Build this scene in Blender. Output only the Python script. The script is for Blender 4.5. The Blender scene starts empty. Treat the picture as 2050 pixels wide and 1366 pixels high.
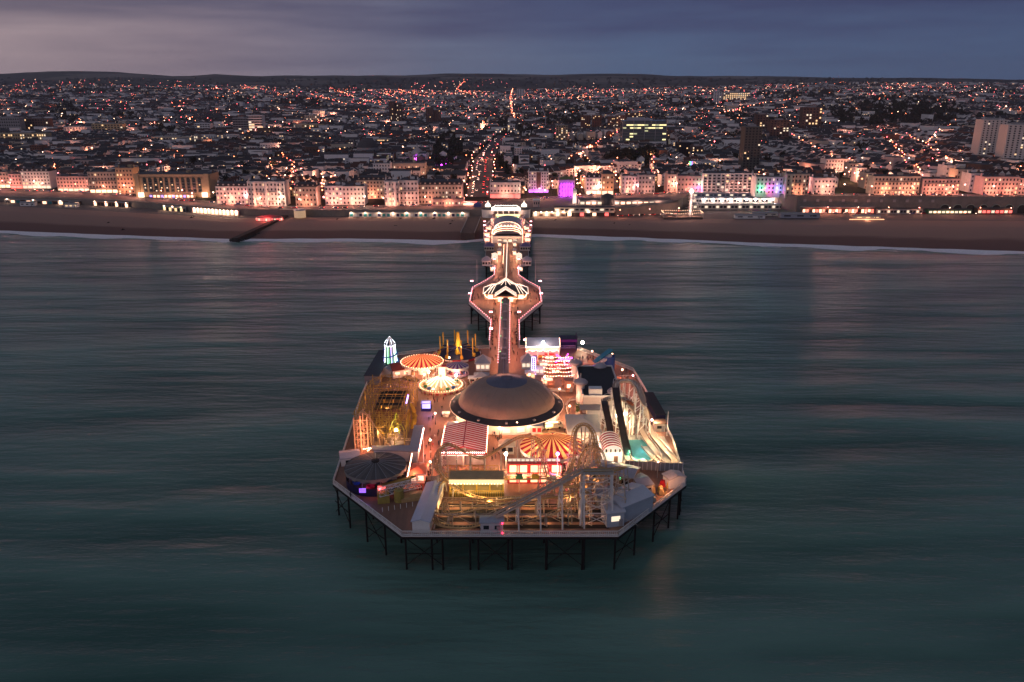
import bpy, math, random
from mathutils import Vector, Matrix, noise
R = random.Random(7)
pi = math.pi
S = bpy.context.scene
C = S.collection
# ---------------------------------------------------------------- camera
F = 1593.0; TH = math.atan(513 / 1593); CZ = 115.0
cam = bpy.data.objects.new('camera', bpy.data.cameras.new('camera')); C.objects.link(cam)
cam.location = (0, 0, CZ); cam.rotation_euler = (pi / 2 - TH, 0, 0)
cam.data.sensor_width = 36; cam.data.lens = 36 * F / 2050; cam.data.clip_end = 40000; cam.data.clip_start = 1
S.camera = cam
cT, sT = math.cos(TH), math.sin(TH)
SEA = -2.5; DK = 8.0

def P(px, py, z=DK):
    """where the sight line through a photograph point meets the level z"""
    u = (px - 1025) / F; v = -(py - 683) / F
    dy = cT + v * sT; dz = -sT + v * cT
    t = (z - CZ) / dz
    return (u * t, dy * t)

def HT(y, py):
    """height of a thing standing at distance y whose top shows at row py"""
    v = -(py - 683) / F
    return CZ + y * (-sT + v * cT) / (cT + v * sT)

def lerp(a, b, t): return a + (b - a) * t
def clamp(t, a=0., b=1.): return max(a, min(b, t))
def sm(t, a=0., b=1.):
    t = clamp((t - a) / (b - a)); return t * t * (3 - 2 * t)
def interp(tab, x):
    if x <= tab[0][0]:
        (x0, y0), (x1, y1) = tab[0], tab[1]; return y0
    for (x0, y0), (x1, y1) in zip(tab, tab[1:]):
        if x <= x1: return lerp(y0, y1, (x - x0) / (x1 - x0))
    return tab[-1][1]

# ---------------------------------------------------------------- materials
MAT = {}
def mat(name, rgb, rough=.7, metal=0., var=.25, scale=.6, spec=.3, stretch=None, bump=0.):
    if name in MAT: return MAT[name]
    m = bpy.data.materials.new(name); m.use_nodes = True; MAT[name] = m
    nt = m.node_tree; b = nt.nodes['Principled BSDF']
    b.inputs['Roughness'].default_value = rough; b.inputs['Metallic'].default_value = metal
    b.inputs['Specular IOR Level'].default_value = spec
    if var:
        tc = nt.nodes.new('ShaderNodeNewGeometry'); n = nt.nodes.new('ShaderNodeTexNoise')
        mp = nt.nodes.new('ShaderNodeMapping')
        if stretch: mp.inputs['Scale'].default_value = stretch
        nt.links.new(tc.outputs['Position'], mp.inputs['Vector']); nt.links.new(mp.outputs[0], n.inputs['Vector'])
        n.inputs['Scale'].default_value = scale; n.inputs['Detail'].default_value = 6; n.inputs['Roughness'].default_value = .65
        mx = nt.nodes.new('ShaderNodeMix'); mx.data_type = 'RGBA'
        mx.inputs['A'].default_value = (*[c * (1 - var * 1.6) for c in rgb], 1); mx.inputs['B'].default_value = (*[min(1, c * (1 + var * 1.2)) for c in rgb], 1)
        nt.links.new(n.outputs['Fac'], mx.inputs['Factor']); nt.links.new(mx.outputs['Result'], b.inputs['Base Color'])
        if bump:
            bp = nt.nodes.new('ShaderNodeBump'); bp.inputs['Strength'].default_value = bump
            nt.links.new(n.outputs['Fac'], bp.inputs['Height']); nt.links.new(bp.outputs[0], b.inputs['Normal'])
    else:
        b.inputs['Base Color'].default_value = (*rgb, 1)
    return m

def emi(name, rgb, s):
    if name in MAT: return MAT[name]
    m = bpy.data.materials.new(name); m.use_nodes = True; MAT[name] = m
    b = m.node_tree.nodes['Principled BSDF']
    b.inputs['Base Color'].default_value = (.3, .3, .3, 1)
    b.inputs['Emission Color'].default_value = (*rgb, 1); b.inputs['Emission Strength'].default_value = s
    m.cycles.emission_sampling = 'NONE'
    return m

white = mat('white_paint', (.72, .70, .68), .5, var=.12, scale=.8)
offwhite = mat('cream_paint', (.62, .55, .45), .6, var=.12, scale=.5)
render_w = mat('white_stucco', (.72, .68, .65), .8, var=.16, scale=.25)
render_c = mat('cream_stucco', (.55, .46, .36), .8, var=.16, scale=.25)
render_p = mat('pink_stucco', (.58, .42, .38), .8, var=.16, scale=.25)
render_y = mat('ochre_stucco', (.50, .38, .22), .8, var=.16, scale=.25)
stone_g = mat('grey_concrete', (.30, .29, .29), .8, var=.2, scale=.3)
brick = mat('red_brick', (.20, .09, .06), .9, var=.3, scale=.6)
brickb = mat('brown_brick', (.14, .085, .065), .9, var=.3, scale=.6)
slate = mat('slate_roof', (.032, .033, .038), .65, var=.35, scale=.5)
slate2 = mat('weathered_slate', (.062, .062, .066), .65, var=.35, scale=.5)
tile = mat('clay_tile_roof', (.075, .035, .027), .8, var=.35, scale=.5)
flat_roof = mat('flat_felt_roof', (.075, .075, .08), .8, var=.3, scale=.4)
glassd = mat('dark_window_glass', (.02, .022, .03), .15, var=0, spec=.6)
leaf = mat('tree_foliage', (.022, .030, .016), .9, var=.55, scale=.35)
bark = mat('bark', (.06, .045, .03), .9, var=.3)
steel = mat('galvanised_steel', (.38, .38, .40), .45, .6, var=.15)
irond = mat('dark_iron', (.016, .015, .015), .6, .2, var=.3)
rust = mat('rusty_iron', (.014, .011, .010), .8, .1, var=.5, scale=1.5)
asphalt = mat('asphalt', (.05, .048, .05), .8, var=.3, scale=.3)
timber = mat('weathered_timber', (.16, .11, .085), .8, var=.3, scale=1.2)
redp = mat('red_paint', (.50, .02, .03), .45, var=.15)
yellowp = mat('yellow_paint', (.62, .40, .05), .45, var=.15)
tanp = mat('tan_paint', (.50, .33, .15), .5, var=.2)
bluep = mat('blue_paint', (.03, .10, .35), .4, var=.15)
navyp = mat('navy_paint', (.015, .015, .06), .5, var=.2)
greenp = mat('green_paint', (.03, .16, .08), .5, var=.2)
purplep = mat('purple_paint', (.12, .02, .22), .5, var=.2)
greyroof = mat('grey_metal_roof', (.34, .35, .40), .45, .1, var=.12, scale=.6)
blackp = mat('black_paint', (.012, .012, .014), .5, var=.2)
creamcan = mat('cream_canvas', (.85, .60, .28), .7, var=.12)
maroon = mat('maroon_canvas', (.36, .015, .05), .7, var=.2)
whitecan = mat('white_canvas', (.85, .78, .78), .7, var=.1)
domem = mat('dome_skin', (.33, .225, .175), .5, .0, var=.14, scale=.22)
domecap = mat('dome_cap_skin', (.12, .12, .17), .4, .1, var=.2, scale=.4)
teal = mat('teal_door', (.02, .22, .24), .6, var=.15)

def canvas(m, k=.55):
    n = m.node_tree.nodes; l = m.node_tree.links; b = n['Principled BSDF']; out = n['Material Output']
    t = n.new('ShaderNodeBsdfTranslucent'); x = n.new('ShaderNodeMixShader'); x.inputs[0].default_value = k
    if b.inputs['Base Color'].is_linked: l.new(b.inputs['Base Color'].links[0].from_socket, t.inputs['Color'])
    l.new(b.outputs[0], x.inputs[1]); l.new(t.outputs[0], x.inputs[2]); l.new(x.outputs[0], out.inputs['Surface']); return m
for q in (creamcan, maroon, whitecan): canvas(q)
W_WARM = emi('warm_bulb', (1, .52, .32), 12)
W_WHITE = emi('white_bulb', (1, .90, .78), 16)
W_PINK = emi('pink_lantern', (1, .30, .36), 16)
W_TUBE = emi('warm_tube', (1, .72, .56), 2.4)
W_WIN = emi('lit_window', (1, .60, .28), 1.5)
W_WIN2 = emi('lit_white_window', (1, .78, .55), 1.2)
W_SHOP = emi('lit_shopfront', (1, .55, .34), 2.6)
W_RED = emi('red_light', (1, .06, .06), 8)
W_REDS = emi('red_sign', (1, .10, .08), 2.5)
W_PURP = emi('purple_light', (.75, .05, 1), 5)
W_BLUE = emi('blue_light', (.15, .2, 1), 6)
W_GREEN = emi('green_light', (.1, 1, .35), 4)
W_STREET = emi('street_lantern', (1, .20, .08), 15)
W_STREETP = emi('pink_street_lantern', (1, .12, .14), 15)
W_STREETW = emi('pale_street_lantern', (1, .55, .36), 15)
W_HEAD = emi('headlight', (1, .62, .46), 20)
W_TAIL = emi('tail_light', (1, .04, .03), 16)
W_FLOOD = emi('flood_lamp', (1, .86, .72), 60)

# ---------------------------------------------------------------- mesh builder
class MB:
    def __init__(s): s.v = []; s.f = []; s.k = []; s.m = 0; s.sm = []; s.smooth = False
    def add(s, vs, fs):
        o = len(s.v); s.v += [tuple(p) for p in vs]
        s.f += [tuple(i + o for i in f) for f in fs]; s.k += [s.m] * len(fs); s.sm += [s.smooth] * len(fs); return s
    def box(s, x, y, z, sx, sy, sz, rz=0., top=1.):
        """centre x,y ; z = bottom"""
        c, n = math.cos(rz), math.sin(rz); vs = []
        for zz, k in ((z, 1), (z + sz, top)):
            for ax, ay in ((-1, -1), (1, -1), (1, 1), (-1, 1)):
                a, b = ax * sx / 2 * k, ay * sy / 2 * k
                vs.append((x + a * c - b * n, y + a * n + b * c, zz))
        return s.add(vs, [(3, 2, 1, 0), (4, 5, 6, 7), (0, 1, 5, 4), (1, 2, 6, 5), (2, 3, 7, 6), (3, 0, 4, 7)])
    def bar(s, a, b, w, h=None):
        a, b = Vector(a), Vector(b); d = b - a
        if d.length < 1e-6: return s
        d.normalize(); h = h or w
        u = d.cross(Vector((0, 0, 1)))
        if u.length < .05: u = d.cross(Vector((0, 1, 0)))
        u.normalize(); w2 = u.cross(d)
        vs = [p + u * sx * w / 2 + w2 * sy * h / 2 for p in (a, b) for sx, sy in ((-1, -1), (1, -1), (1, 1), (-1, 1))]
        return s.add(vs, [(3, 2, 1, 0), (4, 5, 6, 7), (0, 1, 5, 4), (1, 2, 6, 5), (2, 3, 7, 6), (3, 0, 4, 7)])
    def tube(s, pts, r, n=6):
        pts = [Vector(p) for p in pts]; rings = []
        for i, p in enumerate(pts):
            d = (pts[min(i + 1, len(pts) - 1)] - pts[max(i - 1, 0)]).normalized()
            u = d.cross(Vector((0, 0, 1)))
            if u.length < .05: u = Vector((1, 0, 0))
            u.normalize(); w = u.cross(d)
            rr = r[i] if isinstance(r, (list, tuple)) else r
            rings.append([p + (u * math.cos(2 * pi * k / n) + w * math.sin(2 * pi * k / n)) * rr for k in range(n)])
        vs = [q for g in rings for q in g]; fs = []
        for i in range(len(pts) - 1):
            for k in range(n):
                fs.append((i * n + k, i * n + (k + 1) % n, (i + 1) * n + (k + 1) % n, (i + 1) * n + k))
        fs.append(tuple(range(n - 1, -1, -1))); fs.append(tuple((len(pts) - 1) * n + k for k in range(n)))
        return s.add(vs, fs)
    def lathe(s, x, y, prof, n=24, a0=0., stripes=None, sq=1.):
        """prof: (r, z) list"""
        vs = [];
        for r, z in prof:
            for k in range(n):
                a = a0 + 2 * pi * k / n; vs.append((x + r * math.cos(a), y + r * sq * math.sin(a), z))
        km = s.m
        o = len(s.v); s.v += vs
        for i in range(len(prof) - 1):
            for k in range(n):
                s.f.append((o + i * n + k, o + i * n + (k + 1) % n, o + (i + 1) * n + (k + 1) % n, o + (i + 1) * n + k))
                s.k.append(stripes(k, i) if stripes else km); s.sm.append(s.smooth)
        return s
    def prism(s, poly, z0, z1):
        n = len(poly); vs = [(p[0], p[1], z0) for p in poly] + [(p[0], p[1], z1) for p in poly]
        return s.add(vs, [tuple(range(n - 1, -1, -1)), tuple(range(n, 2 * n))] + [(i, (i + 1) % n, n + (i + 1) % n, n + i) for i in range(n)])
    def gable(s, x, y, z, sx, sy, h, rz=0., t=.25, ov=.3):
        """ridge along local x"""
        c, n = math.cos(rz), math.sin(rz); a, b = sx / 2 + ov, sy / 2 + ov; vs = []
        for zz in (0, t):
            for p in ((-a, -b, 0), (a, -b, 0), (a, 0, h), (a, b, 0), (-a, b, 0), (-a, 0, h)):
                vs.append((x + p[0] * c - p[1] * n, y + p[0] * n + p[1] * c, z + p[2] + zz))
        return s.add(vs, [(5, 2, 1, 0), (4, 3, 2, 5), (6, 7, 8, 11), (11, 8, 9, 10), (0, 1, 7, 6), (1, 2, 8, 7), (2, 3, 9, 8), (3, 4, 10, 9), (4, 5, 11, 10), (5, 0, 6, 11)])
    def gwall(s, x, y, z, sx, sy, h, gh, rz=0.):
        """walls with gable ends closing a ridge along local x"""
        c, n = math.cos(rz), math.sin(rz); a, b = sx / 2, sy / 2; vs = []
        for p in ((-a, -b, 0), (a, -b, 0), (a, b, 0), (-a, b, 0), (-a, -b, h), (a, -b, h), (a, b, h), (-a, b, h), (-a, 0, h + gh), (a, 0, h + gh)):
            vs.append((x + p[0] * c - p[1] * n, y + p[0] * n + p[1] * c, z + p[2]))
        return s.add(vs, [(3, 2, 1, 0), (0, 1, 5, 4), (2, 3, 7, 6), (1, 2, 6, 9, 5), (3, 0, 4, 8, 7)])
    def hip(s, x, y, z, sx, sy, h, rz=0., ov=.3, k=.5):
        c, n = math.cos(rz), math.sin(rz); a, b = sx / 2 + ov, sy / 2 + ov
        r = max(0., a - b * 2 * k) if a > b else 0.; q = 0. if a > b else b - a * 2 * k; q = max(0, q); vs = []
        for p in ((-a, -b, 0), (a, -b, 0), (a, b, 0), (-a, b, 0), (-r - .01, -q - .01, h), (r + .01, -q - .01, h), (r + .01, q + .01, h), (-r - .01, q + .01, h)):
            vs.append((x + p[0] * c - p[1] * n, y + p[0] * n + p[1] * c, z + p[2]))
        return s.add(vs, [(3, 2, 1, 0), (4, 5, 6, 7), (0, 1, 5, 4), (1, 2, 6, 5), (2, 3, 7, 6), (3, 0, 4, 7)])
    def ball(s, x, y, z, r, n=6, m=4, sz=1.):
        vs = [(x, y, z - r * sz)]
        for i in range(1, m):
            a = -pi / 2 + pi * i / m
            for k in range(n): vs.append((x + r * math.cos(a) * math.cos(2 * pi * k / n), y + r * math.cos(a) * math.sin(2 * pi * k / n), z + r * sz * math.sin(a)))
        vs.append((x, y, z + r * sz)); fs = []
        for k in range(n): fs.append((0, 1 + (k + 1) % n, 1 + k))
        for i in range(m - 2):
            for k in range(n): fs.append((1 + i * n + k, 1 + i * n + (k + 1) % n, 1 + (i + 1) * n + (k + 1) % n, 1 + (i + 1) * n + k))
        t = len(vs) - 1; o = 1 + (m - 2) * n
        for k in range(n): fs.append((o + k, o + (k + 1) % n, t))
        return s.add(vs, fs)
    def oct(s, x, y, z, r):
        return s.add([(x + r, y, z), (x - r, y, z), (x, y + r, z), (x, y - r, z), (x, y, z + r), (x, y, z - r)],
                     [(0, 2, 4), (2, 1, 4), (1, 3, 4), (3, 0, 4), (2, 0, 5), (1, 2, 5), (3, 1, 5), (0, 3, 5)])
    def mesh(s, name, mats, off=(0, 0, 0)):
        me = bpy.data.meshes.new(name)
        ox, oy, oz = off
        me.from_pydata([(a - ox, b - oy, c - oz) for a, b, c in s.v], [], s.f)
        if not isinstance(mats, (list, tuple)): mats = [mats]
        for m in mats: me.materials.append(m)
        if len(mats) > 1: me.polygons.foreach_set('material_index', s.k)
        if any(s.sm): me.polygons.foreach_set('use_smooth', s.sm)
        me.update(); return me

ORG = {}
LM = 1.75
def tag(o, label=None, cat=None, group=None, kind=None):
    if label: o['label'] = label
    if cat: o['category'] = cat
    if group: o['group'] = group
    if kind: o['kind'] = kind
    return o
def thing(name, label, cat, loc, group=None):
    o = bpy.data.objects.new(name, None); C.objects.link(o); o.location = loc; o.empty_display_size = .5
    ORG[o] = tuple(loc); return tag(o, label, cat, group)
def part(name, mb, mats, parent=None, kind=None, label=None):
    """mb holds world coordinates; the mesh is kept relative to its thing"""
    off = ORG.get(parent, (0, 0, 0)) if parent else (0, 0, 0)
    o = bpy.data.objects.new(name, mb.mesh(name, mats, off)); C.objects.link(o)
    if parent: o.parent = parent
    ORG[o] = off
    if kind: o['kind'] = kind
    if label: o['label'] = label
    return o
def inst(name, me, parent, loc, rz=0.):
    o = bpy.data.objects.new(name, me); C.objects.link(o)
    off = ORG.get(parent, (0, 0, 0)) if parent else (0, 0, 0)
    o.location = (loc[0] - off[0], loc[1] - off[1], loc[2] - off[2]); o.rotation_euler[2] = rz
    if parent: o.parent = parent
    return o
def copy_tree(o, parent=None):
    c = o.copy(); C.objects.link(c); c.parent = parent
    for ch in KIDS.get(o, ()):  # children of the prototype
        copy_tree(ch, c)
    return c
KIDS = {}
def remember(o):
    KIDS[o] = list(o.children)
    for ch in KIDS[o]: remember(ch)
def light(parent, loc, watts, rgb=(1, .55, .38), r=.3, name='lamp_light'):
    if loc[1] > 700: watts *= 1.4
    l = bpy.data.lights.new(name, 'POINT'); l.energy = watts * LM; l.color = (rgb[0], rgb[1] * .80, rgb[2] * .60) if rgb[0] == 1 and rgb[1] >= .28 and loc[1] < 640 else rgb; l.shadow_soft_size = r; l.specular_factor = 0 if loc[1] > 640 else .02
    o = bpy.data.objects.new(name, l); C.objects.link(o)
    off = ORG.get(parent, (0, 0, 0)) if parent else (0, 0, 0)
    o.location = (loc[0] - off[0], loc[1] - off[1], loc[2] - off[2])
    if parent: o.parent = parent
    return o
def struct(name, mb, mats): return tag(part(name, mb, mats), kind='structure')

# ---------------------------------------------------------------- world: dusk sky
w = bpy.data.worlds.new('World'); S.world = w; w.use_nodes = True
nt = w.node_tree; N = nt.nodes; L = nt.links
bg = N['Background']
tc = N.new('ShaderNodeTexCoord'); sep = N.new('ShaderNodeSeparateXYZ'); L.new(tc.outputs['Generated'], sep.inputs[0])
def ramp(stops, src):
    r = N.new('ShaderNodeValToRGB'); e = r.color_ramp.elements
    while len(e) < len(stops): e.new(.5)
    for q, (p, col) in zip(e, stops): q.position = p; q.color = (*col, 1)
    L.new(src, r.inputs[0]); return r
def mathn(op, a, b=None, c=None):
    m = N.new('ShaderNodeMath'); m.operation = op
    for i, q in enumerate((a, b, c)):
        if q is None: continue
        if isinstance(q, (int, float)): m.inputs[i].default_value = q
        else: L.new(q, m.inputs[i])
    return m.outputs[0]
az = mathn('MULTIPLY_ADD', sep.outputs['X'], .85, .5)          # west 0 .. east 1
mp = N.new('ShaderNodeMapping'); mp.inputs['Scale'].default_value = (1.5, 1.5, 17); L.new(tc.outputs['Generated'], mp.inputs[0])
ns = N.new('ShaderNodeTexNoise'); ns.inputs['Scale'].default_value = 1.6; ns.inputs['Detail'].default_value = 6; ns.inputs['Roughness'].default_value = .55; L.new(mp.outputs[0], ns.inputs['Vector'])
low = ramp([(0, (.46, .35, .37)), (.2, (.32, .255, .30)), (.42, (.145, .172, .265)), (.62, (.090, .145, .260)), (1, (.065, .105, .205))], az)
top = ramp([(0, (.17, .14, .185)), (.3, (.095, .095, .165)), (.55, (.055, .075, .165)), (1, (.040, .055, .135))], az)
el = mathn('MULTIPLY', sep.outputs['Z'], 10.5)
el2 = mathn('ADD', el, mathn('MULTIPLY', mathn('SUBTRACT', ns.outputs['Fac'], .5), 2.0))
mx = N.new('ShaderNodeMix'); mx.data_type = 'RGBA'; mx.clamp_factor = True
rr = ramp([(.2, (0, 0, 0)), (1, (1, 1, 1))], el2)
L.new(rr.outputs[0], mx.inputs['Factor']); L.new(low.outputs[0], mx.inputs['A']); L.new(top.outputs[0], mx.inputs['B'])
zen = N.new('ShaderNodeMix'); zen.data_type = 'RGBA'
zr_ = ramp([(0, (0, 0, 0)), (.5, (1, 1, 1))], mathn('SUBTRACT', sep.outputs['Z'], .1))
L.new(zr_.outputs[0], zen.inputs['Factor']); L.new(mx.outputs['Result'], zen.inputs['A']); zen.inputs['B'].default_value = (.105, .125, .175, 1)
sky = N.new('ShaderNodeTexSky'); sky.sky_type = 'NISHITA'; sky.sun_disc = False
sky.sun_elevation = math.radians(-2); sky.sun_rotation = math.radians(-80)
ad = N.new('ShaderNodeMix'); ad.data_type = 'RGBA'; ad.blend_type = 'ADD'; ad.inputs['Factor'].default_value = .03
L.new(zen.outputs['Result'], ad.inputs['A']); L.new(sky.outputs[0], ad.inputs['B'])
L.new(ad.outputs['Result'], bg.inputs[0]); bg.inputs[1].default_value = 1.0
sun = bpy.data.objects.new('sun', bpy.data.lights.new('sun', 'SUN')); C.objects.link(sun)
sun.data.energy = .34; sun.data.angle = math.radians(40); sun.data.color = (.95, .80, .92); sun.rotation_euler = (math.radians(68), 0, math.radians(-30))
S.view_settings.view_transform = 'Standard'; S.view_settings.look = 'None'; S.view_settings.exposure = 0; S.view_settings.gamma = 1
cy = S.cycles
cy.use_denoising = True; cy.denoiser = 'OPENIMAGEDENOISE'; cy.max_bounces = 5; cy.diffuse_bounces = 2; cy.glossy_bounces = 3
cy.transmission_bounces = 2; cy.sample_clamp_indirect = .45; cy.sample_clamp_direct = 0; cy.caustics_reflective = False; cy.caustics_refractive = False
cy.use_light_tree = True; cy.use_adaptive_sampling = True; cy.adaptive_threshold = .015

# ---------------------------------------------------------------- the lie of the land
def poly(tab, z):
    r = []
    for px, py in tab: r.append(P(px, py, z if not isinstance(z, list) else interp(z, px)))
    (x0, y0), (x1, y1) = r[0], r[1]; r.insert(0, (x0 - 1500, y0 + 160))
    (x0, y0) = r[-1]; r.append((x0 + 1500, y0 - 120))
    return r
Tsh = poly([(0, 463), (230, 472), (460, 480), (700, 479), (930, 483), (1070, 470), (1300, 478), (1500, 487), (1800, 497), (2050, 505)], SEA)
Tbt = poly([(0, 412), (230, 424), (460, 437), (700, 434.5), (930, 434.5), (1070, 434), (1300, 436.5), (1500, 440), (2050, 443)], 3.5)
Twf = poly([(0, 404), (230, 412), (460, 430), (560, 432), (700, 433), (930, 433), (1070, 432), (1235, 431), (1355, 427), (1375, 411), (1562, 411), (1572, 425), (2050, 427)], 4)
ZRp = [(0, 9), (930, 9), (1070, 9), (1235, 10), (1400, 15), (1565, 18), (2050, 18)]
Tf = poly([(0, 378), (180, 382), (300, 392), (435, 404), (573, 413), (700, 413), (925, 406), (1045, 398), (1170, 388), (1350, 385), (1500, 383), (1700, 388), (2050, 388)], ZRp)
def yS(x): return interp(Tsh, x)
def yB(x): return max(interp(Tbt, x), yS(x) + 40)
def yW(x): return max(interp(Twf, x), yB(x) + 3)
def zR(x): return interp(ZRp, x / 800 * 1700 + 1025)
def yF(x): return max(interp(Tf, x), yW(x) + 14)
RB = [(0, 0), (700, 5), (2200, 22), (3600, 42), (5200, 62), (6400, 80)]
SKY = [(-3000, 152), (0, 149), (90, 143), (220, 143), (300, 149), (355, 154), (430, 149), (520, 153), (620, 151), (720, 152), (750, 150), (800, 152), (900, 147), (1000, 148), (1100, 150), (1230, 147), (1350, 152), (1540, 153), (1700, 157), (1830, 156), (2050, 160), (5000, 158)]
YR = 9000.
def T(x, y):
    d = y - yF(x)
    if d < 0: return zR(x)
    z = zR(x) + interp(RB, d)
    xv = .012 * y; s = sm(abs(x - xv), 120 + .03 * y, 900 + .25 * y) * sm(d, 60, 1500)
    z += s * (22 if x < xv else 30) + s * sm(y, 2200, 5200) * 18
    z += 17 * noise.noise((x / 650, y / 800, 3.)) * sm(d, 150, 1100)
    if y > 5600:
        u = x / (y * cT) * F + 1025
        zr = HT(YR, interp(SKY, u) + 1.6 * noise.noise((u / 60, 1, 1)) + .8 * noise.noise((u / 17, 5, 1)))
        k = sm(y, 5600, YR)
        z = lerp(z, zr, k)
        k2 = k * (1 - k) * 4
        z += 14 * noise.noise((x / 900, y / 700, 9.)) * k2
    return z
def PT(px, py):
    """where the sight line through a photograph point meets the land"""
    u = (px - 1025) / F; v = -(py - 683) / F
    dy = cT + v * sT; dz = -sT + v * cT
    t = 640.
    while t < 12000:
        if CZ + dz * t <= T(u * t, dy * t): break
        t += 4 + t * .002
    return (u * t, dy * t)
def shown(x, y, z):
    d = y * cT - (z - CZ) * sT; up = y * sT + (z - CZ) * cT
    return (1025 + F * x / d, 683 - F * up / d)
# ---------------------------------------------------------------- sea, ground, beach
def sea_material():
    m = bpy.data.materials.new('sea_water'); m.use_nodes = True; n = m.node_tree.nodes; l = m.node_tree.links
    b = n['Principled BSDF']
    b.inputs['Roughness'].default_value = .17; b.inputs['IOR'].default_value = 1.33; b.inputs['Specular IOR Level'].default_value = .25
    g = n.new('ShaderNodeNewGeometry')
    def nz(scale, vec, det=5, ro=.55, rot=0.):
        mp = n.new('ShaderNodeMapping'); mp.inputs['Scale'].default_value = vec; mp.inputs['Rotation'].default_value = (0, 0, rot)
        l.new(g.outputs['Position'], mp.inputs[0]); t = n.new('ShaderNodeTexNoise'); t.inputs['Scale'].default_value = scale
        t.inputs['Detail'].default_value = det; t.inputs['Roughness'].default_value = ro; l.new(mp.outputs[0], t.inputs['Vector']); return t.outputs['Fac']
    def add(a, b_, ka, kb):
        q = n.new('ShaderNodeMath'); q.operation = 'MULTIPLY'; l.new(a, q.inputs[0]); q.inputs[1].default_value = ka
        r = n.new('ShaderNodeMath'); r.operation = 'MULTIPLY_ADD'; l.new(b_, r.inputs[0]); r.inputs[1].default_value = kb; l.new(q.outputs[0], r.inputs[2]); return r.outputs[0]
    swell = nz(.05, (.16, 1.0, 1), 3, .45, math.radians(-17))
    mid = nz(.16, (.35, 1.5, 1), 5, .6, math.radians(4))
    fine = nz(.7, (.6, 1.2, 1), 4, .65, math.radians(-3))
    h = add(swell, mid, 6.0, 1.2); h2 = add(h, fine, 1.0, .16)
    bp = n.new('ShaderNodeBump'); bp.inputs['Strength'].default_value = .75; bp.inputs['Distance'].default_value = 1.0
    l.new(h2, bp.inputs['Height'])
    cl = nz(.006, (1, 1.6, 1), 6, .6)
    mx = n.new('ShaderNodeMix'); mx.data_type = 'RGBA'
    mx.inputs['A'].default_value = (.042, .110, .088, 1); mx.inputs['B'].default_value = (.145, .265, .215, 1)
    q = add(cl, swell, .45, .95); rp = n.new('ShaderNodeValToRGB'); rp.color_ramp.elements[0].position = .52; rp.color_ramp.elements[1].position = .9; l.new(q, rp.inputs[0])  # swell bands in the body colour stand in for shading on the waves
    l.new(rp.outputs[0], mx.inputs['Factor'])
    # choppy water: matt turbid body under a broken, only partly mirroring surface
    df = n.new('ShaderNodeBsdfDiffuse'); gl = n.new('ShaderNodeBsdfGlossy'); fr_ = n.new('ShaderNodeFresnel'); ms = n.new('ShaderNodeMixShader')
    l.new(mx.outputs['Result'], df.inputs['Color']); l.new(bp.outputs[0], df.inputs['Normal']); l.new(bp.outputs[0], gl.inputs['Normal']); l.new(bp.outputs[0], fr_.inputs['Normal'])
    gl.inputs['Roughness'].default_value = .32; gl.inputs['Color'].default_value = (.9, .95, 1, 1); fr_.inputs['IOR'].default_value = 1.33
    q1 = n.new('ShaderNodeMath'); q1.operation = 'MULTIPLY'; q1.inputs[1].default_value = .8; l.new(fr_.outputs[0], q1.inputs[0])
    q2 = n.new('ShaderNodeMath'); q2.operation = 'MINIMUM'; q2.inputs[1].default_value = .26; l.new(q1.outputs[0], q2.inputs[0])
    l.new(q2.outputs[0], ms.inputs[0]); l.new(df.outputs[0], ms.inputs[1]); l.new(gl.outputs[0], ms.inputs[2]); l.new(ms.outputs[0], n['Material Output'].inputs['Surface']); n.remove(b)
    return m
mb = MB(); mb.add([(-6000, -3000, SEA), (6000, -3000, SEA), (6000, 1100, SEA), (-6000, 1100, SEA)], [(0, 1, 2, 3)])
struct('sea', mb, sea_material())

def beach_material():
    m = bpy.data.materials.new('shingle'); m.use_nodes = True; n = m.node_tree.nodes; l = m.node_tree.links; b = n['Principled BSDF']
    b.inputs['Roughness'].default_value = .85
    g = n.new('ShaderNodeNewGeometry'); sx = n.new('ShaderNodeSeparateXYZ'); l.new(g.outputs['Position'], sx.inputs[0])
    t = n.new('ShaderNodeTexNoise'); t.inputs['Scale'].default_value = .05; t.inputs['Detail'].default_value = 9; t.inputs['Roughness'].default_value = .7
    mp = n.new('ShaderNodeMapping'); mp.inputs['Scale'].default_value = (.35, 1.6, 1); l.new(g.outputs['Position'], mp.inputs[0]); l.new(mp.outputs[0], t.inputs['Vector'])
    a = n.new('ShaderNodeMath'); a.operation = 'MULTIPLY_ADD'; l.new(t.outputs['Fac'], a.inputs[0]); a.inputs[1].default_value = 1.4; l.new(sx.outputs['Z'], a.inputs[2])
    r = n.new('ShaderNodeValToRGB'); e = r.color_ramp.elements; e[0].position = .0; e[0].color = (.12, .055, .043, 1); e[1].position = 1; e[1].color = (.34, .205, .155, 1)
    q = e.new(.33); q.color = (.14, .066, .050, 1); q = e.new(.40); q.color = (.27, .160, .120, 1)
    mr = n.new('ShaderNodeMapRange'); mr.inputs['From Min'].default_value = -2.5; mr.inputs['From Max'].default_value = 6; l.new(a.outputs[0], mr.inputs[0]); l.new(mr.outputs[0], r.inputs[0])
    l.new(r.outputs[0], b.inputs['Base Color']); return m
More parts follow.
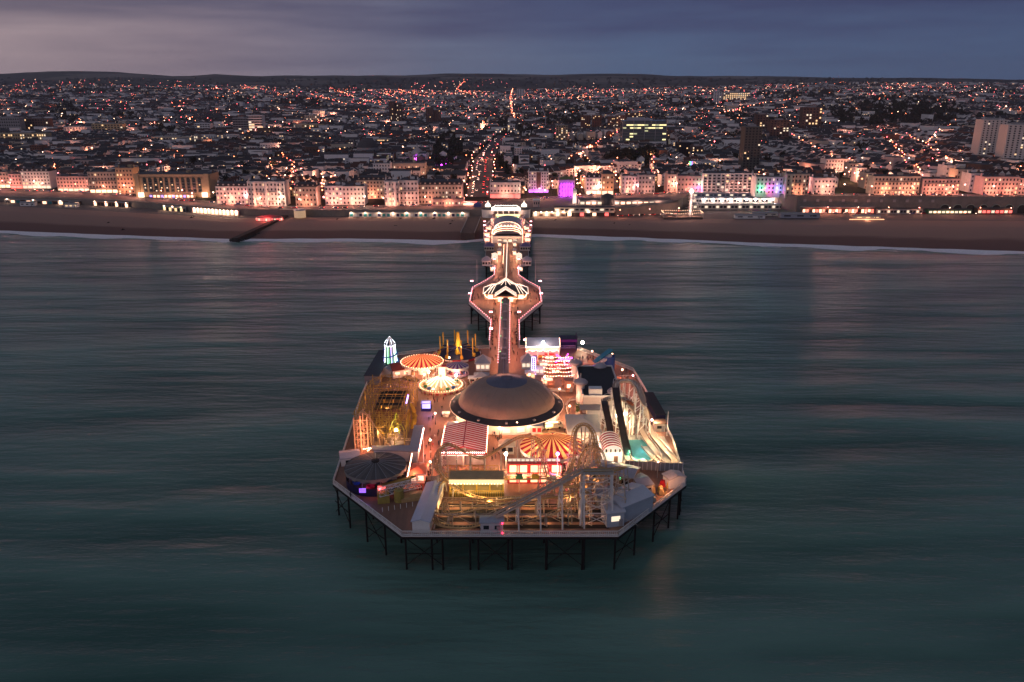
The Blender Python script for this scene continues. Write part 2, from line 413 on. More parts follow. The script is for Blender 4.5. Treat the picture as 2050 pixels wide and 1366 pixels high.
def town_material():
    m = bpy.data.materials.new('town_ground'); m.use_nodes = True; n = m.node_tree.nodes; l = m.node_tree.links; b = n['Principled BSDF']
    b.inputs['Roughness'].default_value = .95; b.inputs['Specular IOR Level'].default_value = .05
    g = n.new('ShaderNodeNewGeometry')
    t = n.new('ShaderNodeTexNoise'); t.inputs['Scale'].default_value = .003; t.inputs['Detail'].default_value = 11; t.inputs['Roughness'].default_value = .62; l.new(g.outputs['Position'], t.inputs['Vector'])
    r = n.new('ShaderNodeValToRGB'); e = r.color_ramp.elements; e[0].position = .38; e[0].color = (.014, .013, .012, 1); e[1].position = .66; e[1].color = (.055, .052, .036, 1)
    q = e.new(.5); q.color = (.026, .027, .02, 1)
    l.new(t.outputs['Fac'], r.inputs[0])
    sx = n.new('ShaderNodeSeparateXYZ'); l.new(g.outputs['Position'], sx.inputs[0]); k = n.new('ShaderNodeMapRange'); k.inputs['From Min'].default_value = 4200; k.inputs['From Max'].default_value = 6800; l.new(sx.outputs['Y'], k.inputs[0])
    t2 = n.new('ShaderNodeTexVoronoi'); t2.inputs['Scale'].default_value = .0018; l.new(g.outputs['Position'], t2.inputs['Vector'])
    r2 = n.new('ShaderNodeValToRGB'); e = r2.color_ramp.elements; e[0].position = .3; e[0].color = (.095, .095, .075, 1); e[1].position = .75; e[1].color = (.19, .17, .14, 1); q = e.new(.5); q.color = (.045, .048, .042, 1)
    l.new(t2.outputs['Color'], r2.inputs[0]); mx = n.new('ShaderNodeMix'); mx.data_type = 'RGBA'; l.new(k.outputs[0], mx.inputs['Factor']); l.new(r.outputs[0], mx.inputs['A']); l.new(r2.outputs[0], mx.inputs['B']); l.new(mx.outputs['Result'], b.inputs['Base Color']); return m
xs = sorted(set([x for x in range(-5200, 5201, 200)] + [x for x in range(-760, 761, 20)]))
rows = []
for x in xs:
    col = [(x, yS(x) - 60, SEA - 4), (x, yS(x), SEA - .02)]
    for k in (.25, .5, .75): col.append((x, lerp(yS(x), yB(x), k), SEA + (3.5 - SEA) * (k * 1.15 if k < .6 else .9) + .35 * noise.noise((x / 30, k * 9, 1))))
    col += [(x, yB(x), 3.5), (x, yW(x), 4.), (x, yW(x) + .6, zR(x)), (x, yF(x), zR(x))]
    rows.append(col)
mb = MB(); n = len(rows[0])
for i in range(len(rows) - 1):
    for k in range(n - 1):
        mb.m = 0 if k < 5 else 1
        mb.smooth = k < 4
        mb.add([rows[i][k], rows[i + 1][k], rows[i + 1][k + 1], rows[i][k + 1]], [(0, 1, 2, 3)])
paving = mat('promenade_paving', (.17, .13, .115), .8, var=.25, scale=.15)
ys = [0, 30, 70, 120, 180, 250, 340, 450, 580, 730, 900, 1100, 1350, 1650, 2000, 2400, 2800, 3200, 3700, 4200, 4800, 5400]
nx = 110; g = []
yabs = ys
for j, d in enumerate(ys + [6200, 7000, 7800, 8400, 9000, 9600, 10500]):
    r = []
    for i in range(nx + 1):
        if d <= 5400:
            w = lerp(1900, 5200, clamp(d / 5400)); x = -w + 2 * w * i / nx; y = yF(x) + d
            if d > 4000: y = lerp(y, 750 + d, sm(d, 4000, 5400))
        else:
            w = 5200 + (d - 5400) * .6; x = -w + 2 * w * i / nx; y = d + 500 if d < 8400 else (YR if d == 8400 else d + 600)
        z = T(x, y) if d < 9000 else T(x, YR) - (d - 8400) * .12
        r.append((x, y, z - .02))
    g.append(r)
mb2 = MB(); mb2.smooth = True
off = len(mb2.v); mb2.v = [p for r in g for p in r]
for j in range(len(g) - 1):
    for i in range(nx):
        a = j * (nx + 1) + i; mb2.f.append((a, a + 1, a + nx + 2, a + nx + 1)); mb2.k.append(2); mb2.sm.append(True)
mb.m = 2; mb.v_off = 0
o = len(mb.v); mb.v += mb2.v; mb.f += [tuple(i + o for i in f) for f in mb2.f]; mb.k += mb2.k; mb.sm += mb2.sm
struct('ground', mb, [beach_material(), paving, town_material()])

# surf along the shoreline
mb = MB()
for i in range(-380, 381):
    x0, x1 = i * 2.4, (i + 1) * 2.4
    def wd(x):
        a = 9.5 + 13 * max(0, noise.noise((x / 45, 2, 7)) + .25) + 1.8 * noise.noise((x / 7, 2, 7)); return max(.8, a)
    def w0(x): return 1.6 * noise.noise((x / 18, 8, 1)) + 1.
    mb.add([(x0, yS(x0) + w0(x0) - wd(x0), SEA + .16), (x1, yS(x1) + w0(x1) - wd(x1), SEA + .16), (x1, yS(x1) + w0(x1), SEA + .34), (x0, yS(x0) + w0(x0), SEA + .34)], [(0, 1, 2, 3)])
    if noise.noise((x0 / 26, 4, 2)) > .05:
        k = 12 + 5 * noise.noise((x0 / 60, 1, 1)); t = .7 + 1.0 * noise.noise((x0 / 9, 3, 3)); t = max(.15, t)
        k1 = 12 + 5 * noise.noise((x1 / 60, 1, 1))
        mb.add([(x0, yS(x0) - k - t, SEA + .1), (x1, yS(x1) - k1 - t, SEA + .1), (x1, yS(x1) - k1, SEA + .2), (x0, yS(x0) - k, SEA + .2)], [(0, 1, 2, 3)])
struct('surf', mb, mat('sea_foam', (.88, .88, .95), .9, var=.2, scale=.5))

# seafront road with kerbs and lane marks, in strips along the facades
def strip(name, y0f, y1f, dz, m, x0=-900, x1=900, st=10):
    mb = MB()
    for i in range(int((x1 - x0) / st)):
        a, b = x0 + i * st, x0 + (i + 1) * st
        mb.add([(a, y0f(a), zR(a) + dz), (b, y0f(b), zR(b) + dz), (b, y1f(b), zR(b) + dz), (a, y1f(a), zR(a) + dz)], [(0, 1, 2, 3)])
    return struct(name, mb, m)
strip('road', lambda x: yF(x) - 17, lambda x: yF(x) - 4, .006, mat('lit_asphalt', (.085, .07, .065), .7, var=.2, scale=.2))
mb = MB()
for i in range(-110, 110):
    a = i * 8.; b = a + 4
    mb.add([(a, yF(a) - 10.6, zR(a) + .012), (b, yF(b) - 10.6, zR(b) + .012), (b, yF(b) - 10.35, zR(b) + .012), (a, yF(a) - 10.35, zR(a) + .012)], [(0, 1, 2, 3)])
struct('road_marking', mb, mat('road_paint', (.7, .7, .65), .6, var=0))
mb = MB()
for i in range(-90, 90):
    a, b = i * 10., i * 10. + 10
    for q in (-3.9, -17.1):
        mb.bar((a, yF(a) + q, zR(a) + .07), (b, yF(b) + q, zR(b) + .07), .3, .14)
struct('kerb', mb, stone_g)
# the avenue running inland from the pier, and lower seafront drive
mb = MB(); ax = [PT(960, 396), PT(962, 370), PT(966, 345), PT(968, 320), PT(990, 290), PT(1012, 268)]
for (xa, ya), (xb, yb) in zip(ax, ax[1:]):
    for q in range(6):
        t0, t1 = q / 6, (q + 1) / 6
        p = [(lerp(xa, xb, t), lerp(ya, yb, t)) for t in (t0, t1)]
        mb.add([(p[0][0] - 13, p[0][1], T(*p[0]) + .3), (p[0][0] + 13, p[0][1], T(*p[0]) + .3), (p[1][0] + 13, p[1][1], T(*p[1]) + .3), (p[1][0] - 13, p[1][1], T(*p[1]) + .3)], [(0, 1, 2, 3)])
struct('avenue', mb, MAT['lit_asphalt'])
# ================================================================ the pier
HEAD = [(-27.4, 174), (26.5, 174), (48.9, 200.7), (50.7, 230.5), (48.8, 273.9), (47.5, 294), (27, 322), (3.5, 322),
        (-9.6, 322), (-32.7, 318.5), (-54.6, 310), (-54.1, 264), (-51.5, 221.5), (-50.4, 201.3)]
NL = [(-9.6, 322), (-10.2, 361), (-22.1, 395), (-22.2, 424), (-15.6, 440), (-10.8, 454), (-10.8, 482), (-17, 486), (-18, 545), (-21, 582), (-22.5, 625), (-17.5, 655), (-17, 708)]
AX = -3.3
NR = [(2 * AX - x, y) for x, y in NL]
pier = thing('pier', 'long victorian pleasure pier on dark iron piles with plank deck and white railings', 'pier', (0, 174, SEA))
deckm = mat('plank_deck', (.27, .145, .10), .55, var=.5, scale=.28, stretch=(1, .15, 1))
nt = deckm.node_tree; b_ = nt.nodes['Principled BSDF']
wv = nt.nodes.new('ShaderNodeTexWave'); wv.inputs['Scale'].default_value = .9; wv.inputs['Distortion'].default_value = .6; wv.bands_direction = 'Y'
ge = nt.nodes.new('ShaderNodeNewGeometry'); nt.links.new(ge.outputs['Position'], wv.inputs[0])
bm_ = nt.nodes.new('ShaderNodeBump'); bm_.inputs['Strength'].default_value = .25; bm_.inputs['Distance'].default_value = .1; nt.links.new(wv.outputs['Fac'], bm_.inputs['Height']); nt.links.new(bm_.outputs[0], b_.inputs['Normal'])
mb = MB(); mb.prism(HEAD, DK - .5, DK); part('deck', mb, deckm, pier)
mb = MB()
for i in range(len(NL) - 1):
    a, b = NL[i], NL[i + 1]; c, d = NR[i + 1], NR[i]
    mb.prism([(a[0], a[1] + .003 * 0), (d[0], d[1]), (c[0], c[1]), (b[0], b[1])], DK - .5, DK - .004)
part('deck', mb, deckm, pier)
# white edge beam, dark girders
EDGE = HEAD + [HEAD[0]]
def segs(pts): return list(zip(pts, pts[1:]))
outer = segs(HEAD[:8]) + segs(HEAD[8:] + [HEAD[0]]) + segs(NL) + segs(NR)
mb = MB()
for a, b in outer: mb.bar((*a, DK - .12), (*b, DK - .12), .3, .24)
part('edge_beam', mb, white, pier)
mb = MB()
for a, b in outer: mb.bar((*a, DK - .75), (*b, DK - .75), .3, .6)
for k in range(11):
    y = 178 + k * 12; mb.bar((-48 if y > 200 else -28, y, DK - .9), (46 if y > 200 else 26, y, DK - .9), .3, .7)
part('girder', mb, irond, pier)
def inside(p, poly):
    x, y = p; r = False
    for (x0, y0), (x1, y1) in zip(poly, poly[1:] + poly[:1]):
        if (y0 > y) != (y1 > y) and x < (x1 - x0) * (y - y0) / (y1 - y0) + x0: r = not r
    return r
# railings
def railing(a, b):
    mb = MB(); a, b = Vector((*a, 0)), Vector((*b, 0)); n = max(1, round((b - a).length / 2.4)); d = (b - a) / n
    for h, t in ((1.25, .15), (.75, .07), (.25, .14)):
        mb.bar((a.x, a.y, DK + h), (b.x, b.y, DK + h), t, t)
    for i in range(n + 1):
        p = a + d * i; mb.box(p.x, p.y, DK, .12, .12, 1.35)
        if i < n:
            for q in (.2, .4, .6, .8):
                z = p + d * q; mb.box(z.x, z.y, DK, .05, .05, 1.2)
            mb.bar((p.x, p.y, DK + .1), ((p + d * .94).x, (p + d * .94).y, DK + .62), .04); mb.bar(((p + d * .94).x, (p + d * .94).y, DK + .1), (p.x, p.y, DK + .62), .04)
    part('railing', mb, white, pier)
for a, b in outer: railing(a, b)
piles = []
for k in range(12):
    y = 175 + k * 12.4
    for i in range(-5, 6):
        x = i * 9.6 - 1
        for q in (0,):
            if inside((x, y), [(p[0] * .99, p[1]) for p in HEAD]): piles.append((x, y))
for x, y in [(-49.6, 202), (48, 202), (-39, 188), (38, 188), (-50.6, 222), (-53, 245), (-53.4, 268), (49.6, 230), (49, 252), (48, 272), (-53.6, 290), (-26.8, 175.2), (26, 175.2), (-17.5, 175), (-8.5, 175), (8.8, 175), (0, 175), (17.8, 175), (-33, 181.6), (32, 181.6), (43.5, 195), (-45, 195)]: piles.append((x, y))
for k in range(24):
    y = 334 + k * 12
    def half(y):
        for (xa, ya), (xb, yb) in segs(NL):
            if ya <= y <= yb: return AX - lerp(xa, xb, (y - ya) / (yb - ya))
        return 10
    h = half(y) - .8
    for q in (-1, 1): piles.append((AX + q * h, y))
piles.sort(key=lambda p: p[1] + (0 if p[1] < 320 else -60) - (40 if abs(p[0]) > 42 else 0))
pm = MB(); pm.lathe(0, 0, [(.26, 0), (.26, 9.5), (.5, 9.9), (.5, 10)], 8)
pme = pm.mesh('pile', rust)
for x, y in piles[:96]: inst('pile', pme, pier, (x, y, SEA))
mb = MB()
for x, y in piles[96:]: mb.tube([(x, y, SEA - .5), (x, y, DK - .5)], .32, 6)
part('piles', mb, rust, pier, kind='stuff')
def brace(a, b):
    mb = MB(); mb.bar((*a, SEA + 1.2), (*b, DK - 1.4), .16); mb.bar((*b, SEA + 1.2), (*a, DK - 1.4), .16); mb.bar((*a, SEA + 4.6), (*b, SEA + 4.6), .18)
    part('cross_brace', mb, rust, pier)
fr = [(-50.4, 202), (-45, 195), (-39, 188), (-33, 181.6), (-26.8, 175.2), (-17.5, 175), (-8.5, 175), (0, 175), (8.8, 175), (17.8, 175), (26, 175.2), (32, 181.6), (38, 188), (43.5, 195), (48.4, 202), (49.6, 230), (49, 252)]
for a, b in segs(fr)[::2]: brace(a, b)
for k in range(0, 24, 1):
    y = 334 + k * 12; h = half(y) - .8; brace((AX - h, y), (AX + h, y))

# ---- seaside lamps on the neck
def lamp_proto(kind, post, lantern, hgt, two=True, arm=.42):
    o = thing(kind, None, None, (0, 0, 0))
    mb = MB(); mb.lathe(0, 0, [(.18, 0), (.12, .8), (.07, 1.2), (.06, hgt - .3)], 8)
    if two: mb.bar((-arm, 0, hgt - .35), (arm, 0, hgt - .35), .08)
    part('post', mb, post, o)
    for q in ((-arm, arm) if two else (0,)):
        g = MB(); g.smooth = True; g.ball(q, 0, hgt, .34, 8, 6); part('lantern', g, lantern, o)
    remember(o); return o
plamp = lamp_proto('pier_lamp', irond, W_PINK, 5.2)
pl = [(-9.2, 334), (-10, 361), (-21.6, 396), (-21.9, 423), (-10.6, 455), (-10.8, 480), (-17.6, 560), (-19.2, 580), (-21, 604), (-21.4, 622)]
ORD = ['first', 'second', 'third', 'fourth', 'fifth', 'sixth', 'seventh', 'eighth', 'ninth', 'tenth', 'eleventh', 'twelfth', 'thirteenth', 'fourteenth', 'fifteenth', 'sixteenth', 'seventeenth', 'eighteenth', 'nineteenth', 'twentieth']
def ordn(i): return ORD[i] if i < 20 else ('twenty-' + ORD[i - 20] if i < 29 else 'thirtieth' if i == 29 else 'thirty-' + ORD[i - 30] if i < 39 else 'fortieth' if i == 39 else 'forty-' + ORD[min(i - 40, 8)])
first = True
for i, (x, y) in enumerate(pl):
    for sd in (0, 1):
        xx = x if sd == 0 else 2 * AX - x
        if sd and i == 0: xx, y = 5.6, 318
        o = plamp if first else copy_tree(plamp); first = False
        o.location = (xx, y, DK); ORG[o] = (xx, y, DK)
        tag(o, f"pink globe lamp at the {'right' if sd else 'left'} rail of the pier neck, {ordn(i)} from the dome end", 'street lamp', 'pink globe lamps along the pier neck')
        light(o, (xx, y, DK + 4.6), 700, (1, .40, .36))

# ---- big dome
DC = (-1.8, 251.5)
dome = thing('domed_arcade', 'large round arcade with shallow brown fabric dome and dark skirt roof', 'arcade', (*DC, DK))
mb = MB(); mb.smooth = True
prof = [(16.4, 12.4)]
for k in range(1, 13):
    a = k / 12 * pi / 2; prof.append((16.4 * math.cos(a) ** .9 + .01, 12.4 + 8.2 * math.sin(a) ** 1.15))
mb.lathe(*DC, [p for p in prof if p[0] > 5.5], 64); part('dome', mb, domem, dome)
zt = [p for p in prof if p[0] > 5.5][-1]
mb = MB(); mb.smooth = True; mb.lathe(*DC, [(zt[0] + .1, zt[1] - .05), (4.6, zt[1] + .5), (2.8, zt[1] + 1.15), (2.0, zt[1] + 1.2), (1.9, zt[1] + 1.7), (.01, zt[1] + 1.95)], 48); part('dome_cap', mb, domecap, dome)
mb = MB()
for k in range(32):
    a = 2 * pi * k / 32; mb.tube([(DC[0] + r * math.cos(a), DC[1] + r * math.sin(a), z + .03) for r, z in prof if r > 5.5], .045, 4)
part('dome_seam', mb, domem, dome)
mb = MB(); mb.lathe(*DC, [(19.3, 11.3), (19.3, 11.6), (16.5, 12.7), (16.2, 12.2), (19.1, 11.3)], 24, pi / 24); part('skirt_roof', mb, mat('dark_lead_roof', (.045, .042, .045), .5, var=.3), dome)
mb = MB(); mb.lathe(*DC, [(18.0, DK), (18.0, 11.4)], 24, pi / 24); part('wall', mb, white, dome)
mb = MB()
for k in range(24):
    a = 2 * pi * (k + .5) / 24 + pi / 24
    if k % 3 == 1: continue
    ca, sa = math.cos(a), math.sin(a); r = 18.0
    q = MB(); q.box(DC[0] + r * ca, DC[1] + r * sa, DK + .9, .16, 2.4, 1.5, a); part('window', q, W_WIN2 if k % 4 else glassd, dome)
for k in range(12):
    a = 2 * pi * k / 12; q = MB(); q.box(DC[0] + 17.9 * math.cos(a), DC[1] + 17.9 * math.sin(a), 12.0, .8, .8, .5, a); part('roof_vent', q, steel, dome)
mb = MB(); mb.lathe(*DC, [(19.32, 11.4), (19.36, 11.55), (19.32, 11.55)], 96); part('light_strip', mb, emi('dim_warm_strip', (1, .6, .4), 1.6), dome)
wall_lamp = MB(); wall_lamp.smooth = True; wall_lamp.ball(0, 0, 0, .32, 8, 6); wl_me = wall_lamp.mesh('bulb', W_FLOOD)
for (px, py) in ((913, 824), (924, 832), (963, 843), (1001, 849), (1036, 850), (1060, 846), (1099, 836), (1118, 822)):
    x, y = P(px, py, 11.6); inst('flood_lamp', wl_me, dome, (x, y, 11.5)); light(dome, (x * 1.0, y - 1.2, 11.4), 700, (1, .62, .42))
for k in range(24):
    a = 2 * pi * k / 24 + .13
    if -2.9 < a - pi < .0 and k % 2: continue
    light(dome, (DC[0] + 20.6 * math.cos(a), DC[1] + 20.6 * math.sin(a), 10.8), 300, (1, .50, .32), .2, 'wall_light')

# ---- covered walkway down the middle of the neck
wk = thing('covered_walkway', 'long dark glazed roof of the covered walkway between dome and shelter hall', 'walkway', (AX, 300, DK))
y0, y1 = 272, 392
mb = MB(); mb.gwall(AX + 0, (y0 + y1) / 2, DK, y1 - y0, 3.8, 2.9, .9, pi / 2); part('wall', mb, mat('walkway_cream', (.55, .42, .3), .6, var=.15), wk)
mb = MB(); mb.gable(AX, (y0 + y1) / 2, DK + 2.9, y1 - y0, 3.8, 1., pi / 2, .12, .25); part('roof', mb, mat('walkway_slate', (.05, .052, .07), .35, var=.4, scale=.8), wk)
mb = MB(); mb.bar((AX, y0, DK + 4.05), (AX, y1, DK + 4.05), .12); part('ridge', mb, steel, wk)
for i, y in enumerate((298, 303, 311, 324, 338, 352, 366, 380)):
    q = MB(); q.box(AX, y, DK + 3.6, 1.9, 1.5, .55); part('skylight', q, greyroof, wk)
for y in (303, 324, 352, 380):
    q = MB(); q.box(AX - 1.6, y + 5, DK + 3.2, .3, .3, .3); part('green_lamp', q, W_GREEN, wk)
mb = MB()
for y in range(276, 392, 4):
    for q in (-1, 1): mb.box(AX + q * 1.93, y, DK + 1, .05, 2.2, 1.3)
part('window_panes', mb, W_WIN2, wk)
for k in range(9):
    for q in (-1, 1): light(wk, (AX + q * 3.0, 297 + k * 11.5, DK + 2.6), 330, (1, .38, .24))

# ---- shelter hall on the bulge with rib lights
hall = thing('shelter_hall', 'cross shaped hall with sloping roofs outlined by bright white light tubes', 'hall', (AX, 408, DK))
HX, HY = AX, 409
mb = MB(); mb.box(HX, HY, DK, 22, 13, 3.2); mb.box(HX, HY - 7.5, DK, 10.5, 9, 3.25); mb.box(HX, HY + 7.5, DK, 10.5, 8, 3.25); part('wall', mb, mat('hall_cream', (.6, .45, .32), .6, var=.15), hall)
mb = MB(); mb.hip(HX, HY, DK + 3.2, 23, 14, 3.6, 0, .3, .55); part('roof', mb, slate2, hall)
for sgn, yy in ((-1, HY - 6.5), (1, HY + 6.5)):
    mb = MB(); mb.gable(HX, yy, DK + 3.25, 12.5, 10.5, 3.6, pi / 2, .15, .35); part('roof', mb, slate2, hall)
mb = MB(); mb.lathe(HX, HY + 1, [(3.4, DK + 6.6), (.05, DK + 9)], 8); part('lantern_roof', mb, slate, hall)
mb = MB()
def tubes(a, b, k=1):
    mb.bar(a, b, .2 * k, .16 * k)
for q in (-1, 1):
    for t in (0, .28, .62, 1.):   # chevrons on the front gable slopes
        yf = HY - 13 + t * 6.5
        tubes((HX, yf, DK + 7.25), (HX + q * 5.7, yf, DK + 3.5))
    for t in (0, .5, 1.):
        yf = HY + 13 - t * 4
        tubes((HX, yf, DK + 7.25), (HX + q * 5.7, yf, DK + 3.5))
    for xx in (6.5, 8.2, 10.2):    # wings
        tubes((HX + q * (xx * .55 + 1.5), HY - 1, DK + 6.9), (HX + q * (xx + .9), HY - 7.1, DK + 3.5))
        tubes((HX + q * (xx * .55 + 1.5), HY + 1, DK + 6.9), (HX + q * (xx + .9), HY + 7.1, DK + 3.5))
    tubes((HX + q * 5.0, HY, DK + 7.0), (HX + q * 11.8, HY - 7.2, DK + 3.45)); tubes((HX + q * 5.0, HY, DK + 7.0), (HX + q * 11.8, HY + 7.2, DK + 3.45))
    tubes((HX + q * 11.8, HY - 7.2, DK + 3.45), (HX + q * 11.8, HY + 7.2, DK + 3.45))
for k in range(8):
    a = 2 * pi * k / 8; tubes((HX + 3.5 * math.cos(a), HY + 1 + 3.5 * math.sin(a), DK + 6.7), (HX + .2 * math.cos(a), HY + 1 + .2 * math.sin(a), DK + 9.1))
part('light_tubes', mb, W_TUBE, hall)
for q in (-1, 1):
    for yy in (HY - 4, HY + 1, HY + 5):
        m_ = MB(); m_.box(HX + q * 11.06, yy, DK + .9, .12, 2.6, 1.7); part('window', m_, W_WIN2, hall)
    for xx in (2.6, 8):
        m_ = MB(); m_.box(HX + q * xx, HY - (12.06 if xx < 5 else 6.56), DK + .5, 2.6, .12, 2.2); part('window', m_, W_SHOP, hall)
    for xx, yy in ((13, -8), (13, 6), (8, -13), (4, -16), (9, 12)): light(hall, (HX + q * xx, HY + yy, DK + 2.6), 420, (1, .5, .34), .25)
def bulbs(parent, name, pts, step, r, m, sag=0.):
    mb = MB()
    for a, b in segs(pts):
        a, b = Vector(a), Vector(b); n = max(1, int((b - a).length / step))
        for i in range(n):
            t = i / n; p = a.lerp(b, t); mb.oct(p.x, p.y, p.z - sag * 4 * t * (1 - t), r)
        if sag: mb.tube([a.lerp(b, t) - Vector((0, 0, sag * 4 * t * (1 - t) - .1)) for t in (0, .25, .5, .75, 1)], .02, 3)
    return part(name, mb, m, parent)
for q in (-1, 1): bulbs(wk, 'bulb_string', [(AX + q * 2.25, 296, DK + 2.9), (AX + q * 2.25, 390, DK + 2.9)], 3.1, .15, W_PINK)
# festoons hung below the hall
for q in (-1, 1):
    fs = thing('festoon_lights', f"swag of round bulbs hanging between poles {'right' if q > 0 else 'left'} of the covered walkway by the hall", 'string lights', (HX + q * 6, 392, DK + 3.8), 'festoons before the shelter hall')
    bulbs(fs, 'bulb_string', [(HX + q * 11, 401, DK + 3.6), (HX + q * 9, 394.5, DK + 3.4), (HX + q * 2.2, 391, DK + 4.2)], .9, .17, W_WARM, .6)
    mb = MB(); mb.box(HX + q * 9, 394.5, DK, .15, .15, 3.6); mb.box(HX + q * 2.6, 390.8, DK, .15, .15, 4.2); part('pole', mb, white, fs)

# ---- windbreak with light ridge on the upper neck
wb = thing('lit_windbreak', 'narrow windbreak shelter with one bright light line along its ridge', 'shelter', (AX, 500, DK))
mb = MB(); mb.gwall(AX, 484, DK, 56, 1.8, 2.2, .5, pi / 2); part('wall', mb, offwhite, wb)
mb = MB(); mb.gable(AX, 484, DK + 2.2, 56, 3.2, .6, pi / 2, .1, .1); part('roof', mb, mat('bronze_roof', (.2, .14, .09), .5, var=.3), wb)
mb = MB(); mb.bar((AX, 430, DK + 3.15), (AX, 548, DK + 3.15), .34, .25); part('light_tube', mb, W_TUBE, wb)
bulbs(wb, 'bulb_string', [(AX - 2.2, 478, DK + 3.), (AX - 2.2, 540, DK + 3.)], 2.2, .16, W_WARM)

# ---- four kiosks overhanging the upper neck, plus two side roofs
def kiosk(x, y, sx, sy, h, rh, wallm, roofm, label, kind='kiosk', grp=None, win=glassd, zb=DK, tubesm=None):
    o = thing(kind, label, 'kiosk' if kind == 'kiosk' else 'building', (x, y, zb), grp)
    mb = MB(); mb.box(x, y, zb, sx, sy, h); part('wall', mb, wallm, o)
    mb = MB(); mb.hip(x, y, zb + h, sx, sy, rh, 0, .5, 1.); part('roof', mb, roofm, o)
    mb = MB(); mb.box(x, y, zb + h - .22, sx + 1.02, sy + 1.02, .2); part('eave', mb, white, o)
    n = max(1, int(sx / 1.5))
    for i in range(n):
        q = MB(); q.box(x - sx / 2 + sx * (i + .5) / n, y - sy / 2 - .03, zb + .9, sx / n * .7, .08, h * .45); part('window', q, win, o)
    if tubesm:
        mb = MB()
        for a, b in ((-1, -1), (1, -1)): mb.bar((x + a * (sx / 2 + .4), y + b * (sy / 2 + .4), zb + h + .1), (x, y, zb + h + rh + .1), .22)
        part('light_tubes', mb, tubesm, o)
    return o
for q in (-1, 1):
    kiosk(AX + q * 12.6, 488, 5.2, 7, 3.2, 2.6, white, greyroof, f"white kiosk with grey hipped roof over the water on the {'right' if q > 0 else 'left'} of the upper neck", tubesm=None)
    kiosk(AX + q * 12.2, 536, 6.6, 9, 3, 2.2, offwhite, mat('purple_lit_roof', (.16, .12, .24), .5, var=.2), f"low {'right' if q > 0 else 'left'} kiosk with purplish roof beside the arcade end of the neck")
    st = thing('food_stall', f"cream food stall under slanting light tubes on the {'right' if q > 0 else 'left'} of the upper neck", 'stall', (AX + q * 7.5, 495, DK))
    mb = MB(); mb.box(AX + q * 7.6, 497, DK, 3.4, 14, 2.9); part('wall', mb, offwhite, st)
    mb = MB(); mb.gable(AX + q * 7.6, 497, DK + 2.9, 14, 3.4, 1.1, pi / 2, .12, .3); part('roof', mb, slate2, st)
    mb = MB()
    for k in range(5): mb.bar((AX + q * 7.6, 491 + k * 3.2, DK + 4.3), (AX + q * 5.7, 490.5 + k * 3.2, DK + 3.2), .22); mb.bar((AX + q * 7.6, 491 + k * 3.2, DK + 4.3), (AX + q * 9.6, 490.5 + k * 3.2, DK + 3.2), .22)
    part('light_tubes', mb, W_TUBE, st)
    m_ = MB(); m_.box(AX + q * 5.85, 497, DK + .8, .1, 12, 1.6); part('serving_hatch', m_, W_SHOP, st)
    for k in range(4): light(st, (AX + q * 4.8, 478 + k * 11, DK + 2.6), 380, (1, .58, .4))

# ---- curved roof arcade near the shore
ar = thing('arcade_building', 'grey barrel roofed amusement arcade outlined with bulb strings near the beach', 'arcade', (AX, 585, DK))
mb = MB(); mb.box(AX, 590, DK, 21.5, 58, 4.6); part('wall', mb, mat('arcade_pink', (.55, .40, .36), .6, var=.15), ar)
def barrel(x, y, z, sx, sy, h, m, parent, name='roof', n=12, t=.2):
    mb = MB(); mb.smooth = False; pts = [(x + sx / 2 * -math.cos(pi * i / n), z + h * math.sin(pi * i / n)) for i in range(n + 1)]
    vs = [(a, y - sy / 2, b) for a, b in pts] + [(a, y + sy / 2, b) for a, b in pts]
    mb.add(vs, [(i, i + 1, n + 2 + i, n + 1 + i) for i in range(n)] + [tuple(range(n, -1, -1)), tuple(range(n + 1, 2 * n + 2))])
    return part(name, mb, m, parent)
barrel(AX, 604, DK + 4.6, 22, 32, 5.6, greyroof, ar)
barrel(AX, 571, DK + 4.6, 20, 24, 3.2, mat('lower_barrel_roof', (.16, .14, .16), .5, var=.3), ar)
mb = MB(); mb.box(AX, 560.5, DK, 22, 3, 6.4); part('facade', mb, white, ar)
mb = MB(); mb.box(AX, 558, DK + 5, 20, 3.4, .35); mb.box(AX, 557, DK + 3.2, 15, 3, .3); part('canopy', mb, greyroof, ar)
def arcs(x, y, z, sx, h, st=.6):
    r = []
    n = int(pi * sx / 2 / st)
    return [(x - sx / 2 * math.cos(pi * i / n), y, z + h * math.sin(pi * i / n)) for i in range(n + 1)]
for yy, hh, zz in ((582.8, 3.3, 4.7), (574, 3.3, 4.7), (559, 3.0, 6.2), (587.8, 5.7, 4.8)):
    bulbs(ar, 'bulb_string', arcs(AX, yy, DK + zz, 19.4, hh), .9, .2, W_WARM)
for q in (-1, 1):
    bulbs(ar, 'bulb_string', [(AX + q * 10.8, 559, DK + 6.6), (AX + q * 10.8, 588, DK + 5)], 1.1, .2, W_WARM)
    bulbs(ar, 'bulb_string', [(AX + q * 10.9, 559, DK + .5), (AX + q * 10.9, 559, DK + 6.6)], .8, .18, W_WARM)
    for yy in (570, 590, 610, 628): light(ar, (AX + q * 12.5, yy, DK + 4), 600, (1, .42, .34))
for k in range(5): light(ar, (AX - 8 + 4 * k, 555.5, DK + 4.2), 260, (1, .6, .45))
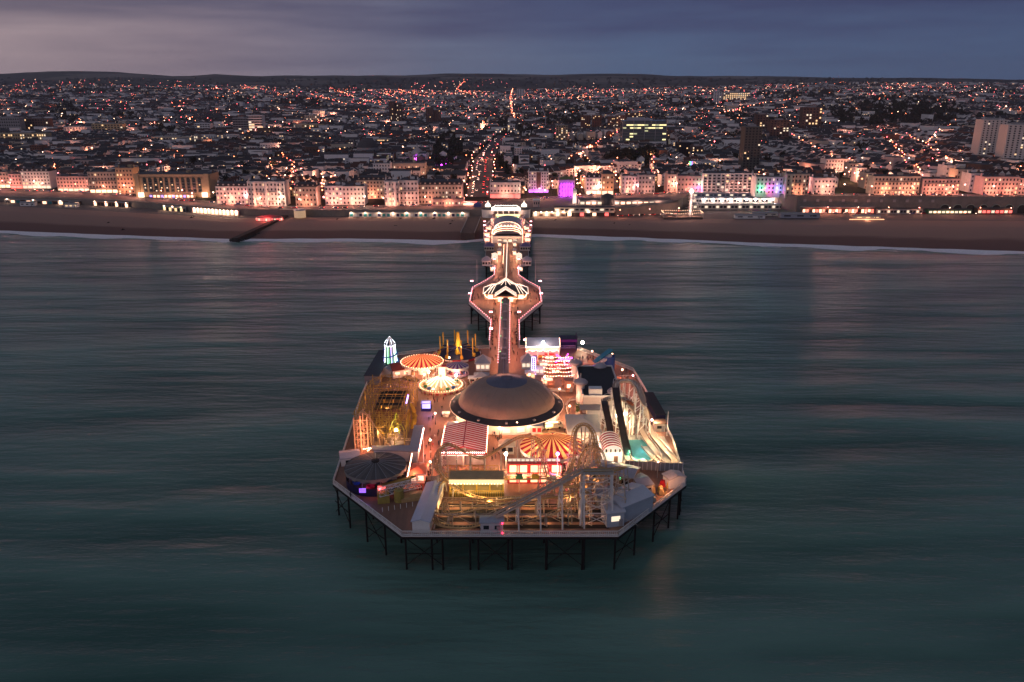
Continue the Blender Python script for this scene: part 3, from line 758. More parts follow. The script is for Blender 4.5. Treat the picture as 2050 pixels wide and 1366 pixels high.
# looping sign of bulbs on the lower roof (too small to read)
for k in range(7):
    bulbs(ar, 'sign_bulbs', [(AX - 7.5 + k * 2.2 + 1.0 * math.cos(t * .6), 583.2, DK + 7.6 + 1.1 * math.sin(t * .6 + k)) for t in range(9)], .6, .2, W_WARM)
for i, xx in enumerate((-5.5, -1.5, 2, 5.5)):
    m_ = MB(); m_.box(AX + xx, 558.9, DK + 1, 2.4, .14, 2); part('window', m_, W_WIN2 if i % 2 else W_SHOP, ar)
for q in (-1, 1):
    t = thing('corner_turret', f"small white turret with pointed cap at the {'right' if q > 0 else 'left'} corner of the barrel roofed arcade", 'turret', (AX + q * 12.4, 632, DK))
    mb = MB(); mb.lathe(AX + q * 12.4, 632, [(1.5, DK), (1.5, DK + 6)], 8); part('wall', mb, white, t)
    mb = MB(); mb.lathe(AX + q * 12.4, 632, [(1.9, DK + 6), (.05, DK + 9)], 8); part('roof', mb, greyroof, t)

# ---- pier entrance canopy and two round kiosks
en = thing('entrance_canopy', 'brightly lit white fretwork canopy across the landward pier entrance', 'canopy', (AX - 1, 690, DK))
x0, yy = P(985, 421, DK + 5); x1, _ = P(1041, 421, DK + 5)
mb = MB(); mb.box((x0 + x1) / 2, yy, DK + 5, x1 - x0, 3, 1.2); mb.gable((x0 + x1) / 2, yy, DK + 6.2, x1 - x0 - 5, 3, 1.6, 0, .1, .1); part('canopy_roof', mb, white, en)
mb = MB(); mb.box((x0 + x1) / 2, yy - 1.6, DK + 4.7, x1 - x0 + 1, .25, 2.6)
part('light_frieze', mb, emi('lit_frieze', (1, .86, .68), 2.6), en)
bulbs(en, 'bulb_string', [(x0, yy - 1.9, DK + 7.3), (x0 + 3, yy - 1.9, DK + 9.2), (x1 - 3, yy - 1.9, DK + 9.2), (x1, yy - 1.9, DK + 7.3)], .9, .24, W_WHITE)
for k in range(6):
    q = MB(); q.box(lerp(x0, x1, k / 5), yy, DK, .5, .5, 5); part('column', q, white, en)
for k in range(5): light(en, (lerp(x0, x1, (k + .5) / 5), yy - 6, DK + 4), 900, (1, .6, .42))
for q, px in ((-1, 977), (1, 1049)):
    xx, y_ = P(px, 428, DK)
    o = thing('round_kiosk', f"white round kiosk with lit bell shaped dome {'right' if q > 0 else 'left'} of the pier entrance", 'kiosk', (xx, y_, DK - 3))
    mb = MB(); mb.smooth = True; mb.lathe(xx, y_, [(5.2, DK - 3), (5.6, DK + 4)], 20); part('wall', mb, white, o)
    mb = MB(); mb.smooth = True; mb.lathe(xx, y_, [(5.9, DK + 4), (4.4, DK + 4.8), (2.6, DK + 5.3), (2.4, DK + 6.1)], 20); part('roof', mb, slate2, o)
    mb = MB(); mb.smooth = True; mb.lathe(xx, y_, [(2.4, DK + 5.8), (2.5, DK + 7.3), (1.6, DK + 8.8), (.5, DK + 9.6), (.1, DK + 11.5)], 14); part('dome', mb, emi('lit_dome', (1, .84, .66), 2.2), o)
gk = thing('sign_gantry', 'yellow green lit gantry spanning the promenade just behind the arcade', 'gantry', (AX, 650, DK))
mb = MB(); mb.box(AX, 655, DK + 4, 20, 1, 1.6); part('sign_board', mb, emi('yellow_sign', (1, .85, .35), 1.8), gk)
mb = MB(); mb.box(AX, 654.3, DK + 3, 18, .5, .5); part('light_strip', mb, emi('green_strip', (.35, 1, .4), 2.2), gk)
mb = MB(); mb.box(AX - 9.8, 655, DK, .5, .5, 6); mb.box(AX + 9.8, 655, DK, .5, .5, 6); part('post', mb, white, gk)
for k in range(4):
    for q in (-1, 1): light(gk, (AX + q * 8, 645 + k * 14, DK + 4), 500, (1, .5, .38))
# bulb strings along both rails of the neck and small stalls
for q in (-1, 1):
    for (xa, ya), (xb, yb) in segs([(-9.9, 330), (-9.9, 361), (-21.6, 395), (-21.6, 424), (-15, 440), (-10.4, 454), (-10.4, 480)]):
        sx = xa if q < 0 else 2 * AX - xa; sx2 = xb if q < 0 else 2 * AX - xb
        bulbs(pier, 'rail_lights', [(sx, ya, DK + 1.5), (sx2, yb, DK + 1.5)], 2.6, .15, W_PINK)
    for i, (dx, y, lx, ly) in enumerate(((5.0, 520, 2.4, 9), (8.6, 512, 2.6, 5), (5.2, 548, 2.6, 6), (14.5, 566, 4, 8), (15.2, 590, 4.4, 12), (14.6, 614, 4, 9), (8.8, 470, 1.8, 4))):
        st = thing('pier_stall', f"{ORD[i]} small lit stall up the {'right' if q > 0 else 'left'} side of the upper neck toward the shore", 'stall', (AX + q * dx, y, DK), 'small stalls on the upper neck')
        mb = MB(); mb.box(AX + q * dx, y, DK, lx, ly, 2.6); part('wall', mb, [white, offwhite, white][i % 3], st)
        mb = MB(); mb.gable(AX + q * dx, y, DK + 2.6, ly, lx, .8, pi / 2, .1, .3); part('roof', mb, [greyroof, slate2, whitecan][i % 3], st)
        mb = MB(); mb.box(AX + q * dx, y - ly / 2 - .05, DK + .9, lx * .8, .1, 1.3); part('serving_hatch', mb, W_SHOP, st)
        bulbs(st, 'bulb_string', [(AX + q * dx - lx / 2, y - ly / 2 - .3, DK + 2.7), (AX + q * dx + lx / 2, y - ly / 2 - .3, DK + 2.7)], .7, .14, W_WARM)
        light(st, (AX + q * (dx - lx / 2 - 1.2), y - 2, DK + 2.4), 260, (1, .45, .32))
# flagpoles
def pole(x, y, h, label, zb=DK, m=white, kind='flagpole'):
    o = thing(kind, label, kind, (x, y, zb)); mb = MB(); mb.lathe(x, y, [(.13, zb), (.06, zb + h)], 6); part('pole', mb, m, o)
    mb = MB(); mb.ball(x, y, zb + h + .1, .16); part('finial', mb, m, o); return o
for q in (-1, 1):
    pole(AX + q * 16.5, 440, 13, f"thin white flagpole at the {'right' if q > 0 else 'left'} rail above the shelter hall")
pole(*P(1335, 872), 8, 'single pale flagpole at the right rail beside the log flume')

def bench_proto():
    o = thing('bench', None, None, (0, 0, 0)); mb = MB(); mb.box(0, 0, .42, 2.2, .5, .07); part('seat', mb, timber, o); mb = MB(); mb.box(0, .26, .5, 2.2, .06, .5); part('backrest', mb, timber, o)
    for q in (-.9, .9): mb = MB(); mb.box(q, 0, 0, .08, .5, .42); part('leg', mb, irond, o)
    remember(o); return o
bn = bench_proto(); bi = 0
for q in (-1, 1):
    for k in range(14):
        y = 328 + k * 4.6 if k < 7 else 400 + (k - 7) * 3.6; x = AX + q * (half(y) - 1.3)
        o = copy_tree(bn) if bi else bn; bi += 1; o.location = (x, y, DK); o.rotation_euler[2] = q * -pi / 2
        tag(o, f"timber bench, {ordn(k)} from the dome end along the {'right' if q > 0 else 'left'} rail of the neck", 'bench', 'benches along the neck rails')
# ================================================================ rides and stalls on the pier head
def stripe(n, a=0, b=1): return lambda k, i: a if (k // n) % 2 else b
# red and white striped dodgem pavilion
xl, yf = P(888, 911, DK); xr, _ = P(977, 911, DK); yb = P(930, 857, DK)[1]
xl, xr = -21.0, -7.6; zt = DK + 4.6
yf = P(930, 906, zt)[1]; yb = P(930, 852, zt)[1]
do = thing('dodgem_pavilion', 'open pavilion with red and white striped gable roof edged with bulbs', 'pavilion', ((xl + xr) / 2, yf, DK))
mb = MB(); n = 26; cxm = (xl + xr) / 2
for i in range(n):
    mb.m = i % 2; a, b = lerp(yf, yb, i / n), lerp(yf, yb, (i + 1) / n)
    for x0_, x1_ in ((xl, cxm), (cxm, xr)):
        z0_, z1_ = (zt, zt + 1.7) if x0_ == xl else (zt + 1.7, zt)
        mb.add([(x0_, a, z0_), (x1_, a, z1_), (x1_, b, z1_), (x0_, b, z0_), (x0_, a, z0_ - .15), (x1_, a, z1_ - .15), (x1_, b, z1_ - .15), (x0_, b, z0_ - .15)], [(0, 1, 2, 3)])
part('roof', mb, [canvas(mat('red_canvas', (.55, .006, .03), .6, var=.12), .3), canvas(mat('white_awning', (.85, .74, .74), .6, var=.1), .3)], do)
mb = MB(); mb.bar((cxm, yf, zt + 1.82), (cxm, yb, zt + 1.82), .25); part('ridge', mb, maroon, do)
mb = MB(); mb.box(cxm, yf - .1, zt - .9, xr - xl + .4, .3, 1.0); mb.box(cxm, yb + .1, zt - .9, xr - xl + .4, .3, 1.0); part('fascia', mb, redp, do)
for q in ((xl - .1, yf - .3), (xr + .1, yf - .3)):
    bulbs(do, 'bulb_string', [(q[0], yf, zt + .15), (q[0], yb, zt + .15)], .75, .15, W_WARM)
bulbs(do, 'bulb_string', [(xl, yf - .35, zt + .1), (xr, yf - .35, zt + .1)], .55, .17, W_WHITE)
mb = MB(); mb.bar((xl, yf - .32, zt - .75), (xr, yf - .32, zt - .75), .12); part('light_tube', mb, W_TUBE, do)
for xx in (xl + .4, cxm, xr - .4):
    for yy in (yf + .3, (yf + yb) / 2, yb - .3):
        q = MB(); q.box(xx, yy, DK, .4, .4, zt - DK - .1); part('column', q, white, do)
mb = MB(); mb.box(cxm, (yf + yb) / 2, DK, xr - xl - 1, yb - yf - 1, .35); part('floor', mb, mat('dodgem_floor', (.2, .16, .15), .35), do)
for k in range(2):
    for j in range(2): light(do, (lerp(xl, xr, .3 + .4 * k), lerp(yf, yb, .2 + .5 * j), zt - 1.1), 300, (1, .66, .58))
light(do, (cxm, yf - 1.5, zt - .4), 800, (1, .36, .26)); light(do, (xl - 1.4, yf + 8, zt - .3), 500, (1, .30, .22)); light(do, (xr + 1.4, yf + 8, zt - .3), 500, (1, .40, .30))

def roundride(name, label, px, py, r, he, hp, mats, nst, wallm=None, wall_h=0, scal=white, fl=None, n=48, peak_r=.05):
    x, y = P(px, py, DK + he) if not isinstance(px, tuple) else px
    o = thing(name, label, 'fairground ride', (x, y, DK))
    mb = MB(); mb.lathe(x, y, [(r, DK + he), (r * .5, DK + he + hp * .55), (peak_r, DK + he + hp)], n, 0, stripe(nst)); part('canopy', mb, mats, o)
    mb = MB()
    for k in range(n):
        a0, a1 = 2 * pi * k / n, 2 * pi * (k + 1) / n; rr = r + .05; dz = .35 if k % 2 else .0
        mb.add([(x + rr * math.cos(a0), y + rr * math.sin(a0), DK + he + .1), (x + rr * math.cos(a1), y + rr * math.sin(a1), DK + he + .1), (x + rr * math.cos(a1), y + rr * math.sin(a1), DK + he - .7 - dz), (x + rr * math.cos(a0), y + rr * math.sin(a0), DK + he - .7 - dz)], [(0, 3, 2, 1)])
    part('valance', mb, scal, o)
    mb = MB(); mb.lathe(x, y, [(r * .96, DK), (r * .96, DK + .5), (.05, DK + .55)], n); part('platform', mb, fl or timber, o)
    mb = MB(); mb.lathe(x, y, [(r * .2, DK + .5), (r * .2, DK + he)], 12); part('centre_drum', mb, wallm or white, o)
    for k in range(10):
        a = 2 * pi * k / 10; q = MB(); q.tube([(x + r * .93 * math.cos(a), y + r * .93 * math.sin(a), DK), (x + r * .93 * math.cos(a), y + r * .93 * math.sin(a), DK + he)], .1, 5); part('post', q, scal, o)
    if wall_h:
        mb = MB(); mb.lathe(x, y, [(r * .97, DK + .1), (r * .97, DK + wall_h)], n); part('side_panel', mb, wallm, o)
    return o, x, y
def pony(parent, x, y, a, r):
    """a fairground horse on its pole"""
    cx, cy_ = x + r * math.cos(a), y + r * math.sin(a); t = a + pi / 2; c, s = math.cos(t), math.sin(t); z = DK + 1.3
    mb = MB()
    f = lambda u, v, w: (cx + u * c - v * s, cy_ + u * s + v * c, z + w)
    mb.tube([f(-.55, 0, .1), f(-.2, 0, .12), f(.35, 0, .15), f(.6, 0, .5), f(.75, 0, .75), f(1.0, 0, .6)], [.2, .27, .26, .16, .14, .08], 6)
    for u, v, w in ((-.5, .12, -.6), (-.4, -.12, -.55), (.55, .12, -.5), (.35, -.12, -.6)): mb.tube([f(u * .8, v, 0), f(u, v, w)], [.09, .05], 4)
    part('horse', mb, white, parent); mb = MB(); mb.tube([f(0, 0, -1.2), f(0, 0, 2.2)], .04, 4); part('pole', mb, yellowp, parent)
# galloper carousel with red and cream canopy
ca, x, y = roundride('carousel', 'galloper carousel with red and cream sunburst canopy and scalloped edge', 845, 724, 8.0, 5.6, 3.0, [maroon, creamcan], 1, scal=offwhite, n=44)
for k in range(8): pony(ca, x, y, 2 * pi * k / 8 + .2, 5.6)
bulbs(ca, 'bulb_string', [(x + 8.2 * math.cos(a * .26), y + 8.2 * math.sin(a * .26), DK + 5.8) for a in range(25)], 1.0, .13, W_WARM)
for k in range(4): light(ca, (x + 3 * math.cos(k * 1.57), y + 3 * math.sin(k * 1.57), DK + 3.2), 500, (1, .5, .34))
for k in range(4): light(ca, (x + 4.5 * math.cos(k * 1.57 - .8), y + 4.5 * math.sin(k * 1.57 - .8), DK + 4.4), 380, (1, .38, .28))
light(ca, (x - 3, y - 10, DK + 3.5), 500, (1, .42, .32)); light(ca, (x + 6, y - 10, DK + 3.5), 500, (1, .42, .32))
# small carousel with purple and grey top
cb, x, y = roundride('small_carousel', 'small round carousel with purple and silver canopy lit pink inside', 915, 732, 4.4, 3.8, 1.5, [purplep, mat('silver_canvas', (.42, .42, .42), .6)], 1, scal=white, n=28)
mb = MB(); mb.lathe(x, y, [(4.3, DK + .2), (4.3, DK + 1.3)], 24); part('fence', mb, whitecan, cb)
mb = MB(); mb.lathe(x, y, [(1.2, DK + .5), (1.2, DK + 3.2)], 16); part('pink_panel', mb, emi('pink_panel_light', (1, .16, .30), 1.8), cb)
for k in range(5):
    a = 2 * pi * k / 5; q = MB(); q.lathe(x + 2.9 * math.cos(a), y + 2.9 * math.sin(a), [(.6, DK + .6), (.75, DK + 1.2), (.3, DK + 1.25)], 8); part('tub_car', q, redp if k % 2 else bluep, cb)
light(cb, (x, y - 3.2, DK + 3), 300, (1, .2, .35)); light(cb, (x, y - 6, DK + 3.5), 450, (1, .55, .42))
# bright spinning ride with lit sweeps
x, y = P(883, 771, DK + 1); sp = thing('lit_spinning_ride', 'open round ride with dazzling white light spokes fanning from its hub', 'fairground ride', (x, y, DK))
mb = MB(); mb.lathe(x, y, [(8.3, DK), (8.3, DK + 1.0), (7.4, DK + 1.25), (7.2, DK + .8), (.05, DK + .8)], 40, 0, None); part('platform', mb, mat('pale_gold_deck', (.55, .42, .25), .6, var=.25, scale=1.), sp)
mb = MB(); mb.lathe(x, y, [(8.36, DK + .12), (8.36, DK + .95)], 40, 0, stripe(1)); part('skirt_panels', mb, [redp, creamcan], sp)
mb = MB(); mb.lathe(x, y, [(1.4, DK + .8), (1.2, DK + 3.2), (.5, DK + 4.6), (.3, DK + 5)], 12); part('hub', mb, white, sp)
for k in range(16):
    a = 2 * pi * k / 16 + .1; ca_, sa_ = math.cos(a), math.sin(a)
    q = MB(); q.bar((x + 1.0 * ca_, y + 1.0 * sa_, DK + 4.4), (x + 5.4 * ca_, y + 5.4 * sa_, DK + 2.0), .34, .2); part('light_arm', q, emi('spoke_light', (1, .74, .44), 2.4), sp)
    q = MB(); q.lathe(x + 6.2 * ca_, y + 6.2 * sa_, [(.25, DK + 1), (.7, DK + 1.3), (.8, DK + 1.9), (.6, DK + 1.9), (.5, DK + 1.5)], 8); part('gondola', q, [creamcan, greenp, bluep, white][k % 4], sp)
for k in range(10):
    a = 2 * pi * k / 10 + .4; light(sp, (x + 7.0 * math.cos(a), y + 7.0 * math.sin(a), DK + 2.8), 120, (1, .72, .42))
for k in range(40): pass
bulbs(sp, 'bulb_string', [(x + 7.9 * math.cos(a * .26), y + 7.9 * math.sin(a * .26), DK + 1.35) for a in range(25)], 1.0, .12, W_WARM)
mb = MB(); mb.lathe(x, y, [(8.9, DK), (8.9, DK + 1.1)], 36); 
q = MB()
for k in range(36):
    a = 2 * pi * k / 36; q.bar((x + 9.2 * math.cos(a), y + 9.2 * math.sin(a), DK), (x + 9.2 * math.cos(a), y + 9.2 * math.sin(a), DK + 1.1), .08)
    b = 2 * pi * (k + 1) / 36; q.bar((x + 9.2 * math.cos(a), y + 9.2 * math.sin(a), DK + 1.1), (x + 9.2 * math.cos(b), y + 9.2 * math.sin(b), DK + 1.1), .08)
part('safety_rail', q, white, sp)
# yellow and navy ride with upright arms
x, y = P(917, 712, DK); yr = thing('arm_ride', 'ride with tall yellow centre pylon, navy arms and upright yellow posts', 'fairground ride', (x, y, DK))
mb = MB(); mb.lathe(x, y, [(9.2, DK), (9.2, DK + .7), (.1, DK + .8)], 36); part('platform', mb, navyp, yr)
mb = MB(); mb.lathe(x, y, [(9.25, DK + .1), (9.6, DK + 1.1)], 36, 0, stripe(2)); part('fence_panels', mb, [redp, whitecan], yr)
mb = MB(); mb.box(x, y, DK + .8, 2.2, 2.2, 9.4, .4, .45); part('pylon', mb, yellowp, yr)
for k in range(8):
    a = 2 * pi * k / 8 + .25; c, s = math.cos(a), math.sin(a); px_, py_ = x + 7.4 * c, y + 7.4 * s
    q = MB(); q.bar((x + c, y + s, DK + 3.9), (px_, py_, DK + 3.2), .45, .5); part('arm', q, navyp, yr)
    q = MB(); q.box(px_, py_, DK + 1.9, .42, .42, 7.0, a); part('upright', q, yellowp, yr)
    q = MB(); q.box(px_ + .6 * c, py_ + .6 * s, DK + 1.2, 1.1, 1.2, 1.3, a, .8); part('seat_car', q, yellowp, yr)
light(yr, (x, y - 3.5, DK + 5), 700, (1, .75, .5)); light(yr, (x, y - 10.5, DK + 2.5), 350, (1, .45, .35))
# helter skelter
x, y = P(783, 741, DK); hs = thing('helter_skelter', 'striped helter skelter tower outlined in white, green and blue light tubes', 'helter skelter', (x, y, DK))
zt_ = HT(y, 691); zd = HT(y, 674)
mb = MB(); mb.smooth = False; mb.lathe(x, y, [(2.5, DK), (1.75, zt_)], 16, 0, stripe(1)); part('tower', mb, [mat('tower_white', (.6, .62, .6), .6), greenp], hs)
mb = MB(); mb.lathe(x, y, [(2.1, zt_), (2.0, zt_ + .8), (1.4, zt_ + 1.7), (.5, zd - .3), (.05, zd)], 16, 0, stripe(1)); part('roof', mb, [navyp, whitecan], hs)
mb = MB(); pts = []
for k in range(60):
    t = k / 59; a = t * 2 * pi * 2.6; r = 3.4 - 1.0 * t; pts.append((x + r * math.cos(a), y + r * math.sin(a), DK + .8 + t * (zt_ - DK - 2.2)))
for p, q in zip(pts, pts[1:]): mb.bar(p, q, .8, .25)
part('slide', mb, bluep, hs)
mb = MB(); mb.tube(pts, .11, 4); part('slide_light', mb, W_BLUE, hs)
for k in range(10):
    a = 2 * pi * k / 10; q = MB(); q.bar((x + 2.62 * math.cos(a) * .98, y + 2.62 * math.sin(a) * .98, DK + 3.4), (x + 1.87 * math.cos(a), y + 1.87 * math.sin(a), zt_), .16)
    part('light_tube', q, [emi('white_tube', (.75, 1, .85), 5), emi('green_tube', (.35, 1, .45), 4), emi('violet_tube', (.5, .35, 1), 5)][k % 3], hs)
q = MB(); q.tube([(x + 2.15 * math.cos(a * .4), y + 2.15 * math.sin(a * .4), zt_ + .1) for a in range(17)], .1, 4)
for k in range(6):
    a = 2 * pi * k / 6; q.tube([(x + 2.05 * math.cos(a), y + 2.05 * math.sin(a), zt_ + .85), (x + 1.45 * math.cos(a), y + 1.45 * math.sin(a), zt_ + 1.75), (x, y, zd + .05)], .07, 4)
part('cap_light', q, emi('white_tube2', (.85, .9, 1), 5), hs)
light(hs, (x + 1, y - 4, DK + 4), 260, (.25, 1, .45)); light(hs, (x + 4, y, DK + 7), 160, (.25, .4, 1)); light(hs, (x, y - 4, DK + 1.6), 150, (.3, 1, .3))

def shed(name, label, cat, x, y, sx, sy, h, rh, wm, rm, rz=0., win=0, winm=glassd, door=True, zb=DK, axis=None, flat=False):
    o = thing(name, label, cat, (x, y, zb)); c, s = math.cos(rz), math.sin(rz)
    if flat:
        mb = MB(); mb.box(x, y, zb, sx, sy, h, rz); part('wall', mb, wm, o); mb = MB(); mb.box(x, y, zb + h, sx + .3, sy + .3, .25, rz); part('roof', mb, rm, o)
    else:
        mb = MB(); mb.gwall(x, y, zb, sx, sy, h, rh, rz); part('wall', mb, wm, o); mb = MB(); mb.gable(x, y, zb + h, sx, sy, rh, rz); part('roof', mb, rm, o)
    def loc(u, v): return (x + u * c - v * s, y + u * s + v * c)
    for i in range(win):
        u = -sx / 2 + sx * (i + .5) / win; q = MB(); p = loc(u, -sy / 2 - .02); q.box(*p, zb + h * .4, sx / win * .5, .08, h * .35, rz); part('window', q, winm, o)
    if door:
        p = loc(sx * .3, -sy / 2 - .04); q = MB(); q.box(*p, zb, 1., .1, 2.1, rz); part('door', q, stone_g, o)
    return o
# left rear long dark roof, small red roof, striped side stalls
shed('long_shed', 'long dark flat roofed shed along the left rear rail under the helter skelter', 'shed', -52.0, 294, 30, 5.6, 3.4, .8, mat('grey_boards', (.22, .2, .22), .7), mat('blue_black_roof', (.035, .037, .05), .6, var=.3), pi / 2 - .03, 0, door=False, flat=True)
shed('red_roof_stall', 'stall with dark red pitched roof at the foot of the helter skelter', 'stall', *P(800, 750), 7, 7, 3, 1.8, white, mat('dark_red_roof', (.16, .03, .025), .6, var=.3), .4, 2, W_SHOP)
shed('white_roof_hut', 'little hut with pale hipped roof between helter skelter and red roofed stall', 'hut', *P(778, 752), 3.4, 4, 2.6, 1.2, white, greyroof, 1.1, 1)
for i, (px, py, s_) in enumerate(((812, 732, 4.2), (871, 716, 3.2))):
    o, x, y = roundride('striped_tent', ['small striped conical tent left of the red and cream carousel', 'small striped tent between the carousel and the yellow arm ride'][i], px, py, s_ * .7, 2.6, 2.6, [maroon, creamcan], 1, n=16)
    light(o, (x, y - 3.2, DK + 2.8), 250, (1, .4, .3))
kiosk(*P(967, 738), 5.4, 5.4, 3.2, 2.8, white, greyroof, 'white kiosk with grey hipped roof beside the small purple carousel', win=W_WIN2)
kiosk(*P(964, 763), 5.0, 4.4, 2.4, 1.4, offwhite, greyroof, 'low booth with grey hipped roof left of the dome top', win=glassd)
kiosk(*P(946, 766), 2.4, 2.4, 2.2, .5, white, white, 'tiny white ticket box just left of the dome', win=glassd)
kiosk(*P(885, 752), 2.6, 1.6, 4., .5, emi('lit_booth', (1, .74, .48), 1.6), redp, 'tall lit booth behind the spinning ride with white spokes', win=W_SHOP)
for px, py in ((858, 745), (913, 752)):
    x, y = P(px, py, DK + 5); o = thing('flood_light_mast', ['flood light mast', 'flood light mast'][0] + (' in front of the red and cream carousel' if px < 880 else ' in front of the small purple carousel'), 'flood light', (x, y, DK))
    mb = MB(); mb.tube([(x, y, DK), (x, y, DK + 5)], .1, 6); part('pole', mb, white, o); g = MB(); g.smooth = True; g.ball(x, y, DK + 5.1, .42, 8, 6); part('lamp', g, W_FLOOD, o); light(o, (x, y - .7, DK + 5.2), 1200, (1, .62, .45))
# blue screen sign and white structure near yellow coaster
x, y = P(853, 822); sg = thing('lit_sign_booth', 'booth with glowing blue violet screen beside the yellow coaster', 'booth', (x, y, DK))
mb = MB(); mb.box(x, y + .4, DK, 3.4, 2.6, 3); part('wall', mb, navyp, sg); mb = MB(); mb.box(x + .2, y - 1.0, DK + 1.2, 2.8, .2, 2.6); part('screen', mb, emi('blue_screen', (.22, .22, 1), 2.6), sg)
mb = MB(); mb.box(x, y + .2, DK + 3, 3.6, 3.4, .2); part('roof', mb, greyroof, sg); light(sg, (x + 1.5, y - 3, DK + 2.5), 260, (.45, .35, 1))

# ---------------------------------------------------------------- roller coasters
def spline(pts, n=6, closed=True):
    r = []; m = len(pts); V = [Vector(p) for p in pts]
    for i in range(m if closed else m - 1):
        p0, p1, p2, p3 = (V[(i - 1) % m] if closed or i else V[0]), V[i], V[(i + 1) % m], (V[(i + 2) % m] if closed or i + 2 < m else V[-1])
        for k in range(n):
            t = k / n; r.append(.5 * ((2 * p1) + (p2 - p0) * t + (2 * p0 - 5 * p1 + 4 * p2 - p3) * t * t + (3 * p1 - p0 - 3 * p2 + p3) * t ** 3))
    r.append(V[0].copy() if closed else V[-1].copy()); return r
def track(o, pts, gauge, railm, tiem, spinem=None, name='track', r=.09, tie=1, walk=False):
    a, b, mid, ties = [], [], [], MB()
    for i, p in enumerate(pts):
        d = (pts[min(i + 1, len(pts) - 1)] - pts[max(i - 1, 0)]); h = Vector((-d.y, d.x, 0))
        if h.length < 1e-3: h = Vector((1, 0, 0))
        h.normalize(); a.append(p + h * gauge / 2); b.append(p - h * gauge / 2); mid.append(p - Vector((0, 0, .35)))
        if i % tie == 0: ties.bar(a[-1], b[-1], .12)
        if spinem and i % tie == 0: ties.bar(a[-1], mid[-1], .08); ties.bar(b[-1], mid[-1], .08)
    mb = MB(); mb.tube(a, r, 5); mb.tube(b, r, 5); part('rail', mb, railm, o); part('cross_ties', ties, tiem, o)
    if spinem: mb = MB(); mb.tube(mid, r * 1.7, 6); part('spine', mb, spinem, o)
def supports(o, pts, every, m, w=.22, spread=1.2, brace=True, zb=DK, mn=1.5, one=False):
    k = 0
    for i in range(0, len(pts), every):
        p = pts[i]
        if p.z - zb < mn: continue
        d = (pts[min(i + 1, len(pts) - 1)] - pts[max(i - 1, 0)]); h = Vector((-d.y, d.x, 0))
        if h.length < 1e-3: h = Vector((1, 0, 0))
        h.normalize(); mb = MB(); f = spread * (1 + (p.z - zb) * .07)
        if one: mb.tube([(p.x, p.y, zb), (p.x, p.y, p.z - .4)], w / 2, 6)
        else:
            for q in (-1, 1):
                mb.bar((p.x + h.x * f * q, p.y + h.y * f * q, zb), (p.x + h.x * spread * .7 * q, p.y + h.y * spread * .7 * q, p.z - .3), w)
            hh = 3.2; z = zb + hh
            while z < p.z - 1:
                mb.bar((p.x + h.x * f * .9, p.y + h.y * f * .9, z), (p.x - h.x * f * .9, p.y - h.y * f * .9, z), w * .7)
                if brace: mb.bar((p.x + h.x * f, p.y + h.y * f, z - hh), (p.x - h.x * f * .9, p.y - h.y * f * .9, z), w * .5)
                z += hh
        part('support', mb, m, o); k += 1
# steel coaster at the front
steelw = mat('coaster_steel', (.48, .42, .36), .5, .1, var=.2)
tc_ = thing('looping_roller_coaster', 'tan and white steel roller coaster with chain lift filling the front deck', 'roller coaster', (0, 195, DK))
pts = spline([(-4, 203, 12), (-15, 203.5, 12), (-20.5, 200, 12.2), (-21.5, 192, 12), (-21, 182, 10.2), (-19, 177.6, 9.6), (-12, 176.6, 9.4), (-8, 177.6, 10)], 6, False)
lift = [Vector((-8, 177.6, 10)), Vector((19.5, 182, 24.5))]
crest = spline([(19.5, 182, 24.5), (27, 182.5, 24.5), (31, 186, 23.5), (31, 192, 20.5), (27, 197, 16), (25, 203, 20), (24.5, 208, 25), (22, 211, 26.8), (19, 208, 25.5), (18, 201, 19), (15, 196, 14.5), (11, 199, 14), (9.5, 206, 18), (8, 211, 21.5), (3, 212.5, 22), (-3, 212, 18.5), (-9, 211.5, 15.2), (-14, 211.8, 17), (-19, 211, 20), (-22, 206, 18.5), (-20.5, 200, 15), (-15, 195, 12), (-8, 191, 11), (0, 189.5, 12), (8, 189, 12.6), (15, 190, 12.2), (20, 194, 12), (22, 199, 11.5), (14, 203, 12), (4, 203, 12), (-4, 203, 12)], 6, False)
def tf(l): return [Vector((p.x * .93 - .3, 176 + (p.y - 176.6) * .82, 8 + (p.z - 8) * .9)) for p in l]
pts, lift, crest = tf(pts), tf(lift), tf(crest)
track(tc_, pts, 1.3, tanp, tanp, tanp, r=.15); track(tc_, crest, 1.3, tanp, tanp, tanp, r=.15)
lp = [lift[0].lerp(lift[1], k / 14) for k in range(15)]
track(tc_, lp, 1.4, steelw, steelw, steelw, r=.14)
mb = MB()
for q in (-1, 1):
    mb.bar(lift[0] + Vector((0, q * 1.1, .1)), lift[1] + Vector((0, q * 1.1, .1)), .1, .55); mb.bar(lift[0] + Vector((0, q * 1.1, 1.1)), lift[1] + Vector((0, q * 1.1, 1.1)), .1)
for k in range(15):
    for q in (-1, 1): p = lp[k]; mb.bar(p + Vector((0, q * 1.1, 0)), p + Vector((0, q * 1.1, 1.1)), .1)
for k in range(14): mb.bar(lp[k] + Vector((0, -1.05, -.1)), lp[k + 1] + Vector((0, -1.05, -.1)), .9, .06)
part('lift_walkway', mb, steelw, tc_)
mb = MB(); PX, PY, PZ = 21.5, lift[1].y, lift[1].z
mb.box(PX, PY, PZ - .5, 8, 3.4, .12)
for xx in (-3.9, -2, 0, 2, 3.9):
    for q in (-1.6, 1.6): mb.box(PX + xx, PY + q, PZ - .4, .1, .1, 1.1)
for q in (-1.6, 1.6): mb.bar((PX - 3.9, PY + q, PZ + .7), (PX + 3.9, PY + q, PZ + .7), .1); mb.bar((PX - 3.9, PY + q, PZ + .1), (PX + 3.9, PY + q, PZ + .1), .08)
part('crest_platform', mb, steelw, tc_)
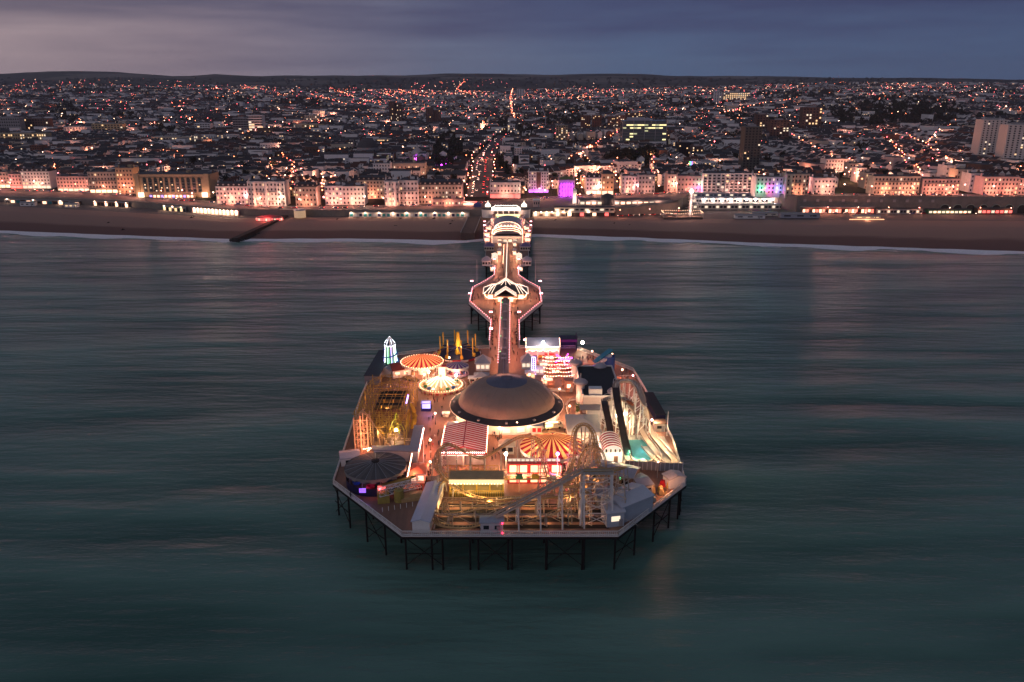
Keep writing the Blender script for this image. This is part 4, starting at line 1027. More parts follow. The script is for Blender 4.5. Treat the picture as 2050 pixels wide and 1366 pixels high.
extra = spline([(-16, 180, 10.5), (-8, 181.5, 11.5), (2, 182.5, 12.5), (10, 184, 13.5), (16, 187, 13), (15, 190, 11.5), (8, 188.6, 10.6), (-2, 186.6, 10.4), (-11, 186.4, 11.2), (-17, 184.4, 12)], 6, True)
track(tc_, extra, 1.3, tanp, tanp, tanp, r=.14); supports(tc_, extra, 5, steelw, .2, .9)
low = spline([(2, 178.2, 9.2), (10, 179.6, 11), (17, 182, 14), (22, 186, 17), (24, 192, 17.5), (21, 197, 15), (16, 193, 13.5), (14, 187, 15), (18, 183, 17.5), (23, 184, 19)], 6, False)
track(tc_, low, 1.3, tanp, tanp, tanp, r=.14); supports(tc_, low, 5, steelw, .22, 1.)
for xx in (-17, -6, 5, 15): light(tc_, (xx, 186.5, DK + 2.6), 420, (1, .62, .30)); light(tc_, (xx + 4, 181, DK + 1.8), 150, (1, .6, .35))
light(tc_, (20, 194, DK + 5), 500, (1, .6, .35)); light(tc_, (22, 186, DK + 9), 260, (1, .6, .35))
supports(tc_, lp[2:] , 3, white, .34, 1.6)
supports(tc_, crest, 5, steelw, .26, 1.2); supports(tc_, pts, 7, white, .2, .9)
for xx in (18, 25):
    for yy_ in (PY - 1.7, PY + 1.7):
        q = MB(); q.bar((xx + (.6 if xx > 22 else -.6), yy_, DK), (xx, yy_, PZ - .5), .42); part('tower_leg', q, white, tc_)
mb = MB()
for zz in (11.5, 15, 18.5, 21.5):
    mb.bar((18, PY - 1.7, zz), (25, PY - 1.7, zz), .18); mb.bar((18, PY + 1.7, zz), (25, PY + 1.7, zz), .18); mb.bar((18, PY - 1.7, zz - 3.4), (25, PY - 1.7, zz), .14); mb.bar((25, PY - 1.7, zz - 3.4), (18, PY - 1.7, zz), .14)
part('tower_bracing', mb, white, tc_)
# loop ring
def ringp(cx, cy_, cz, rx, rz_, n=30, lean=0.): return [Vector((cx + rx * math.sin(2 * pi * k / n), cy_ + lean * math.cos(2 * pi * k / n), cz - rz_ * math.cos(2 * pi * k / n))) for k in range(n + 1)]
for cx_, cy_ in (P(1185, 942, 16.5),):
    rp = ringp(cx_, cy_, 16.5, 3.6, 7.6, 32, 1.2)
    ra = [p + Vector((0, .6, 0)) for p in rp]; rb = [p - Vector((0, .6, 0)) for p in rp]; rs = [Vector(((p.x - cx_) * 1.1 + cx_, p.y, (p.z - 16.5) * 1.05 + 16.5)) for p in rp]
    mb = MB(); mb.tube(ra, .1, 5); mb.tube(rb, .1, 5); mb.tube(rs, .14, 6)
    for p, q, s_ in zip(ra, rb, rs): mb.bar(p, q, .1); mb.bar(p, s_, .08)
    part('loop', mb, tanp, tc_)
    mb = MB()
    for a in range(8): k = a * 4; mb.bar((cx_, cy_ + .1, 18), tuple(rs[k]), .12)
    part('loop_stay', mb, steelw, tc_)
mb = MB()
for k in range(9): xx = -21 + k * 5.9; mb.bar((xx, 178.6, DK), (xx, 178.6, DK + 3.4), .16); mb.bar((xx, 178.6, DK + 3.4), (xx + 5.9, 178.6, DK + .1), .1)
mb.bar((-21, 178.6, DK + 3.4), (26, 178.6, DK + 3.4), .12)
part('low_bracing', mb, steelw, tc_)
for i, t in enumerate((4, 5.3, 6.6)):
    p = crest[-int(6 + i * 3)]; q = MB(); q.box(p.x, p.y, p.z + .1, 2.1, 1.5, .9, 0, .85); q.box(p.x - .7, p.y, p.z + .9, .3, 1.3, .6); part('coaster_car', q, [greenp, yellowp, white][i], tc_)
# black strips on the deck, painting the dark of openings under the coaster
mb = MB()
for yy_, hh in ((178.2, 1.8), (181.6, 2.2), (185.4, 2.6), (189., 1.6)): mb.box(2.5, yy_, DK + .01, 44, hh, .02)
part('painted_deck_opening', mb, mat('painted_opening_dark', (.006, .006, .007), .9, var=0), pier)
mb = MB()
for yy_ in (182.6, 187.6, 192.): mb.bar((-21, yy_, DK + .7), (26, yy_, DK + .7), .12)
for k in range(10):
    for yy_ in (182.6, 187.6): mb.box(-21 + k * 5.2, yy_, DK, .1, .1, .7)
part('catwalk_rail', mb, steelw, pier)
# coaster station
so = thing('coaster_station', 'lit yellow green loading station with open bays under the coaster track', 'station', (-7, 200, DK))
SX0, SX1 = -17, -2.2
mb = MB(); mb.box((SX0 + SX1) / 2, 195.2, DK + 5.6, SX1 - SX0, 5, .25); part('roof', mb, tanp, so)
mb = MB(); mb.box((SX0 + SX1) / 2, 192.6, DK + 4.6, SX1 - SX0, .2, 1.1); part('sign_band', mb, emi('lit_sign_band', (1, .78, .40), .9), so)
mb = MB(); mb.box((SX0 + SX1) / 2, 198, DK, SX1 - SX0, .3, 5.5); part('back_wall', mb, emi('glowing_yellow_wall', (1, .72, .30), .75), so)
mb = MB(); mb.box((SX0 + SX1) / 2, 195.2, DK, SX1 - SX0, 5, 1.5); part('platform', mb, mat('olive_platform', (.13, .10, .035), .6, var=.3), so)
for k in range(5): q = MB(); q.box(lerp(SX0 + .2, SX1 - .2, k / 4), 192.7, DK + 2, .3, .3, 3); part('column', q, yellowp, so)
mb = MB()
for k in range(26): xx = lerp(SX0, SX1, k / 25); mb.box(xx, 191.9, DK + 1, .07, .07, 1.7)
mb.bar((SX0, 191.9, DK + 2.7), (SX1, 191.9, DK + 2.7), .1); part('railing', mb, yellowp, so)
for k in range(4):
    q = MB(); q.box(lerp(SX0, SX1, (k + .5) / 4), 197.7, DK + 2.6, 2.4, .15, 1.7); part('lit_panel', q, emi('station_panel', (1, .84, .5), 3), so)
    light(so, (lerp(SX0, SX1, (k + .5) / 4), 194, DK + 4.6), 420, (1, .72, .34)); light(so, (lerp(SX0, SX1, (k + .5) / 4), 188.6, DK + 3.6), 260, (1, .75, .35))
bulbs(so, 'bulb_string', [(SX0, 192.4, DK + 4.6), (SX1, 192.4, DK + 4.6)], .8, .12, W_WARM)
# queue frame behind it
qf = thing('queue_frame', 'yellow queue barriers between the station and striped pavilion', 'barrier', (-9, 205, DK)); mb = MB()
for k in range(14): xx = -19 + k * 1.15; mb.box(xx, 205, DK, .1, .1, 2.2); mb.box(xx, 208, DK, .1, .1, 2.2); mb.bar((xx, 205, DK + .2), (xx + 1.15, 205, DK + 2.1), .06)
for yy_ in (205, 208):
    for zz in (1.1, 2.2): mb.bar((-19, yy_, DK + zz), (-4, yy_, DK + zz), .09)
part('frame', mb, yellowp, qf)
# ghost house: red and yellow panels
gh = thing('fun_house', 'two storey fun house front with glowing cream panels in red frames', 'fun house', (8, 205, DK))
GX0, GX1, GY = -1.2, 13.6, 201.2
mb = MB(); mb.box((GX0 + GX1) / 2, GY + 2.02, DK, GX1 - GX0, 4, 6.0); part('wall', mb, redp, gh)
for r_ in range(2):
    for k in range(5):
        q = MB(); w_ = (GX1 - GX0) / 5; q.box(GX0 + w_ * (k + .5), GY - .08, DK + .5 + r_ * 3.1, w_ * .66, .2, 2.1); part('lit_panel', q, emi('fun_panel', (1, .66, .34), 1.6) if (k + r_) % 3 else emi('fun_panel_warm', (1, .5, .28), 1.6), gh)
        if k % 2 == 0: q = MB(); q.box(GX0 + w_ * (k + 1), GY - .12, DK + .5 + r_ * 3.1, .5, .2, 2.1); part('red_stripe', q, W_REDS, gh)
mb = MB(); mb.box((GX0 + GX1) / 2, GY - .6, DK + 2.9, GX1 - GX0, 1.2, .3); part('balcony', mb, white, gh)
mb = MB(); mb.box((GX0 + GX1) / 2, GY + 1.8, DK + 6.0, GX1 - GX0, .3, .9); part('parapet', mb, whitecan, gh)
q = MB()
for k in range(12): q.box(GX0 + (GX1 - GX0) * (k + .5) / 12, GY + 1.6, DK + 6.2, .8, .15, .6)
part('parapet_lights', q, W_WIN2, gh)
for k in range(5): light(gh, (GX0 + 3.3 * k + 1.4, GY - 2.6, DK + 4), 420, (1, .42, .22)); 
light(gh, (GX1 - 1, GY - 3, DK + 6), 400, (1, .12, .25))
mb = MB(); mb.tube([(GX1 - 1, GY - 2, DK), (GX1 - 1, GY - 2, DK + 10)], .12, 6); 
pk = thing('pink_lamp_mast', 'lamp mast with magenta globe at the right end of the fun house', 'flood light', (GX1 - 1, GY - 2, DK)); part('pole', mb, white, pk)
g = MB(); g.smooth = True; g.ball(GX1 - 1, GY - 2, DK + 10.2, .5, 8, 6); part('lamp', g, emi('magenta_lamp', (1, .15, .55), 14), pk); light(pk, (GX1 - 1, GY - 2.8, DK + 10), 500, (1, .2, .5))
x, y = P(1013, 938); fm = thing('white_lamp_mast', 'tall mast with dazzling white flood lamp in front of the little cream kiosk', 'flood light', (x, y, DK))
z = HT(y, 910); mb = MB(); mb.tube([(x, y, DK), (x, y, z)], .16, 6); part('pole', mb, white, fm); g = MB(); g.smooth = True; g.ball(x, y, z + .2, .5, 8, 6); part('lamp', g, W_FLOOD, fm); light(fm, (x, y - .8, z), 2000, (1, .66, .48))
# red & cream round tent
te, x, y = roundride('umbrella_ride', 'large umbrella shaped ride canopy in maroon and yellow stripes', 1105, 893, 9.6, 4.2, 3.6, [maroon, creamcan], 1, wallm=redp, n=40)
for k in range(6):
    a = 2 * pi * k / 6; q = MB(); q.lathe(x + 6 * math.cos(a), y + 6 * math.sin(a), [(.4, DK + .6), (1.1, DK + 1.), (1.2, DK + 1.8), (.9, DK + 1.8)], 10); part('tub_car', q, [bluep, redp][k % 2], te)
for k in range(4): light(te, (x + 6 * math.cos(k * 1.57 + .8), y + 6 * math.sin(k * 1.57 + .8), DK + 3.2), 900, (1, .6, .38))
for k in range(5): a = -2.7 + k * .9; light(te, (x + 11.5 * math.cos(a), y + 11.5 * math.sin(a), DK + 8.), 420, (1, .66, .40))
# dark round waltzer
wa, x, y = roundride('waltzer', 'big round ride under a dark grey ribbed canopy with scalloped rim', 752, 933, 8.6, 5.2, 1.5, [mat('charcoal_canvas', (.085, .075, .075), .6, var=.2), mat('charcoal_canvas_light', (.12, .105, .10), .6, var=.2)], 1, wallm=navyp, wall_h=2.4, scal=mat('grey_scallop', (.22, .20, .19), .7, var=.2), n=36, peak_r=.9)
q = MB()
for k in range(18):
    a = 2 * pi * k / 18; q.tube([(x + 8.6 * math.cos(a), y + 8.6 * math.sin(a), DK + 5.25), (x + 4.3 * math.cos(a), y + 4.3 * math.sin(a), DK + 6.08), (x + 1 * math.cos(a), y + 1 * math.sin(a), DK + 6.72)], .06, 4)
part('rib', q, steel, wa); q = MB(); q.lathe(x, y, [(1.2, DK + 6.5), (1.1, DK + 7.1), (.1, DK + 7.2)], 12); part('cap', q, blackp, wa)
for k in range(6):
    a = 2 * pi * k / 6 + .4; q = MB(); q.lathe(x + 5.6 * math.cos(a), y + 5.6 * math.sin(a), [(.5, DK + .6), (1.2, DK + .9), (1.3, DK + 1.9), (1., DK + 1.9)], 10); part('tub_car', q, [redp, bluep][k % 2], wa)
q = MB(); q.box(x - 2.4, y - 8.2, DK + 1.3, 1.8, .3, 1.2); part('lit_panel', q, emi('violet_panel', (.35, .12, 1), 1.2), wa); light(wa, (x - 2, y - 7, DK + 3.5), 150, (.35, .2, 1)); light(wa, (x + 2.5, y - 9.5, DK + 3), 120, (1, .1, .12))
q = MB(); q.box(x + 3, y - 9.1, DK + 1.5, 2., .3, 2.2); part('red_panel', q, W_REDS, wa)
# red sided round building beside it
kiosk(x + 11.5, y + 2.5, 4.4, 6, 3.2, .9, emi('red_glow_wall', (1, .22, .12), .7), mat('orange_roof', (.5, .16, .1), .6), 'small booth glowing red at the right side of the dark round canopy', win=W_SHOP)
ls = thing('light_string_post', 'leaning post wrapped in white bulbs at the rim of the dark round canopy', 'string lights', (x + 8.8, y, DK)); bulbs(ls, 'bulb_string', [(x + 9.2, y - 4, DK + 3), (x + 9.8, y + 4.8, DK + 7)], .5, .2, W_WARM)
mb = MB(); mb.bar((x + 9.2, y - 4, DK), (x + 9.2, y - 4, DK + 3), .15); mb.bar((x + 9.2, y - 4, DK + 2.9), (x + 9.8, y + 4.8, DK + 6.8), .12); part('post', mb, white, ls)
light(ls, (x + 10.8, y - 1, DK + 4.5), 500, (1, .34, .24))
# L shaped white roof by yellow coaster
lr = thing('l_shaped_building', 'low white walled building with pale L shaped roof beside the yellow coaster', 'building', (-38, 222, DK))
a_, b_2 = P(820, 905, DK + 3.4), P(850, 853, DK + 3.4)
mb = MB(); mb.prism([P(818, 905, DK + 3.4), P(838, 905, DK + 3.4), P(848, 853, DK + 3.4), P(829, 853, DK + 3.4)], DK + 3.4, DK + 3.7); mb.prism([P(744, 902, DK + 3.4), P(819.5, 905.2, DK + 3.4), P(823, 893, DK + 3.4), P(744, 894, DK + 3.4)], DK + 3.38, DK + 3.66); part('roof', mb, greyroof, lr)
mb = MB(); mb.prism([P(820, 905, DK + 3.4), P(836, 905, DK + 3.4), P(846, 855, DK + 3.4), P(831, 855, DK + 3.4)], DK, DK + 3.35); mb.prism([P(748, 901, DK + 3.4), P(819, 904, DK + 3.4), P(822, 896, DK + 3.4), P(748, 896, DK + 3.4)], DK, DK + 3.3); part('wall', mb, white, lr)
p, q_ = P(838.6, 903, DK + 3.2), P(848.6, 856, DK + 3.2); bulbs(lr, 'bulb_string', [(*p, DK + 3.2), (*q_, DK + 3.2)], .7, .22, emi('pink_bulb', (1, .42, .34), 14))
for t in (.1, .5, .9): light(lr, (lerp(p[0], q_[0], t) + 1.2, lerp(p[1], q_[1], t), DK + 3), 450, (1, .32, .22))
for k in range(3): q = MB(); pp = P(770 + 18 * k, 909, DK + 1); q.box(pp[0], pp[1], DK + .8, 2, .2, 1.4); part('window', q, W_WIN2, lr)
shed('white_roof_store', 'small store with sloping white roof at the left corner rail', 'shed', *P(701, 925), 5.4, 5, 2.4, .7, white, mat('pale_roof', (.5, .48, .52), .5), .25, 1)

# yellow coaster, left side
yc = thing('yellow_roller_coaster', 'wild mouse coaster on a forest of yellow posts along the left rail', 'roller coaster', (-46, 255, DK))
yo = mat('orange_yellow_steel', (.52, .30, .06), .5, var=.25)
A = []
def cy_(v): return 226 + (v - 246) * .95
X0, X1 = -48.5, -34
for z, i in ((19.5, 0), (17.2, 1), (14.8, 2)):
    A += [(X0 + i, 246, z + .7), (X0 + i, 262, z + .4), (X0 + i, 276, z), (X0 + 3 + i, 283 - i, z), (-41, 285 - i, z - .2), (X1 - 2 - i, 283 - i, z - .4), (X1 - i, 277, z - .6), (X1 - i, 262, z - 1.2), (X1 - i, 250, z - 1.5), (X1 - 4 - i, 246, z - 1.8), (-42, 252, z - 2.2)]
A += [(-46, 256, 12), (-46, 270, 11.5), (-42, 276, 11), (-38, 270, 10.5), (-38, 250, 10)]
A = [(x, cy_(y), 8 + (z - 8) * .86) for x, y, z in A]
ycp = spline(A, 4, False); track(yc, ycp, 1.1, yo, yo, None, r=.08)
gridn = 0
for i in range(6):
    for j in range(8):
        x, y = lerp(-49, -33.5, i / 5), lerp(226.5, 262.5, j / 7)
        zz = 18 if (i in (0, 5) or j in (0, 7)) else 15
        if j == 0: zz = 14
        if j == 0 and i in (2, 3): continue
        q = MB(); q.bar((x, y, DK), (x, y, zz - (1 if i > 3 else 0)), .24); part('post', q, yo, yc)
mb = MB()
for zz in (11, 14, 16.8):
    for i in range(6): x = lerp(-49, -33.5, i / 5); mb.bar((x, 226.5, zz), (x, 262.5, zz), .12)
    for j in range(8): y = lerp(226.5, 262.5, j / 7); mb.bar((-49, y, zz), (-33.5, y, zz), .12)
part('beams', mb, yo, yc)
mb = MB()
for j in range(7):
    for x in (-49, -33.5): y, y2 = lerp(226.5, 262.5, j / 7), lerp(226.5, 262.5, (j + 1) / 7); mb.bar((x, y, 8.2), (x, y2, 11.5), .1); mb.bar((x, y2, 11.5), (x, y, 15), .1); mb.bar((x, y, 15), (x, y2, 16.8), .1)
for i in range(5):
    x, x2 = lerp(-49, -33.5, i / 5), lerp(-49, -33.5, (i + 1) / 5)
    for y in (226.5, 262.5): mb.bar((x, y, 8.2), (x2, y, 11.5), .1); mb.bar((x2, y, 11.5), (x, y, 15), .1); mb.bar((x, y, 15), (x2, y, 16.8), .1)
part('diagonal_braces', mb, yo, yc)
mb = MB()
for k in range(8): a = k / 7; mb.box(-47.6, 228, 9 + k * 1.3, 2.6, .12, .14); 
part('ladder_rungs', mb, yo, yc)
mb = MB(); mb.bar((-49, 228, 8), (-48.8, 228, 19), .26); mb.bar((-46.4, 228, 8), (-46.4, 228, 19), .26); part('lift_tower', mb, yo, yc)
bw = MB()
for k in range(10): bw.box(-44.6 + .1 * k, 266, DK + .3 + k * .9, 5.2, 14, .08)
light(yc, (-41, 242, DK + 6), 900, (1, .55, .25)); light(yc, (-41, 265, DK + 5), 600, (1, .45, .25)); light(yc, (-41, 224.5, DK + 5), 700, (1, .75, .35)); light(yc, (-31, 250, DK + 7), 500, (1, .55, .3)); light(yc, (-51, 245, DK + 8), 250, (1, .55, .3))
mk = thing('maintenance_hall', 'brown panelled hall hidden among the posts of the yellow coaster', 'hall', (-41, 250, DK)); mb = MB(); mb.box(-41, 250, DK, 8, 16, 5.5); part('wall', mb, mat('brown_panels', (.22, .09, .06), .7, var=.3), mk); mb = MB(); mb.box(-41, 250, DK + 5.5, 8.4, 16.4, .3); part('roof', mb, irond, mk)
# swing ride inside: yellow curved arms
sw = thing('curved_arm_ride', 'ride with two tall curved yellow arms and a violet light beside the yellow coaster', 'fairground ride', (-38, 246, DK))
for q_, (px, w_) in enumerate(((812, 1.0), (824, 1.5))):
    x, y = P(px, 858); zt_ = HT(y, 803 + q_ * 4); mb = MB()
    mb.tube([(x + 1.2 * math.sin(pi * t / 6), y, lerp(DK, zt_, t / 6)) for t in range(7)], [w_ * k * .55 for k in (.5, .9, 1.1, 1.1, .95, .7, .3)], 8); part('arm', mb, yellowp, sw)
q = MB(); x, y = P(818, 858); q.bar((x - .3, y - .6, HT(y, 806)), (x + .4, y - .6, HT(y, 790)), .35); part('violet_tube', q, emi('violet_tube2', (.4, .25, 1), 7), sw)
x, y = P(794, 870); stt = thing('flood_tripod', 'yellow lattice tripod mast with a bright flood lamp inside the yellow coaster', 'flood light', (x, y, DK)); mb = MB(); zz = HT(y, 828)
for a in range(4): mb.bar((x + 2.6 * math.cos(a * 1.57 + .5), y + 2 * math.sin(a * 1.57 + .5), DK + 1), (x + .2 * math.cos(a), y, zz), .2)
for k in (3, 5.5): 
    for a in range(4): f = 2.4 * (1 - (k - 1) / (zz - DK)); mb.bar((x + f * math.cos(a * 1.57 + .5), y + f * .8 * math.sin(a * 1.57 + .5), DK + k), (x + f * math.cos(a * 1.57 + 2.07), y + f * .8 * math.sin(a * 1.57 + 2.07), DK + k), .12)
part('lattice', mb, mat('lime_steel', (.5, .5, .05), .5), stt); g = MB(); g.smooth = True; g.ball(x + .2, y - 2, DK + 2.4, .5, 8, 6); part('lamp', g, W_FLOOD, stt); light(stt, (x + .2, y - 2.8, DK + 3), 1400, (1, .82, .5))
# pink lit steel tower
pt = thing('lit_coaster_tower', 'pink and orange lit lattice tower of a small coaster at the left rail', 'roller coaster', (-46, 222, DK))
salmon = mat('salmon_steel', (.60, .38, .24), .5, var=.15); x0_, y0_ = P(712, 905); x1_, _ = P(738, 905); zt_ = HT(y0_, 832)
mb = MB()
for x in (x0_, (x0_ + x1_) / 2, x1_):
    for y in (y0_, y0_ + 5): mb.bar((x, y, DK), (x, y, zt_ - abs(x - (x0_ + x1_) / 2) * .3), .3)
k = 0
z = DK + 2
while z < zt_:
    for y in (y0_, y0_ + 5): mb.bar((x0_, y, z), (x1_, y, z), .16)
    for x in (x0_, x1_): mb.bar((x, y0_, z), (x, y0_ + 5, z), .16)
    mb.bar((x0_, y0_, z - 2), ((x0_ + x1_) / 2, y0_, z), .12); mb.bar((x1_, y0_, z - 2), ((x0_ + x1_) / 2, y0_, z), .12); z += 2.1
part('lattice', mb, salmon, pt)
dp = spline([(x0_ + .5, y0_ + 2, zt_ - 3), (x0_ + 1.8, y0_ + 2.2, zt_ + .2), (x1_ - .3, y0_ + 2.4, zt_ - .8), (x1_ + 2, y0_ + 3, zt_ - 5), (x1_ + 4, y0_ + 4, zt_ - 9), (x1_ + 6.4, y0_ + 6, DK + 1.4), (x1_ + 12, y0_ + 7, DK + 1)], 6, False)
track(pt, dp, 1.3, salmon, salmon, None, r=.11); supports(pt, dp, 4, salmon, .2, .9)
for zz in (DK + 2.5, DK + 6, DK + 10): light(pt, ((x0_ + x1_) / 2 + .6, y0_ - 1.6, zz), 420, (1, .42, .30))
bulbs(pt, 'bulb_string', [(x1_ - .2, y0_ - .3, DK + .6), (x1_ + 1.2, y0_ - .3, DK + 1.6), (x0_ + 2, y0_ - .3, DK + 1)], .5, .2, W_WARM)

# folded yellow arm ride at front left
fa = thing('folded_arm_ride', 'folded yellow ride boom with white lattice arm lying on the front left deck', 'fairground ride', (-33, 191, DK))
def at(px, py, z): return (*P(px, py, z), z)
def lat(a, b, w, m, name, t=.16):
    a, b = Vector(a), Vector(b); d = (b - a).normalized(); u = d.cross(Vector((0, 0, 1))).normalized() * w / 2; v = Vector((0, 0, w / 2)); mb = MB(); n = int((b - a).length / w / .8)
    cs = [u + v, u - v, -u - v, -u + v]
    for c in cs: mb.bar(a + c, b + c, t)
    for i in range(n):
        p, q = a.lerp(b, i / n), a.lerp(b, (i + 1) / n)
        for k in range(4): mb.bar(p + cs[k], q + cs[(k + 1) % 4], t * .6); mb.bar(p + cs[k], p + cs[(k + 1) % 4], t * .6)
    return part(name, mb, m, fa)
lat(at(758, 986, DK + 3.4), at(842, 966, DK + 3.4), 1.9, white, 'lattice_arm')
mb = MB(); mb.bar(at(757, 978, DK + 2.4), at(822, 960, DK + 3), 1.3, 1.4); part('boom', mb, mat('dull_yellow_steel', (.36, .28, .07), .5, var=.3), fa)
mb = MB(); mb.bar(at(815, 958, DK + 3), at(831, 952, DK + 3.2), .8, .8); part('boom_tip', mb, MAT['dull_yellow_steel'], fa)
mb = MB(); x, y = P(768, 1004); mb.box(x, y, DK, 3.2, 2.6, 2.9, .2); part('counterweight', mb, MAT['dull_yellow_steel'], fa)
mb = MB(); x, y = P(799, 1003); mb.lathe(x, y, [(1.35, DK), (1.35, DK + 3.4), (.2, DK + 3.6)], 12); part('base_column', mb, MAT['dull_yellow_steel'], fa)
mb = MB(); x, y = P(826, 998); mb.box(x, y, DK, 6.5, 3.4, 1., .28); mb.box(x + 1, y + .2, DK + 1, 3.5, 1.6, .7, .28); part('trailer', mb, tanp, fa)
for i in range(6): x, y = P(766 + i * 12, 1025 - i * 2.2); q = MB(); q.box(x, y, DK, .14, .14, 1.3); part('bollard_post', q, white, fa)
bs = thing('barrier_screen', 'curved cream barrier with red inner mat in front of the folded arm ride', 'barrier', (-26, 200, DK))
mb = MB(); cx_, cy_ = P(857, 975)
for k in range(10):
    a, b = -.6 + k * .3, -.6 + (k + 1) * .3; mb.bar((cx_ + 4.2 * math.cos(a), cy_ + 4.2 * math.sin(a), DK + .6), (cx_ + 4.2 * math.cos(b), cy_ + 4.2 * math.sin(b), DK + .6), .1, 1.2)
part('panel', mb, offwhite, bs); mb = MB(); mb.lathe(cx_, cy_, [(3.6, DK + .01), (3.6, DK + .04), (.05, DK + .04)], 20); part('mat', mb, mat('red_mat', (.30, .05, .03), .8), bs)
# sheds at the front
shed('white_shed', 'narrow white shed with curved pale roof end behind the front left rail', 'shed', (P(852, 1060)[0] + P(868, 1000)[0]) / 2 - .3, 185, 20, 4.4, 3.2, .7, white, mat('pale_blue_roof', (.50, .52, .62), .5, var=.1), pi / 2 - .09, 0)
shed('lift_hut', 'small white hut at the foot of the coaster lift', 'hut', *P(985, 1062), 5.6, 3.0, 3.0, .5, mat('pale_pink_boards', (.55, .5, .52), .6), greyroof, 0, 2)
shed('grey_store', 'large blue grey metal store with low pitched roof at the front right rail', 'shed', 30.2, 186, 11, 8, 4.6, 1.1, mat('blue_grey_cladding', (.40, .44, .50), .5, var=.12), mat('blue_grey_roof', (.50, .52, .58), .45, var=.1), .62, 0, door=False)
shed('grey_annex', 'lower grey metal annex with one lit window left of the large grey store', 'shed', 25.8, 180.6, 4.6, 5, 4.0, .5, MAT['blue_grey_cladding'], MAT['blue_grey_roof'], .2, 1, W_WIN2, door=True)
shed('trapezoid_hut', 'pale hut with sloping roof half hidden by the coaster supports', 'hut', 25.0, 190.5, 5, 6, 3, 1., stone_g, greyroof, .1, 0)
shed('workshop', 'workshop with long grey roof and green exit lamp right of the coaster loop', 'workshop', 28.8, 201.5, 12.5, 7, 4.4, 1., mat('brown_boards', (.22, .15, .11), .7, var=.3), greyroof, -.42, 3, blackp)
q = MB(); q.box(29.6, 197.2, DK + 3.5, .7, .2, .5, -.42); exl = thing('exit_lamp', 'small green exit lamp under the eave of the long grey workshop roof', 'lamp', (29.6, 197.2, DK + 3.5)); part('lamp', q, W_GREEN, exl)
shed('container_office', 'white cabin with skylight between the workshop and the adventure golf', 'cabin', 35.4, 196.6, 4.0, 6.5, 3.4, .6, offwhite, greyroof, .35, 2)
shed('white_corner_shed', 'white shed on the far right corner of the pier rail', 'shed', 45.4, 200.4, 3.6, 5, 2.8, .8, white, mat('pale_roof2', (.5, .46, .46), .5), .35 + pi / 2, 2)
# jumble area with boats and obstacles
jm = [(1277, 985, 'red_ramp', 'red sloping ramp at the left of the corner play area', redp), (1300, 975, 'rock_heap', 'brown rockwork heap in the middle of the corner play area', brickb), (1318, 985, 'orange_raft', 'orange and cream raft in the corner play area', tanp), (1330, 972, 'red_canopy', 'little red canopy beside the white corner shed', redp), (1290, 1005, 'crate_pile', 'pile of dark red crates against the right rail', maroon), (1312, 998, 'white_slab_stack', 'stack of pale slabs near the right rail', offwhite)]
for i, (px, py, nm, lb, m_) in enumerate(jm):
    x, y = P(px, py); o = thing(nm, lb, nm.split('_')[-1], (x, y, DK))
    for k in range(4):
        mb = MB(); a = R.random() * 3; mb.box(x + R.uniform(-1.4, 1.4), y + R.uniform(-1.2, 1.2), DK, R.uniform(.8, 2.4), R.uniform(.6, 1.4), R.uniform(.5, 1.8), a, .7); part(['block', 'board', 'panel', 'lid'][k], mb, m_ if k != 2 else R.choice([white, yellowp, timber]), o)
o = thing('yard_lamp', 'warm lamp on a short mast over the corner play area', 'lamp', (41.5, 204.5, DK)); mb = MB(); mb.tube([(41.5, 204.5, DK), (41.5, 204.5, DK + 5)], .1, 6); part('pole', mb, steel, o); mb = MB(); mb.ball(41.5, 204.5, DK + 5.1, .25); part('lamp', mb, W_WARM, o); light(o, (42, 194, DK + 4.6), 900, (1, .5, .3))
wl = thing('boundary_wall', 'grey panel wall between the log flume pool and the corner play area', 'wall', (41, 209, DK)); mb = MB(); mb.bar((33, 210.2, DK + 1.3), (49.5, 208.6, DK + 1.3), .3, 2.6); part('panel', mb, stone_g, wl)
mb = MB()
for k in range(14): t = k / 13; mb.box(lerp(33, 49.5, t), lerp(210.2, 208.6, t) - .2, DK, .14, .14, 3.2)
part('post', mb, white, wl)
# red beacon on the front rail
o = thing('red_beacon', 'red navigation light on the front rail near the centre', 'beacon', (-2.4, 174.4, DK)); mb = MB(); mb.box(-2.4, 174.6, DK, .12, .12, 3.2); part('post', mb, white, o)
for zz in (.6, 3.3): mb = MB(); mb.ball(-2.4, 174.2, DK + zz, .24); part('lamp', mb, emi('beacon_red', (1, .02, .08), 9), o)

